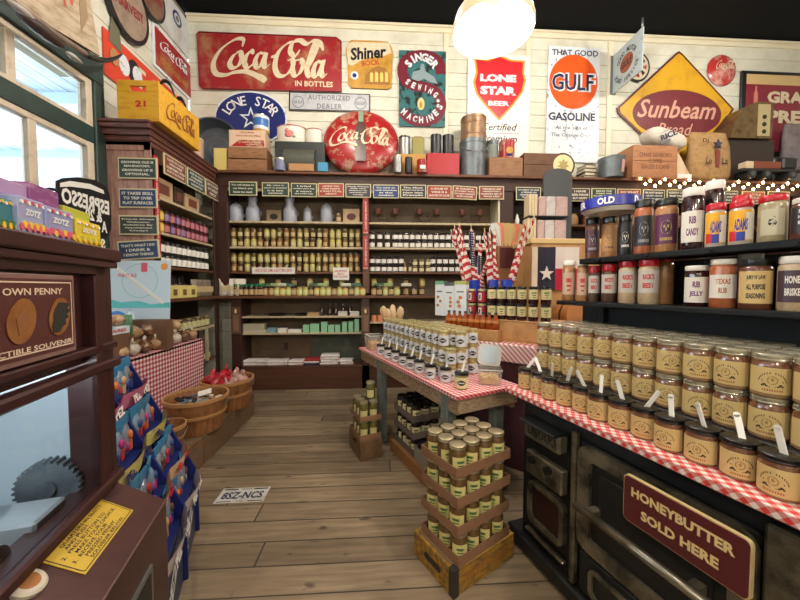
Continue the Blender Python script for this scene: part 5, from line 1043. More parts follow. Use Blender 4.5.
xa = bx(346, 350, 4.5); o = obj('wicker_basket', MB().box(-.16, .17, -.08, .1, 0, .12, mat('dark_basket', (74, 48, 36), .8, bump=.6, scale=40), bev=.02), None, (xa, 4.53 - .03, .42)); o.location.z = .31; o.location.x = bx(372, 350, 4.5); tag(o, 'dark woven basket on the bottom shelf by the middle post', 'basket')
# right of the middle post: low shelf goods, and the third bay
for i, px in enumerate((372, 378)):
    o = obj('peach_candle', MB().cyl(.035, 0, .09, mat('candle_peach', (226, 150, 110), .4), seg=14), None, (bx(px + 2, 310, 4.36), 4.38, .885)); tag(o, ('peach candle jar just right of the middle post', 'peach candle jar second from the middle post')[i], 'candle'); part('lid', MB().cyl(.036, .09, .1, blackp, seg=14), o)
for i, (px, z) in enumerate(((515, 2.205), (523, 2.205), (532, 2.205), (536, 2.205))):
    o = obj('salt_shaker', MB().lathe([(0, 0), (.028, 0), (.032, .05), (.018, .09), (.014, .12), (0, .125)], (whitep, mat('shaker_grey', (146, 140, 130), .4))[i % 2], 12), None, (bx(px, 210, 4.36) + .03, 4.36, z)); tag(o, ('white shaker nearest the dark post in the third bay', 'grey shaker second from the dark post', 'white shaker third from the dark post', 'grey shaker fourth from the dark post')[i], 'shaker'); part('cap', MB().cyl(.016, .12, .135, silver, seg=10), o)
for i in range(16):
    whitejar_x = 3.0 + .2 * i
# brown crockery in the third and later bays (seen between the spice jars)
for i in range(14):
    xx = x_r1 + .25 + i * .22
    o = obj('brown_crock', MB().lathe([(0, 0), (.06, 0), (.075, .05), (.07, .12), (.05, .15), (.055, .165), (0, .165)], (mat('crock_brown', (112, 70, 46), .4), mat('crock_tan', (150, 112, 76), .4))[i % 2], 16), None, (xx, 4.45, 2.205)); tag(o, f'{("brown", "tan")[i % 2]} crock on the far bay top shelf, {ORD[i]} from the dark post', 'crock', 'crocks on the far bay top shelf')

# ---------------------------------------------------------------- corner cabinet contents (shelves run away from the viewer)
FX = XF - .075
for i, (a_, c_) in enumerate(((3.22, 3.5), (3.53, 3.68), (3.72, 3.98))):
    h_ = .2 - .015 * i; o = obj('cook_book', MB().box(-.02, .05, -(c_ - a_) / 2, (c_ - a_) / 2, 0, h_, (mat('book_cream', (186, 158, 124), .6), mat('book_dark', (60, 42, 36), .6))[i % 2], bev=.003), None, (FX - .03, (a_ + c_) / 2, 2.205)); tag(o, ('cream boxed cookbook nearest the window on the cabinet top shelf', 'narrow dark book between the two cream boxes', 'cream boxed cookbook nearest the room corner on the cabinet top shelf')[i], 'book')
    part('cover_picture', MB().box(.051, .053, -(c_ - a_) * .3, (c_ - a_) * .3, h_ * .25, h_ * .75, mat('cover_brown', (110, 64, 50), .6)), o)
jellies = [jar_kind('jelly_jar', 'jar', .034, .11, m_, lm, lb, seg=10, arc=140) for m_, lm, lb in ((mat('jelly_yellow', (206, 164, 40), .2, coat=.5), blackp, mat('yellow_label', (226, 196, 90), .5)), (mat('jelly_purple', (84, 44, 72), .2, coat=.5), blackp, mat('lilac_label', (134, 108, 146), .5)), (mat('jelly_red', (110, 30, 40), .2, coat=.5), blackp, mat('pink_jar_label', (172, 104, 118), .5)))]
jn = ['yellow', 'purple', 'pink-labelled']
for lay in (0, 1):
    for i in range(11):
        k = 0 if i < 2 else (1 if i < 6 and (i + lay) % 2 else 2)
        jellies[k].put((FX + .02, 3.2 + .088 * i, 1.875 + .1105 * lay), R(90 + random.uniform(-10, 10)), f'{jn[k]} jelly jar, {ORD[i]} from the window, {("lower", "upper")[lay]} layer, corner cabinet', 'jelly jars in the corner cabinet, ' + ('lower', 'upper')[lay] + ' layer')
wj = jar_kind('preserves_jar', 'jar', .036, .125, mat('jar_black', (24, 16, 16), .2, coat=.6), blackp, white, seg=10, arc=130, lh_=(.12, .66))
for lay in (0, 1):
    for i in range(11): wj.put((FX + .02, 3.2 + .088 * i, 1.55 + .1255 * lay), R(90 - 20 + random.uniform(-10, 10)), f'black jar with white label, {ORD[i]} from the window, {("lower", "upper")[lay]} layer, corner cabinet', 'white-labelled black jars in the corner cabinet, ' + ('lower', 'upper')[lay] + ' layer')
# yellow boxes and bags on its counter shelf
yb_ = mat('pale_yellow_box', (222, 208, 128), .6)
for i in range(4):
    o = obj('soup_mix_box', MB().box(-.05, .05, -.075, .075, 0, .13, yb_, bev=.003), None, (XF - .02, 3.2 + .155 * i, 1.236)); tag(o, f'pale yellow soup mix box, {ORD[i]} from the window on the cabinet counter', 'box', 'pale yellow boxes on the cabinet counter'); part('window_picture', MB().box(.051, .053, -.03, .03, .03, .09, mat('box_picture', (120, 96, 60), .5)), o)
def pouch(name, label, w_, d_, h_, loc, rz, m, group=None, cat='bag', rot=None, lm=None):
    b = MB(); n = 6; vs = []; fs = []
    for i in range(n + 1):
        t_ = i / n; th = d_ / 2 * (1 - t_ ** 2) * (.75 + .5 * math.sin(math.pi * min(1, t_ + .15))) + .002; ww = w_ / 2 * (1 - .08 * math.sin(math.pi * t_))
        for j in range(12):
            a = 2 * math.pi * j / 12; vs.append((ww * math.cos(a) * (1 if abs(math.cos(a)) > .4 else 1), th * math.sin(a) * random.uniform(.85, 1.1), h_ * t_))
    for i in range(n):
        for j in range(12): fs.append((i * 12 + j, i * 12 + (j + 1) % 12, (i + 1) * 12 + (j + 1) % 12, (i + 1) * 12 + j))
    fs.append(tuple(range(12))[::-1]); fs.append(tuple(n * 12 + j for j in range(12))); b.add(vs, fs, m, True)
    o = obj(name, b, None, loc, rz, rot); tag(o, label, cat, group)
    if lm: part('bag_label', MB().box(-w_ * .3, w_ * .3, -d_ * .62, -d_ * .5, h_ * .25, h_ * .6, lm, bev=.002), o)
    return o
bagm = [mat('bag_dark', (44, 34, 38), .35), mat('bag_grey', (120, 108, 96), .35, c2=(176, 164, 140), scale=12, amt=.4), mat('bag_white', (216, 208, 196), .4, c2=(176, 150, 110), scale=10, amt=.3)]
for i in range(5): pouch('coffee_bag', f'dark coffee bag behind the yellow boxes, {ORD[i]} from the window', .13, .07, .24, (XF - .14, 3.2 + .135 * i, 1.236), R(90 + random.uniform(-15, 15)), bagm[0], 'dark bags behind the yellow boxes', lm=mat('bag_label_grey', (110, 96, 104), .5))
for i in range(4): pouch('snack_bag', f'greyish snack bag past the yellow boxes, {ORD[i]} along', .12, .08, .2, (XF - .04, 3.84 + .085 * i, 1.236), R(75 + random.uniform(-15, 15)), bagm[1], 'greyish bags on the cabinet counter', lm=mat('bag_label_tan', (190, 170, 130), .5))
for i in range(3): pouch('snack_bag', ('white snack bag in the corner leaning on the counter shelf', 'white snack bag in the corner, middle one', 'white snack bag closest to the green lids')[i], .15, .08, .22, (XF + .06 + .09 * i, 4.33 + .01 * i, 1.237), R(30), bagm[2], lm=mat('bag_label_tan', (190, 170, 130), .5))
low = [jar_kind('low_jar', 'jar', .04, .13, m_, lm, mat('olive_label', (196, 190, 140), .6), seg=10, arc=120) for m_, lm in ((tan[2], lidb), (tan[4], gold))]
for i in range(10): low[i % 2].put((XF - .07, 3.28 + .09 * i, .875), R(80), f'{("olive", "umber")[i % 2]} jar on the low cabinet shelf, {ORD[i]} from the window', 'jars on the low cabinet shelf')
for i in range(10): low[(i + 1) % 2].put((XF - .07, 3.28 + .09 * i, .47), R(80), f'{("umber", "olive")[i % 2]} jar on the lowest cabinet shelf, {ORD[i]} from the window', 'jars on the lowest cabinet shelf')
for k in (*jellies, wj, *low, *pair): k.done()
# ================================================================ old black stove used as the honeybutter counter
ST = Frame(.662, 1.634, 16.1); CT = .83; FA = ST.a - R(90)      # FA: turn of a thing whose front faces the aisle
iron = mat('black_cast_iron', (26, 27, 28), .42, .3, c2=(44, 42, 38), scale=9, amt=.35)
iron2 = mat('worn_nickel_iron', (126, 118, 98), .42, .5, c2=(44, 42, 38), scale=9, amt=.75)
nick = mat('nickel_bar', (150, 142, 126), .3, .85, c2=(96, 88, 74), scale=12, amt=.5)
maro = mat('dark_maroon_enamel', (44, 22, 22), .4)
st = obj('iron_stove', MB().box(.06, .78, -2.1, -.04, .05, CT - .03, iron, bev=.01).box(.02, .80, -2.12, .03, .02, .09, iron, bev=.01), None, ST.w(0, 0), ST.a); tag(st, 'long black cast-iron antique stove carrying the honeybutter jars', 'stove')
def SP(px, py, v=.05): p = ST.onv(px, py, v); return (p.y, p.z)
def plate(pxs, v0, v1, m, name, parent=st, label=None, hole=None):
    """A raised panel on the stove front through photo pixels."""
    P = [SP(*p, v=v0) for p in pxs]; n = len(P); b = MB()
    b.add([(v0, u, z) for u, z in P] + [(v1, u, z) for u, z in P], [tuple(range(n)), tuple(range(2 * n - 1, n - 1, -1))] + [(i, i + n, (i + 1) % n + n, (i + 1) % n) for i in range(n)], m)
    return part(name, b, parent, label)
def uz(u0, u1, z0, z1, v0, v1, m, b=None, r=0):
    b = b or MB(); return b.box(v0, v1, u0, u1, z0, z1, m, bev=r)
# four corner legs, ornate shelf and draft plates, doors
for u in (-.04, -2.05):
    for v in (.1, .72): part('leg', MB().lathe([(0, 0), (.03, 0), (.035, .02), (.03, .06), (0, .06)], iron, 12, (v, u, 0)), st)
P0 = SP(532, 412); P1 = SP(568, 426); P2 = SP(565, 456); P3 = SP(531, 440)
u0, u1 = min(P1[0], P2[0]), max(P0[0], P3[0]); zt_, zm = P0[1], P2[1]
fx = part('ornate_warming_shelf', MB().box(.0, .06, u0, u1, zm + .01, zt_ - .02, iron2, bev=.012).box(-.03, .06, u0, u1, zt_ - .03, zt_ - .015, iron, bev=.005), st)
b = MB()
for i in range(5): b.tube([(-.002, u0 + .03 + .035 * i + .012 * math.cos(q), (zm + zt_) / 2 + .02 * math.sin(q)) for q in [k * .5 for k in range(13)]], .003, iron, 5)
part('scroll_relief', b, fx)
Q0 = SP(532, 444); Q2 = SP(565, 496); dp = part('draft_plate', MB().box(.02, .06, u0, u1, Q2[1] + .005, Q0[1] - .02, iron2, bev=.006), st)
for i, (uu) in enumerate((u1 - .05, u0 + .07)): part('draft_slide', MB().cyl(.018, 0, .02, iron, seg=14, M=Matrix.Translation((.02, uu, Q0[1] - .05)) @ Matrix.Rotation(R(-90), 4, 'Y')), dp)
D0, D2 = SP(536, 487), SP(564, 540); dz1, dz0 = SP(540, 490)[1], SP(562, 540)[1]
def rr_frame(u0, u1, z0, z1, w_, r, v0, v1, m, name, parent):
    o_ = rrect(u0, u1, z0, z1, r); i_ = rrect(u0 + w_, u1 - w_, z0 + w_, z1 - w_, max(.005, r - w_ * .6)); n = len(o_); b = MB()
    b.add([(v0, a, c) for a, c in o_ + i_], [(k, (k + 1) % n, (k + 1) % n + n, k + n) for k in range(n)], m)
    b.add([(v0, a, c) for a, c in o_] + [(v1, a, c) for a, c in o_], [(k, (k + 1) % n, (k + 1) % n + n, k + n) for k in range(n)], m)
    b.add([(v0, a, c) for a, c in i_] + [(v1, a, c) for a, c in i_], [(k, (k + 1) % n, (k + 1) % n + n, k + n) for k in range(n)], m)
    return part(name, b, parent)
fd = part('firebox_door', MB().box(.045, .06, u0 + .01, u1 - .005, dz0 - .01, dz1 + .01, maro, bev=.004), st); rr_frame(u0, u1, dz0 - .03, dz1 + .03, .022, .04, .03, .06, iron2, 'door_rim', fd)
part('trim_bar', MB().box(.035, .06, u0, u1 + .02, dz0 - .10, dz0 - .085, nick, bev=.004), st)
oz1 = SP(590, 445, .04)[1]; oz0 = .30; ou1 = SP(581, 470, .04)[0]; ou0 = SP(762, 540, .04)[0]
od = part('oven_door', MB().box(.035, .06, ou0, ou1, oz0, oz1, iron, bev=.006), st)
rr_frame(ou0, ou1, oz0, oz1, .055, .05, .02, .045, iron2, 'door_rim', od)
part('door_panel', MB().box(.028, .036, ou0 + .09, ou1 - .09, oz0 + .09, oz1 - .09, iron, bev=.003), od)
hz = SP(640, 551, -.01)[1]; part('towel_bar', MB().tube([(-.02, ou0 - .05, hz), (-.02, ou1 - .03, hz)], .016, nick, 12).box(-.02, .04, ou1 - .1, ou1 - .07, hz - .012, hz + .012, iron2).box(-.02, .04, ou0 + .1, ou0 + .13, hz - .012, hz + .012, iron2), st)
ua = SP(766, 560, .04)[0]; part('side_column', MB().box(.02, .06, ua - .08, ua, .1, CT - .06, iron2, bev=.008), st)
part('side_column', MB().box(.03, .06, ou1 + .02, ou1 + .045, .1, CT - .08, iron2, bev=.006), st)
part('base_drawer', MB().box(.04, .06, ou0, ou1, .1, oz0 - .03, iron, bev=.005), st); rr_frame(ou0 + .05, ou1 - .05, .12, oz0 - .06, .016, .03, .03, .045, iron2, 'drawer_rim', st)
rr_frame(ou0 - .7, ou0 - .12, oz0, oz1, .05, .05, .03, .06, iron2, 'door_rim', st)
ging = gingham('diagonal_gingham', .027, True, (208, 58, 52)); ging2 = gingham('upright_gingham', .038, False, (168, 34, 50))
lip = .022
cl = obj('gingham_cloth', MB().box(-.012, .80, -2.12, .01, CT - .002, CT, ging).box(-.014, -.010, -2.12, .01, CT - lip, CT, ging).box(-.012, .8, .008, .012, CT - lip, CT, ging), None, ST.w(0, 0), ST.a); tag(cl, 'red and white gingham cloth covering the black stove counter', 'tablecloth')
obj_top = part('counter_board', MB().box(-.008, .79, -2.11, .006, CT - .03, CT - .003, iron, bev=.003), st)
# honeybutter sign hung on the oven door
pl = [ST.onv(*p, -.02) for p in ((628, 471), (762, 545.5), (748, 599), (625, 515))]
ul, ur = (pl[0].y + pl[3].y) / 2, (pl[1].y + pl[2].y) / 2; zt_, zb_ = (pl[0].z + pl[1].z) / 2, (pl[2].z + pl[3].z) / 2; w_, h_ = ul - ur, zt_ - zb_
sg = obj('honeybutter_sign', MB().prism(rrect(-w_ / 2, w_ / 2, -h_ / 2, h_ / 2, .015), 0, .012, mat('cream_edge', (218, 196, 142), .5)), None, ST.w(-.034, (ul + ur) / 2, (zt_ + zb_) / 2), FA); tag(sg, 'maroon wooden sign reading honeybutter sold here on the stove door', 'sign')
part('sign_face', MB().prism(rrect(-w_ / 2 + .0035, w_ / 2 - .0035, -h_ / 2 + .0035, h_ / 2 - .0035, .013), -.003, 0, mat('sign_dark_red', (86, 24, 28), .5, c2=(74, 24, 26), scale=6, amt=.5)), sg)
t = MB(); lt = mat('sign_cream_letters', (232, 208, 150), .5); put_text(t, 'HONEYBUTTER', 0, h_ * .2, w_ * .82, h_ * .20, lt, -.005, .045); put_text(t, 'SOLD HERE', 0, -h_ * .18, w_ * .62, h_ * .20, lt, -.005, .045); part('lettering', t, sg)
for x in (-.12, .12): pass
# jars of honeybutter: two tiers on a riser, samplers in front
HB = mat('honeybutter', (160, 126, 92), .25, coat=.5, c2=(134, 96, 66), scale=26, amt=.5); HBtop = mat('honeybutter_top', (120, 78, 54), .12, coat=.8, c2=(196, 176, 150), scale=90, amt=.2)
RZ = CT + .100
rs_ = obj('counter_riser', MB().box(.13, .50, -2.0, -.02, CT, RZ, mat('riser_black', (24, 22, 22), .6), bev=.004), None, ST.w(0, 0), ST.a); tag(rs_, 'low dark riser board under the two tiers of honeybutter jars', 'riser')
hb = jar_kind('honeybutter_jar', 'jar', .0405, .118, HB, silver, honeyp, seg=22, print_=honey_print, lidh=.15, lh_=(.1, .70), arc=150, lidr=.93, top=HBtop)
sm = jar_kind('sampler_jar', 'jar', .039, .106, HB, blackp, honeyp, seg=22, print_=honey_print, lidh=.14, lh_=(.08, .72), arc=150, lidr=1.0, top=HBtop, stick=True)
def face_cam(p, blend=.75, base=FA): 
    a = math.atan2(-p.x, p.y) ; d = a - base; d = (d + math.pi) % (2 * math.pi) - math.pi
    return base + d * blend
rows = ('front', 'second', 'third', 'back')
for r_ in range(4):
    for tier in (0, 1):
        for i in range(19):
            u = -.05 - .0835 * i; v = .185 + .0835 * r_; p = ST.w(v, u, RZ + tier * .1185)
            if r_ > 1 and tier == 0 and i > 14: continue
            hb.put(p, face_cam(p) + R(random.uniform(-16, 16)), f'honeybutter jar in the {("lower", "upper")[tier]} tier, {rows[r_]} row, {ORD[i]} from the far end', f'honeybutter jars, {("lower", "upper")[tier]} tier, {rows[r_]} row')
for i in range(15):
    u = -.01 - .083 * i - .0; v = .078 + .006 * math.sin(i * 2.1); p = ST.w(v, u - .03, CT)
    o = sm.put(p, face_cam(p) + R(random.uniform(-14, 14)), f'black-lidded sampler jar with a white stick on gingham, {ORD[i]} from the far end', 'black-lidded sampler jars along the counter edge')
    for c in kids(o):
        if c.name.startswith('taster'): c.rotation_euler = (R(random.uniform(-24, 24)), R(random.choice((-1, 1)) * random.uniform(8, 30)), R(random.uniform(-30, 30)))
# tiered black spice rack behind, above the stove
RV = .34; RK = empty('spice_rack', ST.w(0, 0), ST.a); tag(RK, 'black metal two-shelf spice rack standing behind the honeybutter jars', 'rack')
z1_, z2_ = 1.275, 1.495; rb = mat('rack_black', (9, 9, 10), .6, spec=.2)
uL = ST.onv(576, 253, RV).y; uM = ST.onv(682, 303, RV).y; 
lowL = ST.onv(556, 294, RV).y
# parts that the rack can be seen by: shelves, uprights, back sheet
part('lower_shelf', MB().box(RV, RV + .16, -2.0, lowL, z1_ - .022, z1_, rb, bev=.004), RK); part('upper_shelf', MB().box(RV + .02, RV + .18, -2.0, uL, z2_ - .026, z2_, rb, bev=.004), RK)
part('back_sheet', MB().box(RV + .20, RV + .21, -2.0, lowL, CT, z2_ - .03, rb), RK)
for u in (uL - .01, -1.0, -1.95): part('upright', MB().box(RV + .17, RV + .20, u - .02, u + .02, CT, z2_ - .026, rb, bev=.004), RK)
for k in range(6): part('price_rail_knob', MB().blob((RV + .016, uL - .12 - .22 * k, z2_ - .013), .008, rb, 8), RK)
# bottles: each described in photo pixels (left, right, top) on its shelf
def bottle(kind, name, label, px0, px1, pt, z, v, body, lidm, labelm=None, lidh=.16, lh_=(.15, .7), pr=None, txt=None, tm=None, sq=False, arc=140, lidr=.97, shoulder=.86, contents=None, extra=None):
    pc = ST.w(v, ST.onv((px0 + px1) / 2, 287 , v).y); dpt = (ray((px0 + px1) / 2, 287)); zc = (CR.inverted() @ (Vector((pc.x, pc.y, H)) - Vector((0, 0, H)))); zc = -zc.z
    th = math.atan(abs((px0 + px1) / 2 - 400) / 325); r_ = (px1 - px0) / 2 / 325 * zc * math.cos(th); h_ = (H + (287 - pt) / 325 * zc) - z
    b = MB(); rl = r_ * lidr; zl = h_ * (1 - lidh)
    b.lathe([(0, 0), (r_ * .93, 0), (r_, h_ * .03), (r_, zl * .9), (r_ * .96, zl * .95), (rl * .9, zl * .98), (rl * .9, zl)], body, 20, sy=1)
    o = obj(name, b, None, (pc.x, pc.y, z), face_cam(Vector((pc.x, pc.y, z)), 1.0)); tag(o, label, kind)
    part('lid', MB().lathe([(rl * .96, zl - .001), (rl, zl + .002), (rl, h_ * .985), (rl * .95, h_), (0, h_)], lidm, 20), o)
    if contents: part('contents', MB().lathe([(r_ * 1.003, h_ * .03), (r_ * 1.003, h_ * contents[1])], contents[0], 20), o)
    if labelm:
        rr = r_ * 1.01; lp = part('paper_label', MB().lathe([(rr, lh_[0] * h_), (rr, lh_[1] * h_)], labelm, 14, a0=270 - arc / 2, a1=270 + arc / 2), o)
        if txt:
            t = MB(); lines = txt.split('|'); zz = [lh_[1] * h_ - (lh_[1] - lh_[0]) * h_ * (k + .75) / (len(lines) + .6) for k in range(len(lines))]
            for k, s in enumerate(lines):
                tt = MB(); put_text(tt, s, 0, 0, r_ * (1.1 if len(s) > 3 else .6), (lh_[1] - lh_[0]) * h_ * .62 / (len(lines) + .6), tm or ink, 0, .04)
                t.add([(rr * 1.006 * math.sin(x / rr), -rr * 1.006 * math.cos(x / rr), zz[k] + q) for x, y, q in tt.v], tt.f, tm or ink)
            part('lettering', t, lp)
        if pr: pm = MB(); pr(pm, rr * 1.004, lh_[0] * h_, lh_[1] * h_); part('label_print', pm, lp)
    o['top'] = h_; return o
sp_tan = mat('spice_tan', (176, 128, 84), .3, coat=.4, c2=(150, 100, 64), scale=60, amt=.5); sp_brown = mat('spice_brown', (104, 60, 44), .3, coat=.4); sp_red = mat('spice_rust', (168, 92, 56), .35, coat=.4, c2=(186, 120, 80), scale=40, amt=.5)
sp_pale = mat('spice_pale', (196, 176, 146), .35, coat=.4, c2=(170, 146, 116), scale=60, amt=.5); lidred = mat('red_plastic_lid', (190, 24, 44), .3); darkl = mat('black_label', (30, 26, 30), .5)
syr = mat('dark_syrup', (46, 18, 24), .12, coat=.8)
def crest(m1, m2):
    def f(pm, r, z0, z1):
        H_ = z1 - z0; cyld(pm, r, 0, z0 + H_ * .56, 27, H_ * .24, m1); cyld(pm, r * 1.003, 0, z0 + H_ * .56, 22, H_ * .19, m2); [cylq(pm, r * 1.005, s_ * 9 - 4, s_ * 9 + 4, z0 + H_ * .55, z0 + H_ * .64, m1) for s_ in (-1, 1)]; cylq(pm, r * 1.005, -3, 3, z0 + H_ * .44, z0 + H_ * .56, m1); cylq(pm, r * 1.002, -30, 30, z0 + H_ * .12, z0 + H_ * .22, m1, 4)
    return f
goldp = mat('label_gold', (176, 144, 84), .5); greyp = mat('label_grey', (150, 150, 156), .5)
VU = RV + .09; VL = RV + .07
bottle('bottle', 'spice_bottle', 'dark plum spice bottle with round silver crest, beneath the blue tin', 584, 598.5, 219, z2_, VU, sp_brown, blackp, mat('plum_label', (70, 36, 52), .5), pr=crest(greyp, ink))
bottle('bottle', 'spice_bottle', 'tan spice bottle with gold bull crest, beneath the blue tin', 600, 616, 218, z2_, VU, sp_tan, blackp, mat('tan_gold_label', (176, 130, 82), .5), pr=crest(sp_brown, goldp))
bottle('bottle', 'spice_bottle', 'black spice bottle with white horned crest under the blue tin edge', 617, 631, 216, z2_, VU, darkl, blackp, darkl, pr=crest(white, ink))
bottle('bottle', 'seasoning_bottle', 'broad amber seasoning bottle with black label and black cap', 632, 652, 201.5, z2_, VU, sp_red, blackp, darkl, pr=crest(greyp, ink), lidh=.14)
bottle('bottle', 'seasoning_bottle', 'broad tan seasoning bottle with purple label and black cap', 652.5, 676, 200.5, z2_, VU, sp_tan, blackp, mat('purple_label', (84, 34, 72), .5), pr=crest(goldp, ink), lidh=.13)
bottle('jar', 'rib_sauce_jar', 'tall dark sauce jar with white label and white cap on the upper shelf', 678.5, 702, 190, z2_, VU, syr, whitep, white, txt='RIB|CANDY', tm=mat('purple_ink', (110, 50, 110), .5), lidh=.13, lh_=(.12, .62))
bottle('jar', 'rib_sauce_jar', 'second dark sauce jar with a white cap standing behind the first', 701, 722, 183, z2_, VU + .085, syr, whitep, None, lidh=.12)
yel_l = mat('bright_yellow_label', (236, 176, 40), .45)
for i, (a_, c_, pt) in enumerate(((702.5, 724, 205), (725.5, 751, 202.5))):
    o = bottle('jar', 'seasoning_jar', ('clear jar with red lid and yellow-blue label nearer the dark sauce', 'clear jar with red lid and yellow-blue label nearer the beige one')[i], a_, c_, pt, z2_, VU, mat('clear_white_spice', (196, 186, 176), .2, coat=.6), lidred, yel_l, lidh=.15, lh_=(.1, .78), txt='ADAMS', tm=mat('label_blue', (34, 54, 150), .5))
    r_ = max(v[0] for v in [tuple(q.co) for q in o.data.vertices]); h_ = max(q.co.z for q in o.data.vertices) / .85
    pm = MB(); cylq(pm, r_ * 1.014, -60, -20, h_ * .1, h_ * .32, mat('label_red', (200, 40, 44), .5), 4); cylq(pm, r_ * 1.014, -20, 20, h_ * .1, h_ * .3, mat('label_blue', (34, 54, 150), .5), 4); cylq(pm, r_ * 1.014, 22, 66, h_ * .12, h_ * .72, white, 4); part('label_blocks', pm, o)
bottle('jar', 'seasoning_jar', 'big jar of pale green herb seasoning with red lid', 754, 785, 197, z2_, VU, mat('herb_beige', (168, 156, 124), .3, coat=.5, c2=(140, 124, 92), scale=50, amt=.5), lidred, mat('beige_clear_label', (196, 190, 166), .5), lidh=.13, txt='6', tm=ink, arc=100)
bottle('jar', 'seasoning_jar', 'red-lidded jar half hidden behind the yellow-labelled ones', 728, 748, 197, z2_, VU + .085, sp_red, lidred, None, lidh=.14)
bottle('jar', 'rub_jar', 'clear rub jar with black label and white cap at the picture edge', 787, 820, 199, z2_, VU, sp_brown, whitep, darkl, txt='SWEET|HONEY|BRISKET|RUB', tm=white, lidh=.12, lh_=(.16, .78))
bottle('jar', 'rub_jar', 'pale rub jar with white cap past the picture edge', 824, 862, 199, z2_, VU, sp_pale, whitep, darkl, txt='SMOKE|RUB', tm=white, lidh=.12)
# lower shelf
for i, (a_, c_, pt, bm, lm_) in enumerate(((562, 575.5, 261, sp_tan, whitep), (576.5, 588.5, 261, sp_tan, whitep))):
    bottle('bottle', 'dip_mix_bottle', ('tan mix bottle with white cap nearest the star flag', 'tan mix bottle with white cap beside the red-lidded ones')[i], a_, c_, pt, z1_, VL, bm, lm_, mat('pinkish_label', (206, 176, 156), .5), pr=name_print(redink), lidh=.12)
for i, (a_, c_, pt, bm) in enumerate(((588, 600, 266, mat('spice_dark', (82, 60, 50), .3)), (601, 617, 264, mat('spice_dark', (82, 60, 50), .3)), (618, 637, 259, sp_pale), (637.5, 659, 257.5, sp_pale))):
    bottle('jar', 'rub_shaker', f'red-lidded shaker with grey and red label, {ORD[i]} from the star flag', a_, c_, pt, z1_, VL, bm, lidred, mat('grey_clear_label', (196, 192, 188), .5), txt="RICK'S|BEST", tm=redink, lidh=.19, lh_=(.24, .72))
bottle('jar', 'rub_shaker', 'red-lidded shaker standing behind the largest one', 655, 674, 256.5, z1_, VL + .08, sp_tan, lidred, None, lidh=.12)
bottle('jar', 'jelly_sauce_jar', 'dark jelly jar with white label reading rib candy on the lower shelf', 683.5, 709, 266, z1_, VL, syr, whitep, white, txt='RIB|JELLY', tm=mat('purple_ink', (110, 50, 110), .5), lidh=.12, lh_=(.1, .72))
bottle('jar', 'rub_jar', 'rust orange rub jar with white label and cap on the lower shelf', 708.5, 737, 259.5, z1_, VL, sp_red, whitep, white, txt='TEXAS|RUB', tm=sp_red, lidh=.11, lh_=(.2, .68))
bottle('jar', 'rub_jar', 'white-capped jar behind the rust orange rub on the lower shelf', 736, 763, 254, z1_, VL + .085, sp_pale, whitep, None, lidh=.11)
bottle('jar', 'law_seasoning_jar', 'brown jar with cream label reading law and a black cap', 737.5, 773.5, 259.5, z1_, VL, sp_brown, blackp, mat('cream_law_label', (214, 186, 126), .5), txt="JURY N' LAW|ALL PURPOSE|SEASONING", tm=ink, lidh=.13, lh_=(.12, .76))
bottle('jar', 'brisket_rub_jar', 'wide grey rub jar with dark purple brisket label and white cap', 776, 812, 256.5, z1_, VL, sp_pale, whitep, mat('brisket_label', (56, 34, 48), .5), txt='HONEY|BRISKET', tm=white, lidh=.13, lh_=(.16, .74))
bottle('jar', 'rub_jar', 'white-capped jar past the picture edge on the lower shelf', 816, 856, 254, z1_, VL, sp_tan, whitep, darkl, txt='RUB', tm=white, lidh=.12)
# blue and white drum on the spice bottles
c = ST.w(VU, ST.onv(609, 250, VU).y); TOPB = max(x['top'] for x in bpy.data.objects if x.name.startswith('spice_bottle')) + .0005
for x in list(bpy.data.objects):
    if 'top' in x: del x['top']
o = obj('blue_tin_lid', MB().lathe([(0, 0), (.105, 0), (.122, .018)], whitep, 36).lathe([(.122, .018), (.128, .020), (.128, .066), (.123, .066), (.120, .06), (0, .06)], mat('royal_blue', (34, 42, 150), .35), 36), None, (c.x, c.y, z2_ + TOPB)); tag(o, 'shallow round blue and white lettered tin lying on spice bottles', 'tin')
BT = o
# ================================================================ island table with sample jars
IS = Frame(.416, 1.736, 22.9); IT = .75; IF = IS.a - R(90)
rw = mat('rough_weathered_wood', (172, 148, 120), .7, c2=(104, 78, 56), scale=12, amt=.6, stretch=(2, 2, 9), bump=.4); gl = mat('grey_blue_leg_paint', (112, 122, 118), .6, c2=(88, 84, 72), scale=10, amt=.5)
IW, IL = .46, 1.62; ging3 = gingham('small_upright_gingham', .030, False, (200, 50, 58))
tb = empty('island_table', IS.w(0, 0), IS.a); tag(tb, 'rough wooden island table with grey legs under gingham cloth', 'table')
part('tabletop', MB().box(0, IW, 0, IL, IT - .03, IT - .004, rw, bev=.004), tb)
part('apron', MB().box(.01, .035, .015, IL - .01, IT - .115, IT - .031, rw, bev=.004), tb); part('apron', MB().box(.01, IW - .01, .0, .022, IT - .105, IT - .031, rw, bev=.004), tb)
part('apron', MB().box(IW - .035, IW - .01, .022, IL, IT - .14, IT - .031, rw), tb)
for (v, u) in ((.0, .10), (.0, 1.10), (IW - .09, .10), (IW - .09, 1.10)): part('leg', MB().box(v, v + .07, u, u + .07, 0, IT - .03, gl, bev=.006), tb)
o = obj('gingham_cloth', MB().box(-.006, IW + .006, -.006, IL + .006, IT - .004, IT, ging3).box(-.008, -.005, -.006, IL, IT - .018, IT, ging3).box(-.006, IW, -.008, -.005, IT - .018, IT, ging3), None, IS.w(0, 0), IS.a); tag(o, 'red and white gingham cloth on the small island table', 'tablecloth')
lab_w = mat('jar_white_label', (216, 220, 228), .5)
contA = mat('queso_gold', (176, 150, 96), .2, coat=.5)
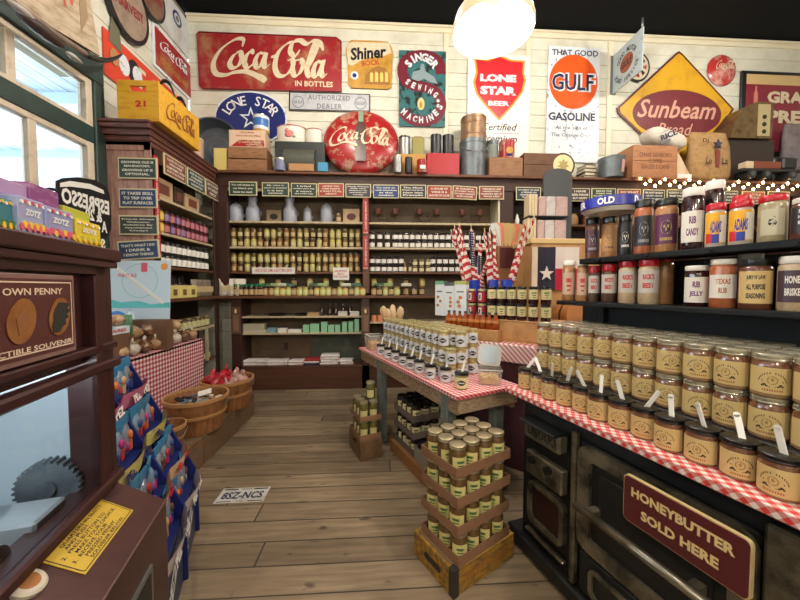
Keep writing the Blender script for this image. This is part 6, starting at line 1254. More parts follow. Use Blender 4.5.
gj = jar_kind('dip_jar', 'jar', .036, .104, contA, gold, lab_w, seg=16, print_=diamond_print, lidh=.16, arc=170, lidr=.95, lh_=(.08, .72))
sj = jar_kind('dip_sampler_jar', 'jar', .037, .095, mat('dip_cream', (190, 180, 160), .25, coat=.5), blackp, lab_w, seg=18, print_=diamond_print, lidh=.16, arc=170, lidr=1.0, lh_=(.1, .72), stick=True)
yj = jar_kind('relish_sampler_jar', 'jar', .040, .10, mat('relish_olive', (150, 140, 84), .25, coat=.5), blackp, paper, seg=18, print_=diamond_print, lidh=.16, arc=170, lidr=1.0, lh_=(.1, .72), stick=True)
p = IS.w(.11, .11, IT); yj.put(p, face_cam(p, 1, IF), 'olive sampler jar with cream label and stick at the near table corner')
us = (.3, .37, .52, .64, .76, .9, 1.04, 1.2)
for i, u in enumerate(us):
    v = .10 if i == 0 else .055; p = IS.w(v, u if i else .26, IT); sj.put(p, face_cam(p, 1, IF) + R(random.uniform(-10, 10)), f'white-labelled black-lidded sampler on the island edge, {ORD[i]} from the near corner', 'white-labelled samplers along the island edge')
for r_ in range(4):
    for i in range(13):
        u = .27 + .083 * i; v = .145 + .080 * r_
        if r_ > 1 and i > (10 if r_ == 2 else 7): continue
        if i == 0 and r_ > 1: continue
        for tier in (0, 1, 2):
            if tier == 2 and (i < 1 and r_ == 0): continue
            p = IS.w(v, u, IT + tier * .1045); gj.put(p, face_cam(p, 1, IF) + R(random.uniform(-14, 14)), f'gold-lidded dip jar, {("bottom", "middle", "top")[tier]} tier, {ORD[i]} from the near end, {rows[r_]} row', f'gold-lidded dip jars, {("bottom", "middle", "top")[tier]} tier, {rows[r_]} row')
# popcorn-like crackers in tubs
clearp = mat('clear_plastic_tub', (222, 222, 216), .12, alpha=.28, coat=.5); crk = mat('pretzel_bits', (214, 176, 110), .6, c2=(180, 132, 74), scale=30, amt=.5)
def tub(label, loc, rz, w_, d_, h_, lid_open):
    o = obj('clear_tub', MB().add([(x * w_ / 2 * k, y * d_ / 2 * k, z) for z, k in ((0, .85), (h_, 1)) for x, y in ((-1, -1), (1, -1), (1, 1), (-1, 1))], [(0, 1, 2, 3), (0, 1, 5, 4), (1, 2, 6, 5), (2, 3, 7, 6), (3, 0, 4, 7)], clearp), None, loc, rz); tag(o, label, 'tub')
    part('rim', MB().tube([(x * w_ / 2, y * d_ / 2, h_) for x, y in ((-1, -1), (1, -1), (1, 1), (-1, 1), (-1, -1))], .004, mat('tub_rim', (206, 206, 204), .3), 6), o)
    b = MB()
    for _ in range(90): b.blob((random.uniform(-.38, .38) * w_, random.uniform(-.38, .38) * d_, .008 + random.random() * h_ * .55), (.009, .007, .006), crk, 5)
    b.box(-w_ * .38, w_ * .38, -d_ * .38, d_ * .38, .003, h_ * .5, crk, bev=.006); f_ = part('crackers', b, o); f_['kind'] = 'stuff'
    if lid_open: 
        l_ = part('hinged_lid', MB().prism(rrect(-w_ / 2, w_ / 2, 0, d_ * 1.05, .03), -.004, .004, mat('tub_rim', (206, 206, 204), .3)).prism(rrect(-w_ * .36, w_ * .36, d_ * .12, d_ * .93, .025), -.006, .006, mat('lid_pale_blue', (196, 214, 226), .25)), o, loc=(0, d_ / 2, h_), rot=(R(-8), R(6), 0))
    return o
tub('clear tub of cracker pieces with its lid propped open', IS.w(.33, .12, IT), R(-14), .145, .13, .095, True)
tub('small clear tub of cracker pieces at the far end of the island', IS.w(.10, 1.46, IT), IF, .155, .16, .14, False)
# wooden spoons in a crock
o = obj('spoon_crock', MB().lathe([(0, 0), (.05, 0), (.055, .11), (.05, .11), (.046, .01), (0, .01)], blackp, 18), None, IS.w(.29, 1.45, IT)); tag(o, 'dark crock holding bare wooden spoons on the island far end', 'crock'); CKP = IS.w(.29, 1.45, IT)
sw = mat('spoon_wood', (222, 190, 148), .6)
for i in range(8):
    a = R(45 * i); lean = R(9 + 4 * (i % 3)); cx, cy = CKP.x + .022 * math.cos(a), CKP.y + .022 * math.sin(a); hh = .38 + .03 * (i % 3)
    o = obj('wooden_spoon', MB().tube([(0, 0, 0), (0, 0, hh * .68)], .006, sw, 7).blob((0, 0, hh * .82), (.032, .010, .062), sw, 9), None, (cx, cy, IT + .018), rot=(lean * -math.sin(a), lean * math.cos(a), 0)); tag(o, f'bare wooden spoon standing in the dark crock, {ORD[i]} clockwise from the aisle', 'spoon', 'wooden spoons in the crock')
# stand beside the island, turned towards the aisle: draped table, pine steps, boxes, jam and flags
SF = Frame(.505, 2.725, -42.7); SL = .93
def fx_(px, u): return SF.onu(px, 300, u).x
z_t = .93
o = obj('draped_table', MB().box(.02, SL + .12, .0, .40, z_t - .14, z_t, ging2, bev=.01).box(.03, SL + .11, .01, .39, 0, z_t - .14, mat('dark_red_drape', (62, 16, 24), .8, c2=(40, 10, 16), scale=7, amt=.5, stretch=(8, 8, 1)), bev=.01), None, SF.w(0, 0), SF.a); tag(o, 'small table draped in gingham over dark red cloth beside the island', 'table')
ST1 = 1.02; za_ = 1.085; xe = fx_(500, .04)
o = obj('bottle_step', MB().box(.02, xe, .005, .085, z_t, ST1, ply, bev=.003), None, SF.w(0, 0), SF.a); tag(o, 'narrow pine step under the row of amber honey bottles', 'riser')
CW_ = SL + .08
wood_crate('display_crate', 'long bare pine crate on the draped table carrying the jam jars', CW_, .26, za_ - z_t, SF.w(.02 + CW_ / 2, .09 + .13, z_t), SF.a, ply, 'crate', 1, hand=False)
bd = obj('shelf_plank', MB().box(.02, .02 + CW_, .09, .35, za_, za_ + .012, ply, bev=.003), None, SF.w(0, 0), SF.a); tag(bd, 'thin pine plank lying over the long display crate', 'plank'); zp = za_ + .012
UJ = .135
def ztop(px, py, u): p = SF.onu(px, py, u); return p.z
for i, (a_, c_, tc, pt) in enumerate(((435, 444, (92, 142, 100), 281), (444.2, 454, (50, 50, 46), 282.5), (454.3, 466, (168, 172, 96), 281))):
    xa, xb = fx_(a_, .10), fx_(c_, .10); h_ = ztop((a_ + c_) / 2, pt, .10) - zp; w_ = xb - xa
    o = obj('cookie_box', MB().box(-w_ / 2, w_ / 2, 0, .055, 0, h_ * .9, mat('cookie_white', (222, 228, 236), .45), bev=.002), None, SF.w((xa + xb) / 2, .10, zp), SF.a); tag(o, ('white cookie box with green top band', 'white cookie box with dark top band, middle of three', 'white cookie box with yellow-green top band')[i], 'box')
    part('top_band', MB().box(-w_ / 2, w_ / 2, 0, .055, h_ * .9, h_, mat('band_%d' % i, tc, .45)), o)
    b = MB(); [b.blob((random.uniform(-.18, .18) * w_, -.0015, h_ * (.3 + .12 * k)), (w_ * .16, .002, w_ * .14), mat('cookie_print', (186, 120, 66), .6), 8) for k in range(3)]; b.box(-w_ * .3, w_ * .3, -.001, 0, h_ * .68, h_ * .72, grt); part('cookie_picture', b, o)
rj = jar_kind('red_label_jar', 'jar', .034, .118, mat('dark_fruit', (50, 16, 22), .15, coat=.7), gold, mat('red_black_label', (150, 26, 44), .5), seg=18, print_=lambda pm, r, a, b: (cylq(pm, r, -50, -5, a + .2 * (b - a), b - .12 * (b - a), white, 4), cylq(pm, r * 1.003, -38, -16, a + .3 * (b - a), b - .25 * (b - a), ink, 3)), lidh=.14, arc=150, lh_=(.1, .8), lidr=.95)
for i, px in enumerate((472, 482)):
    for t_ in (0, 1): rj.put(SF.w(fx_(px, UJ), UJ, zp + .1185 * t_), SF.a + R(22), f'jar with red, white and black label, {("lower", "upper")[t_]} one, {("beside the cookie boxes", "beside the dark jam")[i]}')
jj = jar_kind('jam_jar', 'jar', .036, .128, mat('black_jam', (44, 16, 24), .12, coat=.8), blackp, mat('cream_green_label', (220, 208, 156), .5), seg=18, print_=name_print(mat('green_ink', (88, 130, 70), .6), brownink), lidh=.12, arc=150, lh_=(.26, .82), lidr=.9)
for i, px in enumerate((492, 501.5, 511.5, 522, 533.5, 546)):
    for t_ in (0, 1): jj.put(SF.w(fx_(px, UJ), UJ, zp + .1285 * t_), SF.a + R(22), f'dark jam jar with cream label, {ORD[i]} from the red-labelled jars, {("lower", "upper")[t_]} layer', 'dark jam jars on the pine crate')
amb = mat('amber_syrup', (150, 70, 24), .1, coat=.9, c2=(110, 44, 18), scale=12, amt=.5)
sb = obj('honey_bottle', MB().lathe([(0, 0), (.027, 0), (.030, .01), (.027, .04), (.031, .055), (.027, .08), (.013, .10), (.011, .115)], amb, 16)); part('cap', MB().cyl(.012, .115, .133, blackp, seg=12), sb); part('paper_label', MB().lathe([(.0305, .048), (.0315, .055), (.029, .072)], mat('amber_label', (186, 120, 60), .5), 10, a0=200, a1=340), sb)
SB = Kind(sb, 'bottle')
for i in range(9): SB.put(SF.w(.055 + (xe - .09) * i / 8, .045, ST1), SF.a + R(random.uniform(-15, 15)), f'amber honey bottle with black cap, {ORD[i]} from the white boxes end', 'amber honey bottles on the pine step')
# flags in blue tubs behind the jars
fs_, fw_, fb_ = mat('flag_red', (178, 36, 44), .8), mat('flag_white', (226, 214, 208), .8), mat('flag_navy', (34, 40, 74), .8); rod = mat('flag_stick', (206, 176, 140), .6)
bt_ = mat('tub_blue', (34, 62, 176), .35)
fbase = zp; UF = .27; PFn = SF.M.to_3x3() @ Vector((0, 1, 0))
xr0, xr1 = fx_(462, UF), fx_(520, UF)
o = obj('riser_box', MB().box(xr0, xr1, .21, .34, zp, 1.27, mat('riser_dark_wood', (70, 46, 34), .6), bev=.004), None, SF.w(0, 0), SF.a); tag(o, 'dark box behind the jam jars carrying the flag buckets', 'box')
tubs = []
for i, px in enumerate((474, 493, 507)):
    r_ = .062 if i < 1 else .045; p = SF.w(fx_(px, UF), UF, 1.2705)
    o = obj('flag_bucket', MB().lathe([(0, 0), (r_ * .85, 0), (r_, .13), (r_ * 1.05, .13), (r_ * 1.05, .14), (r_ * .92, .14), (r_ * .8, .01), (0, .01)], bt_, 20), None, p); tag(o, ('blue bucket holding the large leaning bunch of flags', 'blue bucket holding the upright bunch of flags', 'blue bucket holding the flag that leans towards the star flag')[i], 'bucket'); tubs.append(p)
def flag(base, top, label, canton, w_=.042, group=None, start=.18):
    """A small stick flag furled round its stick, stripes winding up it."""
    B = Vector(base); T = Vector(top) - B; L_ = T.length; rotq = T.to_track_quat('Z', 'Y').to_euler()
    o = obj('stick_flag', MB().tube([(0, 0, 0), (0, 0, L_)], .004, rod, 6).blob((0, 0, L_), .007, gold, 6), None, B, rot=rotq); tag(o, label, 'flag', group)
    n, m = 44, 10; vs = []; 
    for i in range(n + 1):
        t_ = i / n; z = L_ * (start + (.94 - start) * t_); r_ = w_ * (.95 - .55 * t_) * (1 + .12 * math.sin(9 * t_))
        for j in range(m): a = 2 * math.pi * j / m; rr = r_ * (.65 + .35 * math.cos(2.5 * a + 4 * t_)); vs.append((rr * math.cos(a) + .006, rr * .7 * math.sin(a), z - .25 * r_ * math.cos(a)))
    bs = {0: MB(), 1: MB()}; cz = MB(); F = [[], []]; FC = []
    for i in range(n):
        for j in range(m):
            f_ = (i * m + j, i * m + (j + 1) % m, (i + 1) * m + (j + 1) % m, (i + 1) * m + j)
            if canton and n * canton[0] <= i < n * canton[1] and j in (6, 7, 8, 9, 5): FC.append(f_)
            else: F[((i + j // 3) // 3) % 2].append(f_)
    c_ = MB().add(vs, F[0], fs_, True); c_.add(vs, F[1], fw_, True); part('striped_cloth', c_, o)
    if canton:
        cc = MB().add(vs, FC, fb_, True)
        for i in range(int(n * canton[0]), int(n * canton[1]), 2):
            for j in (5, 7, 8): 
                q = [Vector(vs[k]) for k in (i * m + j, i * m + j + 1, (i + 1) * m + j + 1)] ; c0 = sum(q, Vector()) / 3; nn = (Vector((c0.x, c0.y, 0))).normalized() * .0022
                cc.blob(tuple(c0 + nn), .0042, fw_, 5)
        part('star_field', cc, o)
G1 = 'flags in the leaning bunch'; FB = 1.285
P_ = lambda px, py, d=0: tuple(onplane(px, py, SF.w(0, UF + d), PFn))
b0 = Vector((tubs[0].x, tubs[0].y, FB))
for i, (dx_, px, py, dy, ct) in enumerate(((-.02, 454, 224, -.02, None), (-.005, 459, 223, .03, None), (.01, 471, 226, -.05, (.30, .97)), (.025, 480, 240, -.02, (.25, .7)), (-.03, 451, 230, .02, None), (.03, 486, 262, -.05, None))):
    flag((b0.x + dx_, b0.y + (i % 3 - 1) * .015, FB), P_(px, py, dy), ('leaning flag farthest out over the middle bay', 'leaning flag with the highest brass tip', 'leaning flag showing the long navy star field', 'leaning flag with small star field beside the upright bunch', 'leaning flag lowest over the shelf jars', 'short drooping red flag at the rim of the leaning bunch')[i], ct, .050 if i < 5 else .055, G1)
b1 = Vector((tubs[1].x, tubs[1].y, FB))
for i, (dx_, px, py, dy) in enumerate(((-.012, 484.5, 229, 0), (.0, 489.5, 228, .03), (.012, 494, 230, -.03))): flag((b1.x + dx_, b1.y, FB), P_(px, py, dy), ('upright furled flag nearest the leaning bunch', 'middle one of the three upright furled flags', 'upright furled flag nearest the painted basket')[i], None, .036)
b2 = Vector((tubs[2].x, tubs[2].y, FB))
for i, (dx_, px, py, dy, ct) in enumerate(((-.01, 535, 214, -.04, None), (.008, 526, 220, .0, (.02, .5)))): flag((b2.x + dx_, b2.y, FB), P_(px, py, dy), ('flag leaning out over the star flag with bare striped cloth', 'flag with navy star field low on its stick')[i], ct, .034 if not ct else .045)
# basket of coloured sticks on a wooden shelf post behind
Yb = 3.25; p0, p1 = onY(500, 246, Yb), onY(519, 268, Yb)
o = obj('wooden_bin_stand', MB().box(p0.x - .03, p1.x + .12, Yb - .02, Yb + .2, 0, p0.z, mat('stand_wood', (150, 104, 66), .5), bev=.004).box(p0.x - .01, p1.x + .0, Yb - .03, Yb - .02, p1.z, p0.z - .02, mat('dark_red_box', (82, 30, 28), .5)), None); tag(o, 'tall wooden stand with dark red front panel behind the flags', 'stand')
fan = mat('fan_peach', (226, 130, 100), .6); fan2 = mat('fan_straw', (206, 176, 110), .6)
for i, (px, m_) in enumerate(((501, mat('fan_pale', (206, 212, 212), .6)), (504, fan), (508, fan2), (512, fan2), (516, fan), (520, fan2))):
    p = onY(px, 246, Yb); o = obj('paper_fan', MB().prism([(-.012, 0), (.012, 0), (.05, .2), (.03, .245), (-.03, .25), (-.05, .2)], -.004, .004, m_).box(-.004, .004, -.006, .006, 0, .2, rod), None, (p.x, Yb + .03 + .012 * i, p0.z), rot=(R(-5), R(-14 + 6 * i), 0)); tag(o, f'{("pale grey", "peach", "straw", "straw", "peach", "straw")[i]} paper fan standing behind the flags, {ORD[i]} from the upright bunch', 'fan', 'paper fans behind the flags')
# card rack with pink parcels, grey arched board, lone star flag
Yc = 2.75; zsh = onY(550, 239, Yc).z
a_, c_ = onY(531, 246, Yc), onY(582, 246, Yc)
o = obj('pine_display_cabinet', MB().box(a_.x, c_.x + .25, Yc - .02, Yc + .35, 0, zsh, ply, bev=.006).box(a_.x - .015, c_.x + .27, Yc - .035, Yc + .36, zsh - .045, zsh, mat('pine_edge', (214, 184, 128), .5), bev=.006), None); tag(o, 'pale pine display cabinet behind the lone star flag', 'cabinet')
pkm = [mat('pink_parcel', (206, 176, 172), .4, c2=(180, 140, 140), scale=16, amt=.5), mat('pale_parcel', (212, 204, 200), .4, c2=(176, 166, 164), scale=18, amt=.5), mat('cream_stick', (222, 204, 168), .5)]
k_ = 0
for row, (zb_, yt, x_s, x_e) in enumerate(((zsh, 219, 530, 569), (0, 197, 531, 570))):
    if row: zb_ = ztop
    ztop = zb_ + .185
    xs = [(x_s + q, x_s + q + 2.6, 2) for q in (0, 3, 6)] + [(x_s + 10, x_s + 17, 0), (x_s + 17.5, x_s + 27, 1), (x_s + 27.5, x_e, 0)]
    for j, (q0, q1, mi_) in enumerate(xs):
        A, C_ = onY(q0, 230, Yc), onY(q1, 230, Yc); w_ = (C_.x - A.x)
        o = obj('wrapped_parcel' if mi_ < 2 else 'long_card', MB().box(-w_ / 2, w_ / 2, -.01, .1, 0, .172 + (.02 if mi_ == 2 else 0), pkm[mi_], bev=.006), None, ((A.x + C_.x) / 2, Yc + .05, zb_)); tag(o, f'{("pink wrapped parcel", "pale wrapped parcel", "narrow cream card")[mi_]}, {ORD[j]} from the flags in the {("lower", "upper")[row]} row', 'parcel' if mi_ < 2 else 'card', f'wrapped parcels, {("lower", "upper")[row]} row')
    if row == 0:
        o = obj('black_tray', MB().box(onY(x_s - .5, 230, Yc).x, onY(x_e + 1, 230, Yc).x, Yc + .02, Yc + .2, zsh + .194, zsh + .204, blackp), None); tag(o, 'thin black shelf tray between the two parcel rows', 'tray'); ztop = zsh + .204
Yg = Yc + .25; A, C_ = onY(543, 200, Yg), onY(572, 169, Yg); w_ = (C_.x - A.x) / 2; h_ = C_.z - zsh
o = obj('arched_board', MB().prism([(-w_, 0), (w_, 0), (w_, h_ * .90), (w_ * .85, h_ * .96), (w_ * .5, h_ * .99), (0, h_), (-w_ * .5, h_ * .99), (-w_ * .85, h_ * .96), (-w_, h_ * .90)], -.01, .01, mat('slate_grey_board', (84, 86, 90), .6)), None, ((A.x + C_.x) / 2, Yg, zsh)); tag(o, 'plain slate grey board with rounded top above the wrapped parcels', 'board')
# the flag hangs on the front of the pine cabinet
Yf_ = Yc - .04; A, B_, C_ = onY(532, 247, Yf_), onY(537, 247, Yf_), onY(554, 290, Yf_); R_ = onY(578, 290, Yf_)
ht_ = A.z - C_.z; zt_ = A.z
def wavy(x0, x1, z0, z1, m, y=0, n=14):
    vs = []
    for i in range(n + 1):
        x = x0 + (x1 - x0) * i / n; yy = y - .008 - .008 * math.sin(38 * x); vs += [(x, yy, z0), (x, yy, z1)]
    b = MB().add(vs, [(2 * i, 2 * i + 2, 2 * i + 3, 2 * i + 1) for i in range(n)], m, True); b.add([(x, y_ + .003, z) for x, y_, z in vs], [(2 * i + 1, 2 * i + 3, 2 * i + 2, 2 * i) for i in range(n)], m, True); return b
o = obj('lone_star_flag', wavy(0, B_.x - A.x, -ht_, 0, mat('flag_cream_edge', (214, 196, 176), .8)), None, (A.x, Yf_, zt_)); tag(o, 'Texas flag with white star hanging on the pine cabinet', 'flag')
bl = wavy(B_.x - A.x, C_.x - A.x, -ht_, 0, mat('flag_deep_navy', (32, 30, 50), .8)); part('blue_field', bl, o)
part('white_stripe', wavy(C_.x - A.x, R_.x - A.x, -ht_ * .5, 0, fw_), o); part('red_stripe', wavy(C_.x - A.x, R_.x - A.x, -ht_, -ht_ * .5, mat('flag_crimson', (186, 24, 58), .8)), o)
cx_, cz_ = (B_.x + C_.x) / 2 - A.x, -ht_ * .62; part('white_star', MB().prism(star(cx_, cz_, (C_.x - B_.x) * .42), -.022, -.0185, fw_), o)
# round wooden barrel end showing under the spice rack, on the pine crate's line
p = onY(574, 316, 2.42); o = obj('small_barrel', MB().lathe([(0, 0), (.13, 0), (.15, .05), (.15, .15), (.13, .2), (0, .2)], mat('barrel_wood', (186, 120, 62), .45, c2=(150, 88, 44), scale=7, amt=.5), 30, M=Matrix.Rotation(R(-100), 4, 'X')), None, (p.x + .09, p.y + .03, 1.115)); tag(o, 'small honey-coloured wooden barrel lying behind the jar tiers', 'barrel')
part('black_hoop', MB().lathe([(.152, .06), (.154, .08)], blackp, 30, M=Matrix.Rotation(R(-100), 4, 'X')), o)
o = obj('barrel_table', MB().box(p.x - .05, p.x + .26, p.y + .02, p.y + .26, 0, .962, mat('dark_stand', (34, 28, 26), .6), bev=.004), None); tag(o, 'dark stand under the small wooden barrel', 'stand')

# ---------------------------------------------------------------- stacked trays of jars on a yellow soda crate, at the island's near end
card = mat('cardboard', (146, 108, 80), .7, c2=(124, 90, 66), scale=9, amt=.5); cardg = mat('grey_cardboard', (110, 96, 86), .7)
oldy = mat('old_yellow_crate', (180, 134, 44), .65, c2=(104, 80, 52), scale=14, amt=.75, stretch=(1, 3, 3)); pk = jar_kind('pickle_jar', 'jar', .040, .124, mat('pickle_amber', (104, 78, 44), .15, coat=.8, c2=(92, 66, 36), scale=30, amt=.5), mat('tin_lid', (172, 160, 130), .3, .6), mat('pickle_label', (222, 212, 140), .5), seg=20, print_=name_print(mat('green_ink2', (70, 110, 60), .6)), lidh=.13, arc=110, lidr=.93, lh_=(.12, .62))
p_ = onZ(455, 592, 0); q_ = onZ(518, 548, 0); r_ = onZ(424, 545, 0)
an = math.atan2(q_.y - p_.y, q_.x - p_.x); wv, wu = (q_ - p_).length, (r_ - p_).length
TS = Frame(p_.x - .015, p_.y - .035, math.degrees(an)); wv = .405; wu = .29; TC = TS.w(wv / 2, wu / 2)
def tray(label, w_, d_, h_, loc, rz, m, group=None, name='cardboard_tray'):
    o = obj(name, MB().box(-w_ / 2, w_ / 2, -d_ / 2, d_ / 2, 0, .004, m), None, loc, rz); tag(o, label, 'tray', group)
    part('front_wall', MB().box(-w_ / 2, w_ / 2, -d_ / 2, -d_ / 2 + .004, 0.004, h_, m), o); part('back_wall', MB().box(-w_ / 2, w_ / 2, d_ / 2 - .004, d_ / 2, .004, h_, m), o)
    for s_ in (-1, 1): part('side_wall', MB().box(s_ * w_ / 2, s_ * (w_ / 2 - .004), -d_ / 2 + .004, d_ / 2 - .004, .004, h_, m), o)
    return o
HC = .125
yc2 = empty('yellow_soda_crate', TS.w(wv / 2, wu / 2), an); tag(yc2, 'old yellow soda crate under the tall stack of jar trays', 'crate')
part('side_board', MB().box(-wv / 2, wv / 2, -wu / 2, -wu / 2 + .018, 0, HC, oldy, bev=.003), yc2); part('side_board', MB().box(-wv / 2, wv / 2, wu / 2 - .018, wu / 2, 0, HC, oldy, bev=.003), yc2)
part('end_board', MB().box(-wv / 2, -wv / 2 + .018, -wu / 2 + .018, wu / 2 - .018, 0, HC, oldy, bev=.003), yc2); part('end_board', MB().box(wv / 2 - .018, wv / 2, -wu / 2 + .018, wu / 2 - .018, 0, HC, oldy), yc2)
part('hand_slot', MB().prism(rrect(-.06, .06, -.016, .016, .015), -.0012, .001, blackp), yc2, loc=(-wv / 2, 0, HC * .5), rot=(0, 0, R(-90)))
part('corner_strap', MB().box(-wv / 2 - .002, -wv / 2 + .03, -wu / 2 - .002, -wu / 2 + .03, 0, HC + .001, mat('dark_tin', (50, 44, 40), .5)), yc2)
part('inner_slats', MB().box(-wv / 2 + .018, wv / 2 - .018, -wu / 2 + .018, wu / 2 - .018, HC - .012, HC, mat('slat_wood', (128, 104, 90), .7)), yc2)
t = MB(); put_text(t, 'BOTTLING', .02, HC * .52, wv * .7, HC * .34, mat('faint_crate_red', (160, 96, 36), .6), -wu / 2 - .001, .03); part('lettering', t, yc2)
tw_, td_ = 4 * .083 + .014, 3 * .083 + .014; k4 = ('lowest', 'second from the floor', 'third from the floor', 'topmost')
for lv in range(4):
    z = HC + lv * .1300; jx = (random.uniform(-.008, .008), random.uniform(-.006, .006)); rz = an + R(random.uniform(-2, 2)); c = TS.w(wv / 2 - .005 + jx[0], wu / 2 - .01 + jx[1], z); M = Matrix.Translation(c) @ Matrix.Rotation(rz, 4, 'Z')
    tray(f'brown cardboard jar tray on the yellow crate, {k4[lv]}', tw_, td_, .046, c, rz, card, 'trays stacked on the yellow crate')
    for i in range(4):
        for j in range(3):
            p = M @ Vector(((i - 1.5) * .083, (j - 1) * .083, .0045)); side = (('aisle', 'second', 'third', 'stove')[i], ('near', 'middle', 'far')[j])
            pk.put(p, face_cam(p, 1) + R(random.uniform(-25, 25)), f'amber pickle jar in the {k4[lv]} tray, {side[1]} line, {side[0]} side', f'pickle jars in the {k4[lv]} tray')
# trays under the island: jam jars in grey trays
uj = jar_kind('preserve_tray_jar', 'jar', .038, .12, mat('dark_preserve', (40, 22, 24), .15, coat=.8), blackp, mat('pale_cream_label', (222, 214, 168), .5), seg=16, print_=name_print(brownink), lidh=.14, arc=120, lidr=.95, lh_=(.12, .66))
wb_ = wood_crate('low_wooden_crate', 'long low orange wooden crate on the floor beneath the island', .32, .62, .09, IS.w(.20, .67, 0), IS.a, mat('orange_crate_wood', (150, 104, 60), .6, c2=(120, 80, 46), scale=8, amt=.5), 'crate', 1, hand=False)
bd2 = part('slatted_top', MB().box(-.145, .145, -.295, .295, .078, .09, mat('orange_crate_wood', (150, 104, 60), .6)), wb_)
for lv in range(3):
    z = .09 + lv * .128; c = IS.w(.20, .80, z); tray(f'grey cardboard tray of dark jars under the island, {("lowest", "middle", "top")[lv]}', 3 * .08 + .014, 4 * .08 + .014, .05, c, IS.a, cardg, 'grey trays under the island')
    for i in range(3):
        for j in range(4):
            p = IS.w(.20 + (i - 1) * .08, .80 + (j - 1.5) * .08, z + .0045); uj.put(p, face_cam(p, 1) + R(random.uniform(-20, 20)), f'dark jar in the {("lowest", "middle", "top")[lv]} grey tray, {("near", "second", "third", "far")[j]} line, {("aisle", "middle", "inner")[i]} side', f'dark jars in the {("lowest", "middle", "top")[lv]} grey tray')
for lv in range(1):
    c = IS.w(.20, .495, .09); tray('black-lidded jar tray at the crate end nearest the yellow crate', 3 * .08 + .014, 3 * .08 + .014, .10, c, IS.a, mat('white_tray', (150, 146, 136), .7))
    for i in range(3):
        for j in range(3):
            p = IS.w(.20 + (i - 1) * .08, .495 + (j - 1) * .08, .0945); uj.put(p, face_cam(p, 1), f'dark jar in the pale tray on the low crate, {("near", "second", "far")[j]} line, {("aisle", "middle", "inner")[i]} side', 'dark jars in the pale tray')
# wooden crate with green-brown jars at the island's far end
c0 = onZ(361, 462, 0); FE = Frame(c0.x, c0.y, 22.9)
gjar = jar_kind('pickled_okra_jar', 'jar', .038, .14, mat('okra_green', (104, 98, 48), .15, coat=.8, c2=(74, 66, 34), scale=26, amt=.5), mat('tin_lid', (172, 160, 130), .3, .6), mat('okra_label', (206, 196, 140), .5), seg=14, lidh=.12, arc=90, lidr=.93, lh_=(.12, .55))
cr = wood_crate('soda_crate', 'small old wooden crate with hand hole by the island far leg', .18, .30, .15, FE.w(.09, .15, 0), FE.a, mat('dark_crate_wood2', (116, 88, 58), .65, c2=(86, 62, 42), scale=9, amt=.5), 'crate', 1)
part('slatted_top', MB().box(-.076, .076, -.136, .136, .138, .15, mat('dark_crate_wood2', (116, 88, 58), .65)), cr)
for lv in range(2):
    z = .151 + lv * .147; c = FE.w(.09, .15, z); tray(('lower brown tray of green jars on the small crate', 'upper brown tray of green jars on the small crate')[lv], .174, .254, .04, c, FE.a, card)
    for i in range(2):
        for j in range(3):
            p = FE.w(.09 + (i - .5) * .08, .15 + (j - 1) * .08, z + .0045); gjar.put(p, face_cam(p, 1), f'green pickled jar in the {("lower", "upper")[lv]} tray, {("near", "middle", "far")[j]} line, {("aisle", "inner")[i]} side', f'green jars in the {("lower", "upper")[lv]} brown tray')
p = FE.w(.13, .13, .151 + .1445 * 2); gjar.put(p, 0, 'single green jar standing loose on top of the upper tray jars'); 
for k in (gj, sj, yj, rj, jj, SB, pk, uj, gjar, hb, sm): k.done()
# licence plate lying on the floor boards
a_, b_, c_ = onZ(214, 504, 0), onZ(263, 504, 0), onZ(225, 487, 0); w_ = .305; 
o = obj('licence_plate', MB().box(-w_ / 2, w_ / 2, -.076, .076, 0, .0015, mat('plate_white', (206, 206, 200), .4, c2=(160, 156, 146), scale=9, amt=.4), bev=.0006), None, onZ(243, 495, 0) + Vector((0, 0, .0002)), R(1)); tag(o, 'worn white licence plate lying flat on the floorboards', 'licence plate')
t = MB(); put_text(t, '8SZ-NCS', 0, -.004, w_ * .84, .07, dn, 0, .03); put_text(t, 'TEXAS', 0, .060, .07, .014, dn, 0, .02); put_text(t, 'TRUCK', 0, -.064, .05, .011, dn, 0, .02); t.box(-.14, -.05, -.0001, 0, .054, .066, dn).box(.05, .14, -.0001, 0, .054, .066, dn).box(-.14, -.05, -.0001, 0, -.068, -.06, dn).box(.05, .14, -.0001, 0, -.068, -.06, dn)
part('lettering', MB().add([(x, z, .0021) for x, y, z in t.v], t.f, dn), o)
# ================================================================ penny press machine (front faces the aisle, local x out, y away)
PM = Frame(-.806, 1.023, 13.7); PF_ = PM.a + R(90)
mrn = mat('machine_maroon', (58, 26, 26), .38, c2=(46, 20, 21), scale=7, amt=.5, coat=.2); mrn2 = mat('machine_maroon_console', (66, 35, 34), .4, c2=(52, 27, 27), scale=14, amt=.5, coat=.2)
pm = empty('penny_press_machine', PM.w(0, 0), PM.a); tag(pm, 'dark maroon souvenir penny press machine with window and sloping coin console', 'penny machine')
YN_, D_ = -1.0, .5
g0, g1 = H - .548, H - .236; gy = -.105
b = MB(); b.box(-D_, -D_ + .02, YN_, 0, 0, 1.42, mrn).box(-D_, 0, YN_, YN_ + .03, 0, 1.42, mrn).box(-D_, 0, -.03, 0, 0, 1.42, mrn, bev=.003)
b.box(-.06, 0, gy + .03, -.03, .6, 1.42, mrn).box(-.03, 0, YN_, -.03, 1.385, 1.42, mrn)
b.box(-.03, -.02, YN_ + .03, -.03, g1 + .03, 1.39, mrn).box(-.03, 0, YN_, 0, .0, g0 - .02, mrn)
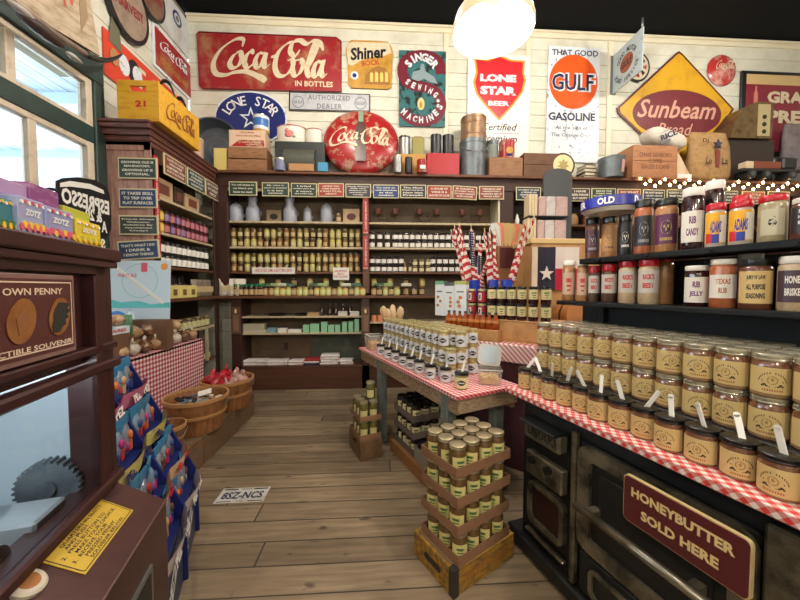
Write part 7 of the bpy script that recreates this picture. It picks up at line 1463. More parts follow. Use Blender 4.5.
b.box(-.06, .012, gy, gy + .03, g0 - .02, 1.38, mrn, bev=.003).box(-.02, .02, YN_, -.0, g1, g1 + .028, mrn, bev=.006).box(-.06, .02, YN_, -.0, g0 - .03, g0, mrn, bev=.006).box(-.02, .012, YN_, -.0, g1 + .055, g1 + .075, mrn, bev=.004)
part('cabinet', b, pm)
part('cornice', MB().box(-D_ - .02, .022, YN_, .014, 1.425, 1.46, mrn, bev=.004).box(-D_ - .01, .014, YN_, .008, 1.405, 1.425, mrn, bev=.003), pm)
# sloping console
CV = .123
def con(v): return .75 - .634 * v
b = MB().add([(0, YN_, 0), (CV, YN_, 0), (CV, YN_, con(CV)), (0, YN_, con(0)), (0, .0, 0), (CV, .0, 0), (CV, .0, con(CV)), (0, .0, con(0))], [(0, 1, 2, 3), (7, 6, 5, 4), (1, 5, 6, 2), (3, 2, 6, 7), (0, 4, 5, 1), (0, 3, 7, 4)], mrn2)
cs = part('console', b, pm); cs_edge = part('front_trim', MB().tube([(CV + .001, YN_, con(CV)), (CV + .001, .0, con(CV))], .003, mat('worn_edge', (120, 92, 84), .4), 6), pm)
part('recess_frame', MB().box(CV, CV + .006, -.30, -.12, .36, .56, galv).box(CV + .004, CV + .008, -.285, -.135, .375, .545, blackp), pm)
part('window_pane', MB().box(-.004, 0, YN_ + .03, gy, g0, g1, mat('case_glass', (230, 240, 245), .02, trans=1, spec=.4)), pm)
part('inner_panel', MB().box(-D_ + .03, -D_ + .035, YN_ + .04, -.04, g0 - .1, g1 + .06, mat('painted_window_light', (214, 226, 230), .5)).box(-D_ + .03, -.03, YN_ + .04, -.035, g0 - .12, g0 - .1, mat('bed_grey', (120, 132, 136), .5, .3)).box(-D_ + .03, -.06, -.06, -.055, g0 - .1, g1 + .06, mat('painted_window_light', (176, 196, 206), .5)), pm)  # panels coloured pale blue for the window's brightness seen in the glass
# works: big gear, roller block, small gears
def gear(r, w_, n, m):
    b = MB(); pr = []
    for i in range(n * 4): a = 2 * math.pi * i / (n * 4); q = r if i % 4 in (0, 1) else r * .90; pr.append((q * math.cos(a), q * math.sin(a)))
    b.prism(pr, -w_ / 2, w_ / 2, m); b.prism(ell(0, 0, r * .3, r * .3, 20), -w_ * .7, w_ * .7, m); return b
zb = g0 - .1
mg = mat('gear_dark_steel', (112, 120, 124), .45, .3, c2=(76, 82, 86), scale=14, amt=.5); ms = mat('machined_steel', (190, 194, 194), .35, .25)
part('large_gear', gear(.072, .035, 30, mg), pm, 'dark toothed gear wheel inside the case', loc=(-.10, -.105, .822))
part('support_shaft', MB().tube([(-.115, -.10, .815), (-.115, -.06, .815)], .014, ms, 10), pm)
part('roller_block', MB().box(-.26, -.035, -.27, -.165, zb, .822, ms, bev=.006).box(-.22, -.10, -.42, -.30, zb, .835, ms, bev=.006), pm, 'pale machined block inside the case')
b = MB().box(-.30, -.12, -.245, -.232, .80, .93, ms, bev=.003)
part('upright_plate', b, pm); b = MB()
for v in (-.27, -.16):
    for z in (.835, .895): b.cyl(.012, 0, .006, mg, seg=14, M=Matrix.Translation((v, -.245, z)) @ Matrix.Rotation(R(90), 4, 'X'))
part('bolt_heads', b, pm); part('roller', MB().cyl(.035, -.05, .03, ms, seg=18, M=Matrix.Translation((-.07, -.36, .80)) @ Matrix.Rotation(R(90), 4, 'Y')), pm)
part('case_fill_tube', MB().tube([(-.12, YN_ + .08, g1 + .05), (-.12, -.10, g1 + .05)], .012, mat('case_fill_glow', (225, 240, 255), .4, emit=6), 10), pm)  # glowing tube added to brighten the case interior
light('case_fill_light', (-.10, -.40, g1 + .02), 5.0, (.93, .97, 1), .06, pm)  # added fill light for the works behind the pane
# souvenir sign
s1 = H + 9 * .804 / 325 + .005; s0 = H - .156; sy1 = -.19; sl_ = .42
sg_ = part('souvenir_sign', MB().box(0.0, .012, sy1 - sl_, sy1, s0, s1, mat('sign_edge_pinkish', (128, 98, 92), .45), bev=.002), pm)
part('sign_face', MB().box(.012, .0135, sy1 - sl_ + .012, sy1 - .010, s0 + .012, s1 - .010, mat('sign_wine', (84, 44, 42), .45)), sg_)
Mx = Matrix.Translation((.0145, 0, 0)) @ Matrix.Rotation(R(90), 4, 'Z'); t = MB(); cl_ = mat('sign_pale_ink', (222, 200, 176), .5)
h_ = s1 - s0; yc_ = sy1 - sl_ / 2
ringband(t, [(sy1 - sl_ + .02, s0 + .02), (sy1 - .016, s0 + .02), (sy1 - .016, s1 - .016), (sy1 - sl_ + .02, s1 - .016)], [(sy1 - sl_ + .023, s0 + .023), (sy1 - .019, s0 + .023), (sy1 - .019, s1 - .019), (sy1 - sl_ + .023, s1 - .019)], 0, cl_)
put_text(t, 'MAKE YOUR OWN PENNY', yc_ + .008, s1 - h_ * .20, sl_ * .74, h_ * .078, cl_, 0, .02); put_text(t, 'A COLLECTIBLE SOUVENIR', yc_ + .040, s0 + h_ * .16, sl_ * .72, h_ * .06, cl_, 0, .02); part('lettering', MB().add(t.v, t.f, cl_, M=Mx), sg_)
cop = mat('pressed_copper', (178, 122, 72), .4, .5, c2=(150, 96, 54), scale=18, amt=.5)
for k, (yy, rr_, rd_) in enumerate(((sy1 - .06, .032, -18), (sy1 - .165, .034, -20), (sy1 - .285, .034, -20))):
    Mc = Matrix.Translation((.0145, yy, (s0 + s1) / 2 - .003)) @ Matrix.Rotation(R(90), 4, 'Z') @ Matrix.Rotation(R(-rd_), 4, 'Y')
    c = part('pressed_penny_picture', MB().prism(ell(0, 0, rr_, rr_ * 1.35, 28), -.0015, 0, cop, M=Mc), sg_)
    if k == 0:
        hh_ = [(-.012, -.04), (.006, -.034), (.012, -.02), (.022, -.012), (.016, -.004), (.026, .006), (.018, .010), (.028, .022), (.016, .024), (.02, .036), (.002, .034), (-.012, .030), (-.020, .015), (-.022, 0), (-.018, -.015), (-.02, -.025)]
        part('feathered_head_print', MB().prism(hh_, -.003, -.0015, mat('head_dark', (40, 40, 36), .6), M=Mc), c)
    else: part('building_print', MB().prism(ell(0, 0, rr_ * .5, rr_ * .9, 4), -.003, -.0015, mat('copper_dark', (140, 92, 56), .5), M=Mc), c)
# yellow instruction plate and coin button on the slope
th = math.atan(.634); yplate = mat('plate_yellow', (206, 172, 62), .4, c2=(186, 150, 50), scale=8, amt=.4)
q = [PM.loc(onplane(px, py, PM.w(0, 0, con(0)), PM.M.to_3x3() @ Vector((.634, 0, 1)))) for px, py in ((103, 497), (136, 516), (73, 580), (32, 553), (25, 586))]
yA, yB = (q[0].y + q[1].y) / 2, (q[2].y + q[3].y) / 2; vA, vB = (q[0].x + q[3].x) / 2, (q[1].x + q[2].x) / 2; sc_ = math.hypot(1, .634)
Mp = Matrix.Translation(((vA + vB) / 2, (yA + yB) / 2, con((vA + vB) / 2) + .001)) @ Matrix.Rotation(th, 4, 'Y') @ Matrix.Rotation(R(90), 4, 'Z'); L2, W2 = (yA - yB) / 2, (vB - vA) / 2 * sc_
def onslope(b_, m, up=.0): return MB().add([(x, z, up) for x, y, z in b_.v], b_.f, m, M=Mp @ Matrix.Rotation(0, 4, 'X'))
# after the 90 degree turn local x runs away from the viewer and local z (as y) runs up the slope
pt_ = MB().box(-L2, L2, -W2, W2, 0, .002, yplate, M=Mp); pp = part('instruction_plate', pt_, pm, 'yellow metal plate with black instructions')
t = MB(); ringband(t, rrect(-L2 + .004, L2 - .004, -W2 + .004, W2 - .004, .004), rrect(-L2 + .006, L2 - .006, -W2 + .006, W2 - .006, .003), 0, ink)
lines = ['1.  PLACE PENNY AND', '      QUARTERS IN SLOTS', '      AND PUSH.', '2.  PRESS BUTTON TO', '      MAKE YOUR CHOICE.', '3.  RECEIVE YOUR', '      PRESSED PENNY', '      SOUVENIR BELOW.']
put_text(t, '\n'.join(lines), 0, 0, 2 * L2 * .86, 2 * W2 * .84, ink, 0, .015, align='LEFT'); part('lettering', onslope(t, ink, .0026), pp)
cb = q[4]; Mb = Matrix.Translation((cb.x, cb.y, con(cb.x))) @ Matrix.Rotation(th, 4, 'Y')
bt = part('push_button', MB().lathe([(0, 0), (.032, 0), (.032, .008), (.027, .012), (0, .012)], mat('button_ivory', (206, 196, 176), .4), 28, M=Mb), pm); part('button_badge', MB().cyl(.019, .012, .0128, cop, seg=20, M=Mb), bt)
# bubble-gum style candy cartons on the machine
cT = 1.46
def pmy(px, v): return PM.onv(px, 245, v).y
def carton(name, label, pa, pb, v, h_, d_, m, band, bandm, txt, dots=None):
    ya, yb = pmy(pa, v), pmy(pb, v); w_ = yb - ya
    o = obj(name, MB().box(-w_ / 2, w_ / 2, 0, d_, 0, h_, m, bev=.002), None, PM.w(v, (ya + yb) / 2, cT), PF_); tag(o, label, 'candy box')
    if band: part('raised_display_flap', MB().box(-w_ / 2, w_ / 2, d_ * .3, d_, h_, h_ + band, bandm, bev=.002), o)
    t = MB()
    if txt: put_text(t, txt, 0, h_ * .62, w_ * .62, h_ * .18, white, -.002, .05, shear=.2); part('lettering', t, o)
    if dots:
        t = MB()
        for k in range(9): x = (k / 8 - .5) * w_ * .85; t.prism(ell(x, h_ * (.22 + .06 * (k % 2)), w_ * .07, h_ * .10, 10), -.003 - .0003 * k, 0, dots[k % len(dots)])
        for k in range(7): x = (k / 6 - .5) * w_ * .8; t.prism(ell(x, h_ * (.86 + .03 * (k % 2)), w_ * .05, h_ * .05, 8), -.003, 0, (white, dots[0])[k % 2])
        part('sweets_picture', t, o)
    return o
pinkc = mat('candy_pink', (214, 96, 120), .4); yelc = mat('candy_yellow', (236, 190, 60), .4); bluec = mat('candy_box_blue', (150, 160, 196), .4, c2=(186, 150, 176), scale=30, amt=.4); purc = mat('candy_purple', (132, 70, 122), .4, c2=(176, 140, 170), scale=24, amt=.4, stretch=(1, 1, 4)); limec = mat('candy_lime', (176, 180, 66), .4)
carton('candy_carton', 'pale blue candy carton with sweets picture, nearer the window side edge', 20, 46, -.02, .082, .09, bluec, .035, mat('candy_lilac', (170, 140, 180), .4), 'ZOTZ', (pinkc, yelc))
carton('candy_carton', 'blue and purple candy carton in the middle of the machine top', 47, 74, -.015, .078, .09, mat('candy_box_blue2', (140, 148, 190), .4, c2=(180, 140, 170), scale=30, amt=.4), .05, purc, 'ZOTZ', (pinkc, pinkc, yelc))
carton('candy_carton', 'yellow-green candy carton nearest the far end of the machine', 77, 101, -.012, .068, .08, mat('candy_box_yellow', (214, 190, 52), .4), .032, limec, 'ZOTZ', (yelc, limec))
carton('candy_carton', 'teal candy carton cut by the picture edge', -12, 17, -.03, .07, .09, mat('candy_teal', (60, 120, 130), .4), .06, mat('candy_plum', (104, 60, 100), .4), None, (yelc, mat('leafy', (60, 110, 70), .5)))
for i, (pa, pb) in enumerate(((2, 30), (31, 44), (46, 72))):
    ya, yb = pmy(pa, -.07), pmy(pb, -.07); o = obj('candy_bag', MB().blob((0, 0, .03), ((yb - ya) / 2, .03, .03), (mat('magenta_foil', (150, 60, 116), .3), mat('silver_foil', (196, 186, 204), .25, .4), mat('plum_foil', (110, 30, 84), .3))[i], 12, jit=.06), None, PM.w(-.13, (ya + yb) / 2, cT + .0), PF_); o.scale = (1, 1, 2.4 if i != 1 else 2.2); tag(o, ('magenta foil candy bag behind the cartons nearest the aisle corner', 'silver foil candy bag between magenta and plum ones', 'plum foil candy bag behind the purple carton')[i], 'candy bag')

# ================================================================ slanted blue candy rack
RKF = Frame(-.914, 1.505, 20.7); navyr = mat('rack_navy', (30, 42, 108), .4); nav2 = mat('rack_grey_blue', (54, 62, 88), .5)
pr_ = empty('candy_rack', RKF.w(0, 0), RKF.a); tag(pr_, 'dark blue tiered floor rack filled with toy candy bags', 'display rack')
# local: x out towards the aisle (0 at base front), y away; bays 0..0.42 and -0.42..0
side = [(.02, 0), (.02, .33), (-.28, 1.0), (-.46, 1.0), (-.46, 0)]
for u in (-.40, 0, .33):
    b = MB(); b.prism([(x, z) for x, z in side], -.008, .008, navyr, M=Matrix.Translation((0, u, 0))); part('side_panel', b, pr_)
part('base_box', MB().box(-.45, .0, -.39, .32, 0, .26, nav2), pr_)
t = MB(); put_text(t, 'PEZ', 0, 0, .20, .08, white, 0, .04, shear=.15)
for u in (-.2, .17): part('lettering', MB().add(t.v, t.f, white, M=Matrix.Translation((.0015, u, .14)) @ Matrix.Rotation(R(90), 4, 'Z') @ Matrix.Rotation(R(-35 if u > 0 else -35), 4, 'Y')), pr_)
foil = [mat('aqua_foil', (66, 146, 196), .25, .3), mat('clear_blue_bag', (112, 134, 156), .2, coat=.5), mat('grey_clear_bag', (120, 126, 140), .2, coat=.5)]
toy = [mat('toy_magenta', (176, 52, 120), .4), mat('toy_orange', (206, 110, 52), .4), mat('toy_tan', (196, 160, 120), .4), mat('toy_brown', (96, 60, 56), .4), mat('toy_red', (178, 48, 52), .4), mat('toy_blue', (44, 70, 130), .4)]
tiers = [(.30, .0), (.47, -.055), (.65, -.135), (.83, -.215)]
lipm = [mat('lip_white', (206, 200, 200), .5, c2=(190, 60, 70), scale=16, amt=.35), mat('lip_orange', (226, 190, 150), .5, c2=(206, 90, 70), scale=16, amt=.4), mat('lip_yellow', (222, 206, 110), .5, c2=(110, 120, 170), scale=18, amt=.45), mat('lip_magenta', (196, 110, 140), .5, c2=(176, 40, 90), scale=14, amt=.5)]
for ti, (z, x) in enumerate(tiers):
    for bi, (u0_, ul_) in enumerate(((-.39, .38), (.01, .31))):
        part('shelf_tray', MB().box(x - .20, x + .0, u0_, u0_ + ul_, z - .012, z, navyr), pr_)
        n = 8; vs = []
        for i in range(n + 1):
            uu = u0_ + ul_ * i / n; bow = .035 * math.sin(math.pi * i / n); vs += [(x + bow, uu, z - .015), (x + bow + .015, uu, z + .055)]
        lp = part('curved_front_lip', MB().add(vs, [(2 * i, 2 * i + 2, 2 * i + 3, 2 * i + 1) for i in range(n)], lipm[ti], True).add([(a - .003, b_, c) for a, b_, c in vs], [(2 * i + 1, 2 * i + 3, 2 * i + 2, 2 * i) for i in range(n)], lipm[ti], True), pr_)
        t = MB(); put_text(t, 'PEZ', 0, 0, .09, .035, (white, redink, navy, white)[ti], 0, .06)
        for s_ in (ul_ * .28, ul_ * .72): part('lip_lettering', MB().add([(p[0], p[1], p[2]) for p in t.v], t.f, (white, redink, navy, white)[ti], M=Matrix.Translation((x + .041, u0_ + s_, z + .02)) @ Matrix.Rotation(R(90), 4, 'Z') @ Matrix.Rotation(R(-12), 4, 'X')), lp)
        for r_ in range(2):
            for i in range(4 - bi):
                b = MB(); w2 = .042; hh = .125 + random.uniform(-.01, .02)
                b.blob((0, 0, hh * .45), (w2, .022, hh * .5), foil[1 + (i + ti) % 2], 10, jit=.07)
                o = obj('toy_candy_bag', b, None, RKF.w(x - .045 - .075 * r_, u0_ + .055 + .09 * i, z + .004), RKF.a + R(90 + random.uniform(-15, 15)))
                tag(o, f'clear toy candy bag, {ORD[i]} from the near divider, {("front", "back")[r_]} row, {("lowest", "second", "third", "top")[ti]} tier, {("near", "far")[bi]} bay', 'candy bag', f'toy candy bags, {("lowest", "second", "third", "top")[ti]} tier')
                part('foil_header', MB().add([(-w2, -.004, hh * .85), (w2, -.004, hh * .85), (w2 * 1.1, -.008, hh * 1.2), (-w2 * 1.1, -.002, hh * 1.22), (-w2, .004, hh * .85), (w2, .004, hh * .85), (w2 * 1.1, .004, hh * 1.2), (-w2 * 1.1, .006, hh * 1.22)], [(0, 1, 2, 3), (7, 6, 5, 4), (3, 2, 6, 7), (0, 3, 7, 4), (1, 5, 6, 2)], foil[0]), o)
                b = MB(); c1 = toy[(i + ti * 2 + bi) % 6]; c2_ = toy[(i * 3 + ti + 2) % 6]
                b.blob((.0, -.020, hh * .60), (.018, .010, .020), c1, 8).box(-.010, .010, -.026, -.016, hh * .15, hh * .48, c2_, bev=.003).blob((-.022, -.016, hh * .3), (.010, .009, .022), toy[(i + 3) % 6], 7); part('toy_dispenser', b, o)

# ================================================================ gingham table, poster and bagged sweets by the window
tx1, tx0, ty0, ty1, tzt = -1.9, -2.45, 2.2, 3.58, .80
tm_ = 3.05
o = obj('gingham_table', MB().box(tx0, tx1, ty0, tm_, tzt - .02, tzt, ging2).box(-2.035, tx1, tm_, ty1, tzt - .02, tzt, ging2).box(tx1 - .006, tx1, ty0, ty1, .22, tzt - .004, ging2).box(-2.035, tx1, ty1 - .006, ty1, .22, tzt - .004, ging2).box(tx0, tx1, ty0, ty0 + .006, .22, tzt - .004, ging2), None); tag(o, 'table by the window covered to the floor side in red gingham', 'table')
for x in (tx0 + .04, tx1 - .08):
    for y in (ty0 + .04, tm_ - .09): part('leg', MB().box(x, x + .05, y, y + .05, 0, tzt - .02, post), o)
prl = [mat('praline_bag', (166, 130, 96), .25, coat=.6, c2=(112, 72, 48), scale=34, amt=.5), mat('nut_bag', (190, 160, 124), .25, coat=.6, c2=(140, 98, 66), scale=40, amt=.5), mat('clear_crinkle_bag', (200, 190, 176), .2, coat=.6, c2=(150, 126, 104), scale=30, amt=.5), mat('dark_choc_bag', (90, 58, 42), .25, coat=.6, c2=(150, 116, 84), scale=34, amt=.5)]
pn = ['brown praline', 'tan nut', 'clear crinkled', 'dark chocolate']
for i in range(26):
    x = tx1 - .07 - .15 * (i % 3); y = ty1 - .09 - .135 * (i // 3)
    if y > 2.98 and i % 3: continue
    b = MB().blob((0, 0, .05), (.062, .055, .05), prl[i % 4], 12, jit=.10).blob((0, 0, .115), (.03, .014, .028), prl[2], 8, jit=.2)
    o = obj('sweets_bag', b, None, (x, y, tzt + .004), R(random.uniform(0, 180))); tag(o, f'{pn[i % 4]} bag on the gingham table, {ORD[i // 3]} line from the corner cabinet, {("aisle side", "middle", "window side")[i % 3]}', 'bag', 'bagged sweets on the gingham table')
    part('tie', MB().lathe([(.02, .098), (.024, .102), (.02, .106)], (gold, redc)[i % 2], 8), o)
for i in range(5):
    y = 2.62 + .17 * i; o = obj('sweets_bag', MB().blob((0, 0, .06), (.075, .06, .06), prl[(i * 3 + 1) % 4], 12, jit=.12), None, (tx1 - .13 - .02 * (i % 2), y, tzt + .112), R(40 * i)); tag(o, f'larger bag lying on top of the table bags, {ORD[i]} from the candy rack', 'bag', 'upper layer of bagged sweets')
# white printed carton with packets, blue pouch, green bottle, jars
A = onX(110, 326, -1.96); Bq = onX(160, 326, -1.96); zc_ = .98
o = obj('printed_carton', MB().box(0, .16, -.19, .19, 0, .055, mat('carton_pale', (206, 216, 222), .45, c2=(120, 160, 190), scale=14, amt=.4), bev=.003), None, (tx1 - .42, 2.62, tzt + .115)); o.location = (-1.99 - .1, 2.42, tzt + .2); tag(o, 'long white and blue printed carton above the candy rack', 'carton')
t = MB(); put_text(t, 'TEXAS PRALINES', 0, .028, .3, .022, redink, 0, .03); part('lettering', MB().add(t.v, t.f, redink, M=Matrix.Translation((.1615, 0, 0)) @ Matrix.Rotation(R(90), 4, 'Z')), o)
sup = obj('display_box', MB().box(-.15, .0, -.19, .19, 0, .199, mat('display_brown', (110, 80, 60), .6), bev=.003), None, (-1.935, 2.42, tzt)); tag(sup, 'brown display box under the printed carton on the window table', 'box')
for i in range(4): 
    o = obj('sweets_bag', MB().blob((0, 0, .045), (.055, .05, .045), prl[(i + 2) % 4], 10, jit=.12), None, (-1.99, 2.27 + .098 * i, tzt + .2555), R(30 * i)); tag(o, f'small bag of sweets on the white printed carton, {ORD[i]} from the candy rack', 'bag', 'bags on the printed carton')
q = onX(150, 311, -2.0); o = obj('blue_pouch', MB().blob((0, 0, .09), (.05, .10, .09), mat('pouch_blue', (34, 112, 196), .3), 16, jit=.03), None, (-2.02, 2.84, tzt + .17)); tag(o, 'rounded bright blue pouch in front of the white map board', 'pouch'); part('printed_band', MB().box(.046, .052, -.05, .05, .06, .12, white, bev=.002), o)
sp_ = obj('upturned_carton', MB().box(-.14, .08, -.24, .24, 0, .169, mat('display_brown', (110, 80, 60), .6), bev=.003), None, (-2.22, 2.90, tzt)); tag(sp_, 'brown upturned carton behind the bags on the window table', 'carton')
o.location = (-2.20, 2.84, tzt + .17)
o = obj('clear_jug', MB().lathe([(0, 0), (.06, 0), (.06, .12), (.045, .17), (.05, .18), (0, .18)], mat('jug_pale', (196, 210, 206), .15, coat=.6), 18), None, (-2.2, 3.03, tzt + .17)); tag(o, 'pale clear jug next to the blue pouch', 'jug')
o = obj('green_cap_bottle', MB().lathe([(0, 0), (.035, 0), (.035, .09), (.018, .13), (.015, .15), (0, .15)], mat('green_bottle', (46, 110, 70), .2, coat=.6), 14), None, (-1.93 - .06, 3.0, tzt + .11)); o.location.z = tzt + .1; tag(o, 'green-topped bottle among the bags on the window table', 'bottle'); part('cap', MB().cyl(.018, .15, .175, mat('green_lid', (22, 120, 74), .4), seg=12), o)
# map board
a_, c_ = onY(108, 308, 2.98), onY(168, 262.5, 2.98); w_, h_ = c_.x - a_.x, c_.z - a_.z
o = obj('map_poster', MB().box(-w_ / 2, w_ / 2, 0, .006, 0, h_ + .12, mat('poster_pale_blue', (196, 216, 232), .4)), None, ((a_.x + c_.x) / 2, 2.98, a_.z - .10), rot=(R(-4), 0, 0)); tag(o, 'pale blue illustrated map board leaning by the window', 'poster')
t = MB(); teal_p = mat('poster_teal', (80, 176, 176), .5); zb_ = .1
t.prism([(-w_ / 2, zb_), (w_ / 2, zb_), (w_ / 2, zb_ + .05), (w_ * .2, zb_ + .03), (0, zb_ + .06), (-w_ * .3, zb_ + .05), (-w_ / 2, zb_ + .08)], -.002, 0, teal_p)
ringband(t, ell(0, zb_ + h_ * .6, h_ * .38, h_ * .38, 24), ell(0, zb_ + h_ * .6, h_ * .37, h_ * .37, 24), -.002, teal_p); part('shore_picture', t, o)
M = Matrix.Translation((0, 0, zb_ + h_ * .5)) @ Matrix.Rotation(R(38), 4, 'Y'); part('needle_drawing', MB().box(-w_ * .55, w_ * .5, -.003, 0, -.012, .012, white, M=M), o)
t = MB(); put_text(t, 'POKEY ISLE', -w_ * .2, zb_ + h_ * .72, w_ * .3, .03, mat('poster_rose', (206, 84, 110), .5), -.003, .02, M=None); t.prism(ell(w_ * .4, zb_ + h_ * .92, .03, .03, 12), -.002, 0, mat('poster_orange', (230, 150, 70), .5)).box(w_ * .02, w_ * .12, -.002, 0, zb_ + h_ * .8, zb_ + h_ * 1.0, mat('poster_rose', (206, 84, 110), .5)); part('title_and_sun', t, o)
o2 = obj('picture_card', MB().box(-.07, .07, 0, .004, 0, .16, mat('card_green', (70, 120, 76), .5, c2=(130, 160, 110), scale=20, amt=.5)), None, (onY(112, 300, 2.9).x, 2.9, 1.07)); tag(o2, 'small green landscape picture card in front of the map board', 'card')
lg = obj('poster_easel', MB().box(a_.x, c_.x, 2.935, 3.02, tzt + .0, a_.z - .104, mat('display_brown', (110, 80, 60), .6)), None); tag(lg, 'narrow brown block carrying the map board', 'stand')
o2.location.z = tzt + .005; o2.location = (onY(112, 300, 2.6).x, 2.70, tzt + .17); 
# espresso sign painted on a board hung against the window pane
xs = XW + .142; ex = lambda px, py: (onX(px, py, xs).y, onX(px, py, xs).z); c0 = onX(85, 225, xs); E = lambda px, py: (ex(px, py)[0] - c0.y, ex(px, py)[1] - c0.z)
cup = [(56, 181), (63, 178), (78, 177), (95, 180), (106, 186), (109, 193), (111, 205), (112, 218), (111, 229), (107, 237), (102, 243), (102, 262), (60, 262), (60, 232), (58, 214), (56, 196)]
o = obj('espresso_mug_sign', MB().prism([E(*p) for p in cup], 0, .006, blke), None, tuple(c0), R(90)); tag(o, 'black mug-shaped espresso sign with reversed white letters in the window', 'sign')
part('mug_handle', MB().tube(catmull([(E(56, 190)[0], .003, E(56, 190)[1]), (E(49, 189)[0], .003, E(49, 189)[1]), (E(43, 193)[0], .003, E(43, 193)[1]), (E(41, 204)[0], .003, E(41, 204)[1]), (E(46, 214)[0], .003, E(46, 214)[1]), (E(55, 216)[0], .003, E(55, 216)[1])], 4), .012, blke, 8), o)
t = MB(); t.prism([E(*p) for p in ((60, 183), (70, 181), (90, 184), (103, 190), (104, 194), (90, 189), (70, 186.5), (60, 187))], -.003, 0, white)
a1_, a2_ = E(59, 206), E(110, 193); put_text(t, 'ESPRESSO', (a1_[0] + a2_[0]) / 2, E(85, 201.5)[1], (a2_[0] - a1_[0]) * .92, .125, white, -.003, .04, mirror=True)
put_text(t, '& 20', (E(80, 215)[0] + E(106, 215)[0]) / 2, E(92, 215)[1], .16, .10, white, -.003, .04, mirror=True); put_text(t, 'A', E(104, 228)[0], E(104, 227)[1], .06, .10, white, -.003, .04, mirror=True); put_text(t, 'SO', E(103, 244)[0] - .04, E(103, 244)[1], .12, .09, white, -.003, .04, mirror=True); part('lettering', t, o)

# ================================================================ crates and baskets on the floor along the window side
cw_ = mat('grey_brown_crate', (124, 98, 70), .7, c2=(88, 66, 48), scale=8, amt=.5, stretch=(4, 1, 4), bump=.3); bk_ = boards('basket_staves', ((176, 122, 76), (142, 94, 56)), .03, 'ZX', 3, .55, .08, .5, 90); bkm = mat('basket_splint', (160, 108, 66), .55, c2=(122, 78, 46), scale=6, amt=.6, stretch=(5, 5, 1), bump=.3); bkr = mat('basket_rim', (184, 136, 88), .5)
for i, (ya, yb, lab) in enumerate(((1.95, 2.5, 'low wooden floor crate nearest the candy rack'), (2.51, 3.06, 'low wooden floor crate under the large basket'), (3.07, 3.5, 'low wooden floor crate nearest the back cabinets'))):
    o = wood_crate('floor_crate', lab, .46, yb - ya, .215, (-1.58, (ya + yb) / 2, 0), 0, cw_, 'crate', 2, hand=False); part('top_boards', MB().box(-.21, .21, -(yb - ya) / 2 + .015, (yb - ya) / 2 - .015, .2, .214, cw_), o)
def basket(label, x, y, z, r, h_, n=30):
    o = empty('bushel_basket', (x, y, z)); tag(o, label, 'basket'); b = MB()
    for k in range(n):
        a = 2 * math.pi * k / n; da = math.pi / n * .94
        def P__(rr, a_, zz): return (rr * math.cos(a_), rr * math.sin(a_), zz)
        pr = [(r * .78, 0), (r * .86, h_ * .35), (r * .95, h_ * .7), (r, h_)]
        for (ra, za), (rb_, zb__) in zip(pr, pr[1:]):
            b.add([P__(ra, a - da, za), P__(ra, a + da, za), P__(rb_, a + da, zb__), P__(rb_, a - da, zb__), P__(ra - .004, a - da, za), P__(ra - .004, a + da, za), P__(rb_ - .004, a + da, zb__), P__(rb_ - .004, a - da, zb__)], [(0, 1, 2, 3), (7, 6, 5, 4), (0, 3, 7, 4), (1, 5, 6, 2)], bkm)
    b.cyl(r * .78, 0, .006, bkm, seg=24); part('stave_wall', b, o)
    part('rim_hoop', MB().lathe([(r * 1.0, h_ - .025), (r * 1.035, h_ - .025), (r * 1.035, h_ + .002), (r * .97, h_ + .002), (r * .97, h_ - .02)], bkr, 32), o)
    part('middle_hoop', MB().lathe([(r * .90, h_ * .46), (r * .935, h_ * .47), (r * .95, h_ * .55), (r * .92, h_ * .56)], bkr, 32), o)
    part('wire_handle', MB().tube([(r * 1.04 * math.cos(R(10 * k)), 0, h_ - .04) if False else (r * 1.02, -.05 + .1 * k / 8, h_ - .03 - .04 * math.sin(math.pi * k / 8)) for k in range(9)], .003, galv, 5), o); return o
BZ = .2155
basket('large bushel basket filled with small wrapped items, on the crates', -1.48, 2.67, BZ, .225, .27)
basket('bushel basket of red candy bags nearest the back cabinets', -1.46, 3.15, BZ, .225, .27)
basket('small splint basket beside the candy rack', -1.49, 2.31, BZ, .115, .18, 20)
it = [mat('item_grey', (122, 126, 120), .5), mat('item_white', (210, 206, 196), .5), mat('item_black', (30, 30, 34), .5), mat('item_tan', (170, 130, 96), .5), mat('item_blue', (90, 110, 130), .5)]; ic = ['grey', 'white', 'black', 'tan', 'blue-grey']
fill = obj('paper_filling', MB().lathe([(0, .19), (.19, .19), (.185, .15), (0, .1)], it[3], 20), None, (-1.48, 2.67, BZ)); tag(fill, 'tan packing paper filling the large basket', 'filling', kind='stuff')
for i in range(24):
    a, rr = 2.4 * i, .165 * math.sqrt((i + .5) / 24)
    o = obj('wrapped_trinket', MB().box(-.046, .046, -.017, .017, -.008, .008, it[i % 5], bev=.003), None, (-1.48 + rr * math.cos(a), 2.67 + rr * math.sin(a), BZ + .202 + .014 * (i % 3)), rot=(R(random.uniform(-15, 15)), R(random.uniform(-15, 15)), R(random.uniform(0, 180)))); tag(o, f'small {ic[i % 5]} wrapped trinket in the large basket', 'trinket', f'{ic[i % 5]} trinkets in the large basket')
o = obj('trinket_card', MB().box(-.05, .05, -.03, .03, -.002, .002, white), None, (-1.46, 2.75, BZ + .262), rot=(R(25), R(-12), R(20))); tag(o, 'white folded card standing up among the trinkets', 'card')
rb1, rb2 = mat('red_cello', (176, 22, 44), .25, coat=.6, c2=(120, 14, 34), scale=18, amt=.5), mat('striped_cello', (196, 160, 150), .25, coat=.6, c2=(150, 50, 58), scale=22, amt=.5)
fill = obj('paper_filling', MB().lathe([(0, .18), (.19, .18), (.185, .14), (0, .1)], rb2, 20), None, (-1.46, 3.15, BZ)); tag(fill, 'striped wrapping filling the far basket', 'filling', kind='stuff')
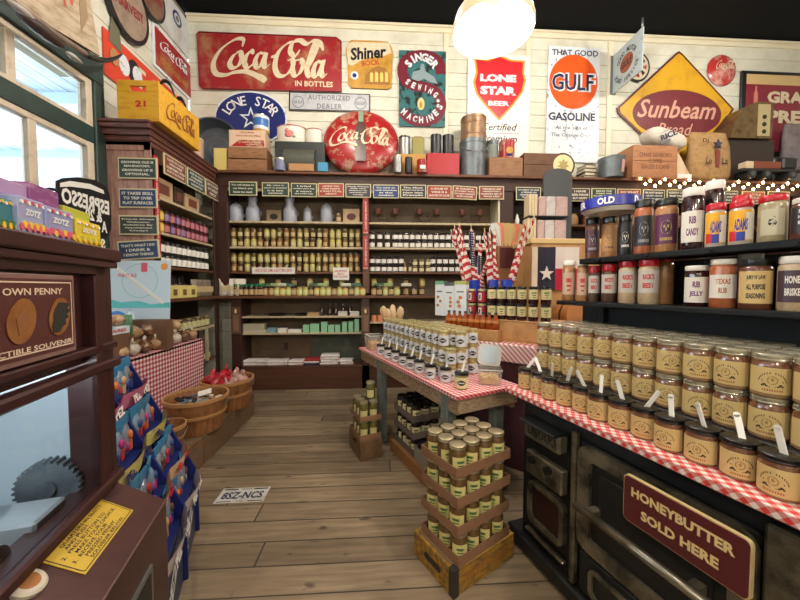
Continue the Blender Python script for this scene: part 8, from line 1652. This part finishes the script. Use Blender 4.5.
for i in range(16):
    a, rr = 2.4 * i, .15 * math.sqrt((i + .5) / 16); up = .26 if i > 11 else (.2 + .03 * (i % 2)); k = 0 if math.cos(a) < .2 or i < 2 else 1
    b = MB().blob((0, 0, .01), (.072, .055, .052), (rb1, rb2)[k], 10, jit=.14).blob((.0, 0, .075), (.03, .014, .038), (rb1, rb2)[k], 7, jit=.25)
    o = obj('red_candy_bag', b, None, (-1.46 + rr * math.cos(a), 3.15 + rr * math.sin(a), BZ + up), rot=(R(random.uniform(-30, 30)), R(random.uniform(-30, 30)), a)); tag(o, f'{("shiny red", "pink striped")[k]} candy bag heaped in the far basket', 'candy bag', f'{("shiny red", "pink striped")[k]} bags in the far basket')
for i in range(8):
    a = .8 * i; o = obj('purple_sachet', MB().box(-.032, .032, -.012, .012, -.006, .006, mat('sachet_purple', (74, 52, 84), .5), bev=.003), None, (-1.49 + .05 * math.cos(a), 2.31 + .05 * math.sin(a), BZ + .112 + .011 * (i % 3)), rot=(R(random.uniform(-15, 15)), 0, a)); tag(o, 'dark purple sachet in the small basket', 'sachet', 'purple sachets in the small basket')
fill = obj('paper_filling', MB().lathe([(0, .1), (.095, .1), (.09, .06), (0, .05)], it[3], 16), None, (-1.49, 2.31, BZ)); tag(fill, 'tan packing paper filling the small basket', 'filling', kind='stuff')

# ================================================================ lamps
shade = mat('milk_glass', (236, 222, 186), .3, emit=.25); brass_ = mat('lamp_brass', (150, 128, 88), .3, .9)
def pendant(label, x, y, z, r, L, power, group=None, full=True):
    o = empty('pendant_lamp', (x, y, z)); tag(o, label, 'lamp', group); s_ = r / .175
    part('milk_glass_shade', MB().lathe([(r, 0), (r * .995, .02 * s_), (r * .93, .06 * s_), (r * .78, .10 * s_), (r * .55, .13 * s_), (r * .34, .15 * s_), (r * .30, .19 * s_)], shade, 36).lathe([(r * .27, .19 * s_), (r * .3, .145 * s_), (r * .5, .12 * s_), (r * .74, .09 * s_), (r * .9, .05 * s_), (r * .97, .0)], shade, 36), o)
    part('holder', MB().lathe([(r * .32, .185 * s_), (r * .34, .21 * s_), (r * .2, .25 * s_), (.012, .27 * s_)], brass_, 20), o); part('rod', MB().tube([(0, 0, .26 * s_), (0, 0, L)], .008, blackp, 8), o)
    part('bulb', MB().blob((0, 0, .05 * s_), .035 * s_, mat('bulb_glow', (255, 226, 180), .4, emit=8), 12), o)
    light('pendant_light', (0, 0, -.09 * s_), power, (1, .91, .80), .07 * s_, o); return o
pendant('lit milk-glass pendant lamp hanging over the aisle', .50, 1.47, 2.49, .178, ZC - 2.49, LAMP_W)
for i, (x, y) in enumerate(((-1.0, -1.2), (1.6, -.9), (3.6, .6), (.3, -1.6))):  # unseen low pendants added as further light sources
    pendant(f'added milk-glass fill lamp out of view, {ORD[i]} of the row', x, y, 2.5, .178, ZC - 2.5, LAMP_W * 1.6)
for i, (x, y) in enumerate(((-.6, 2.9), (1.9, 2.9), (4.3, 2.9), (-.6, .2), (1.9, .2))):  # unseen high lamps added as fill for the back wall
    pendant(f'added high fill lamp out of view under the ceiling, {ORD[i]} one', x, y, 4.45, .22, ZC - 4.45, HIGH_FILL_W)
# blue drum: its lettering
t = MB(); rr = .1288
for s_, a in (('ER', -62), ('OLD', -8), ('D', 52)):
    tt = MB(); put_text(tt, s_, 0, .043, (.018 * len(s_)) * 1.3, .032, whitep, 0, .04); t.add([(rr * math.sin(x / rr + R(a)), -rr * math.cos(x / rr + R(a)), z) for x, y, z in tt.v], tt.f, whitep)
BT.rotation_euler = (0, 0, face_cam(BT.location, 1)); part('lettering', t, BT)
bpy.context.view_layer.update()
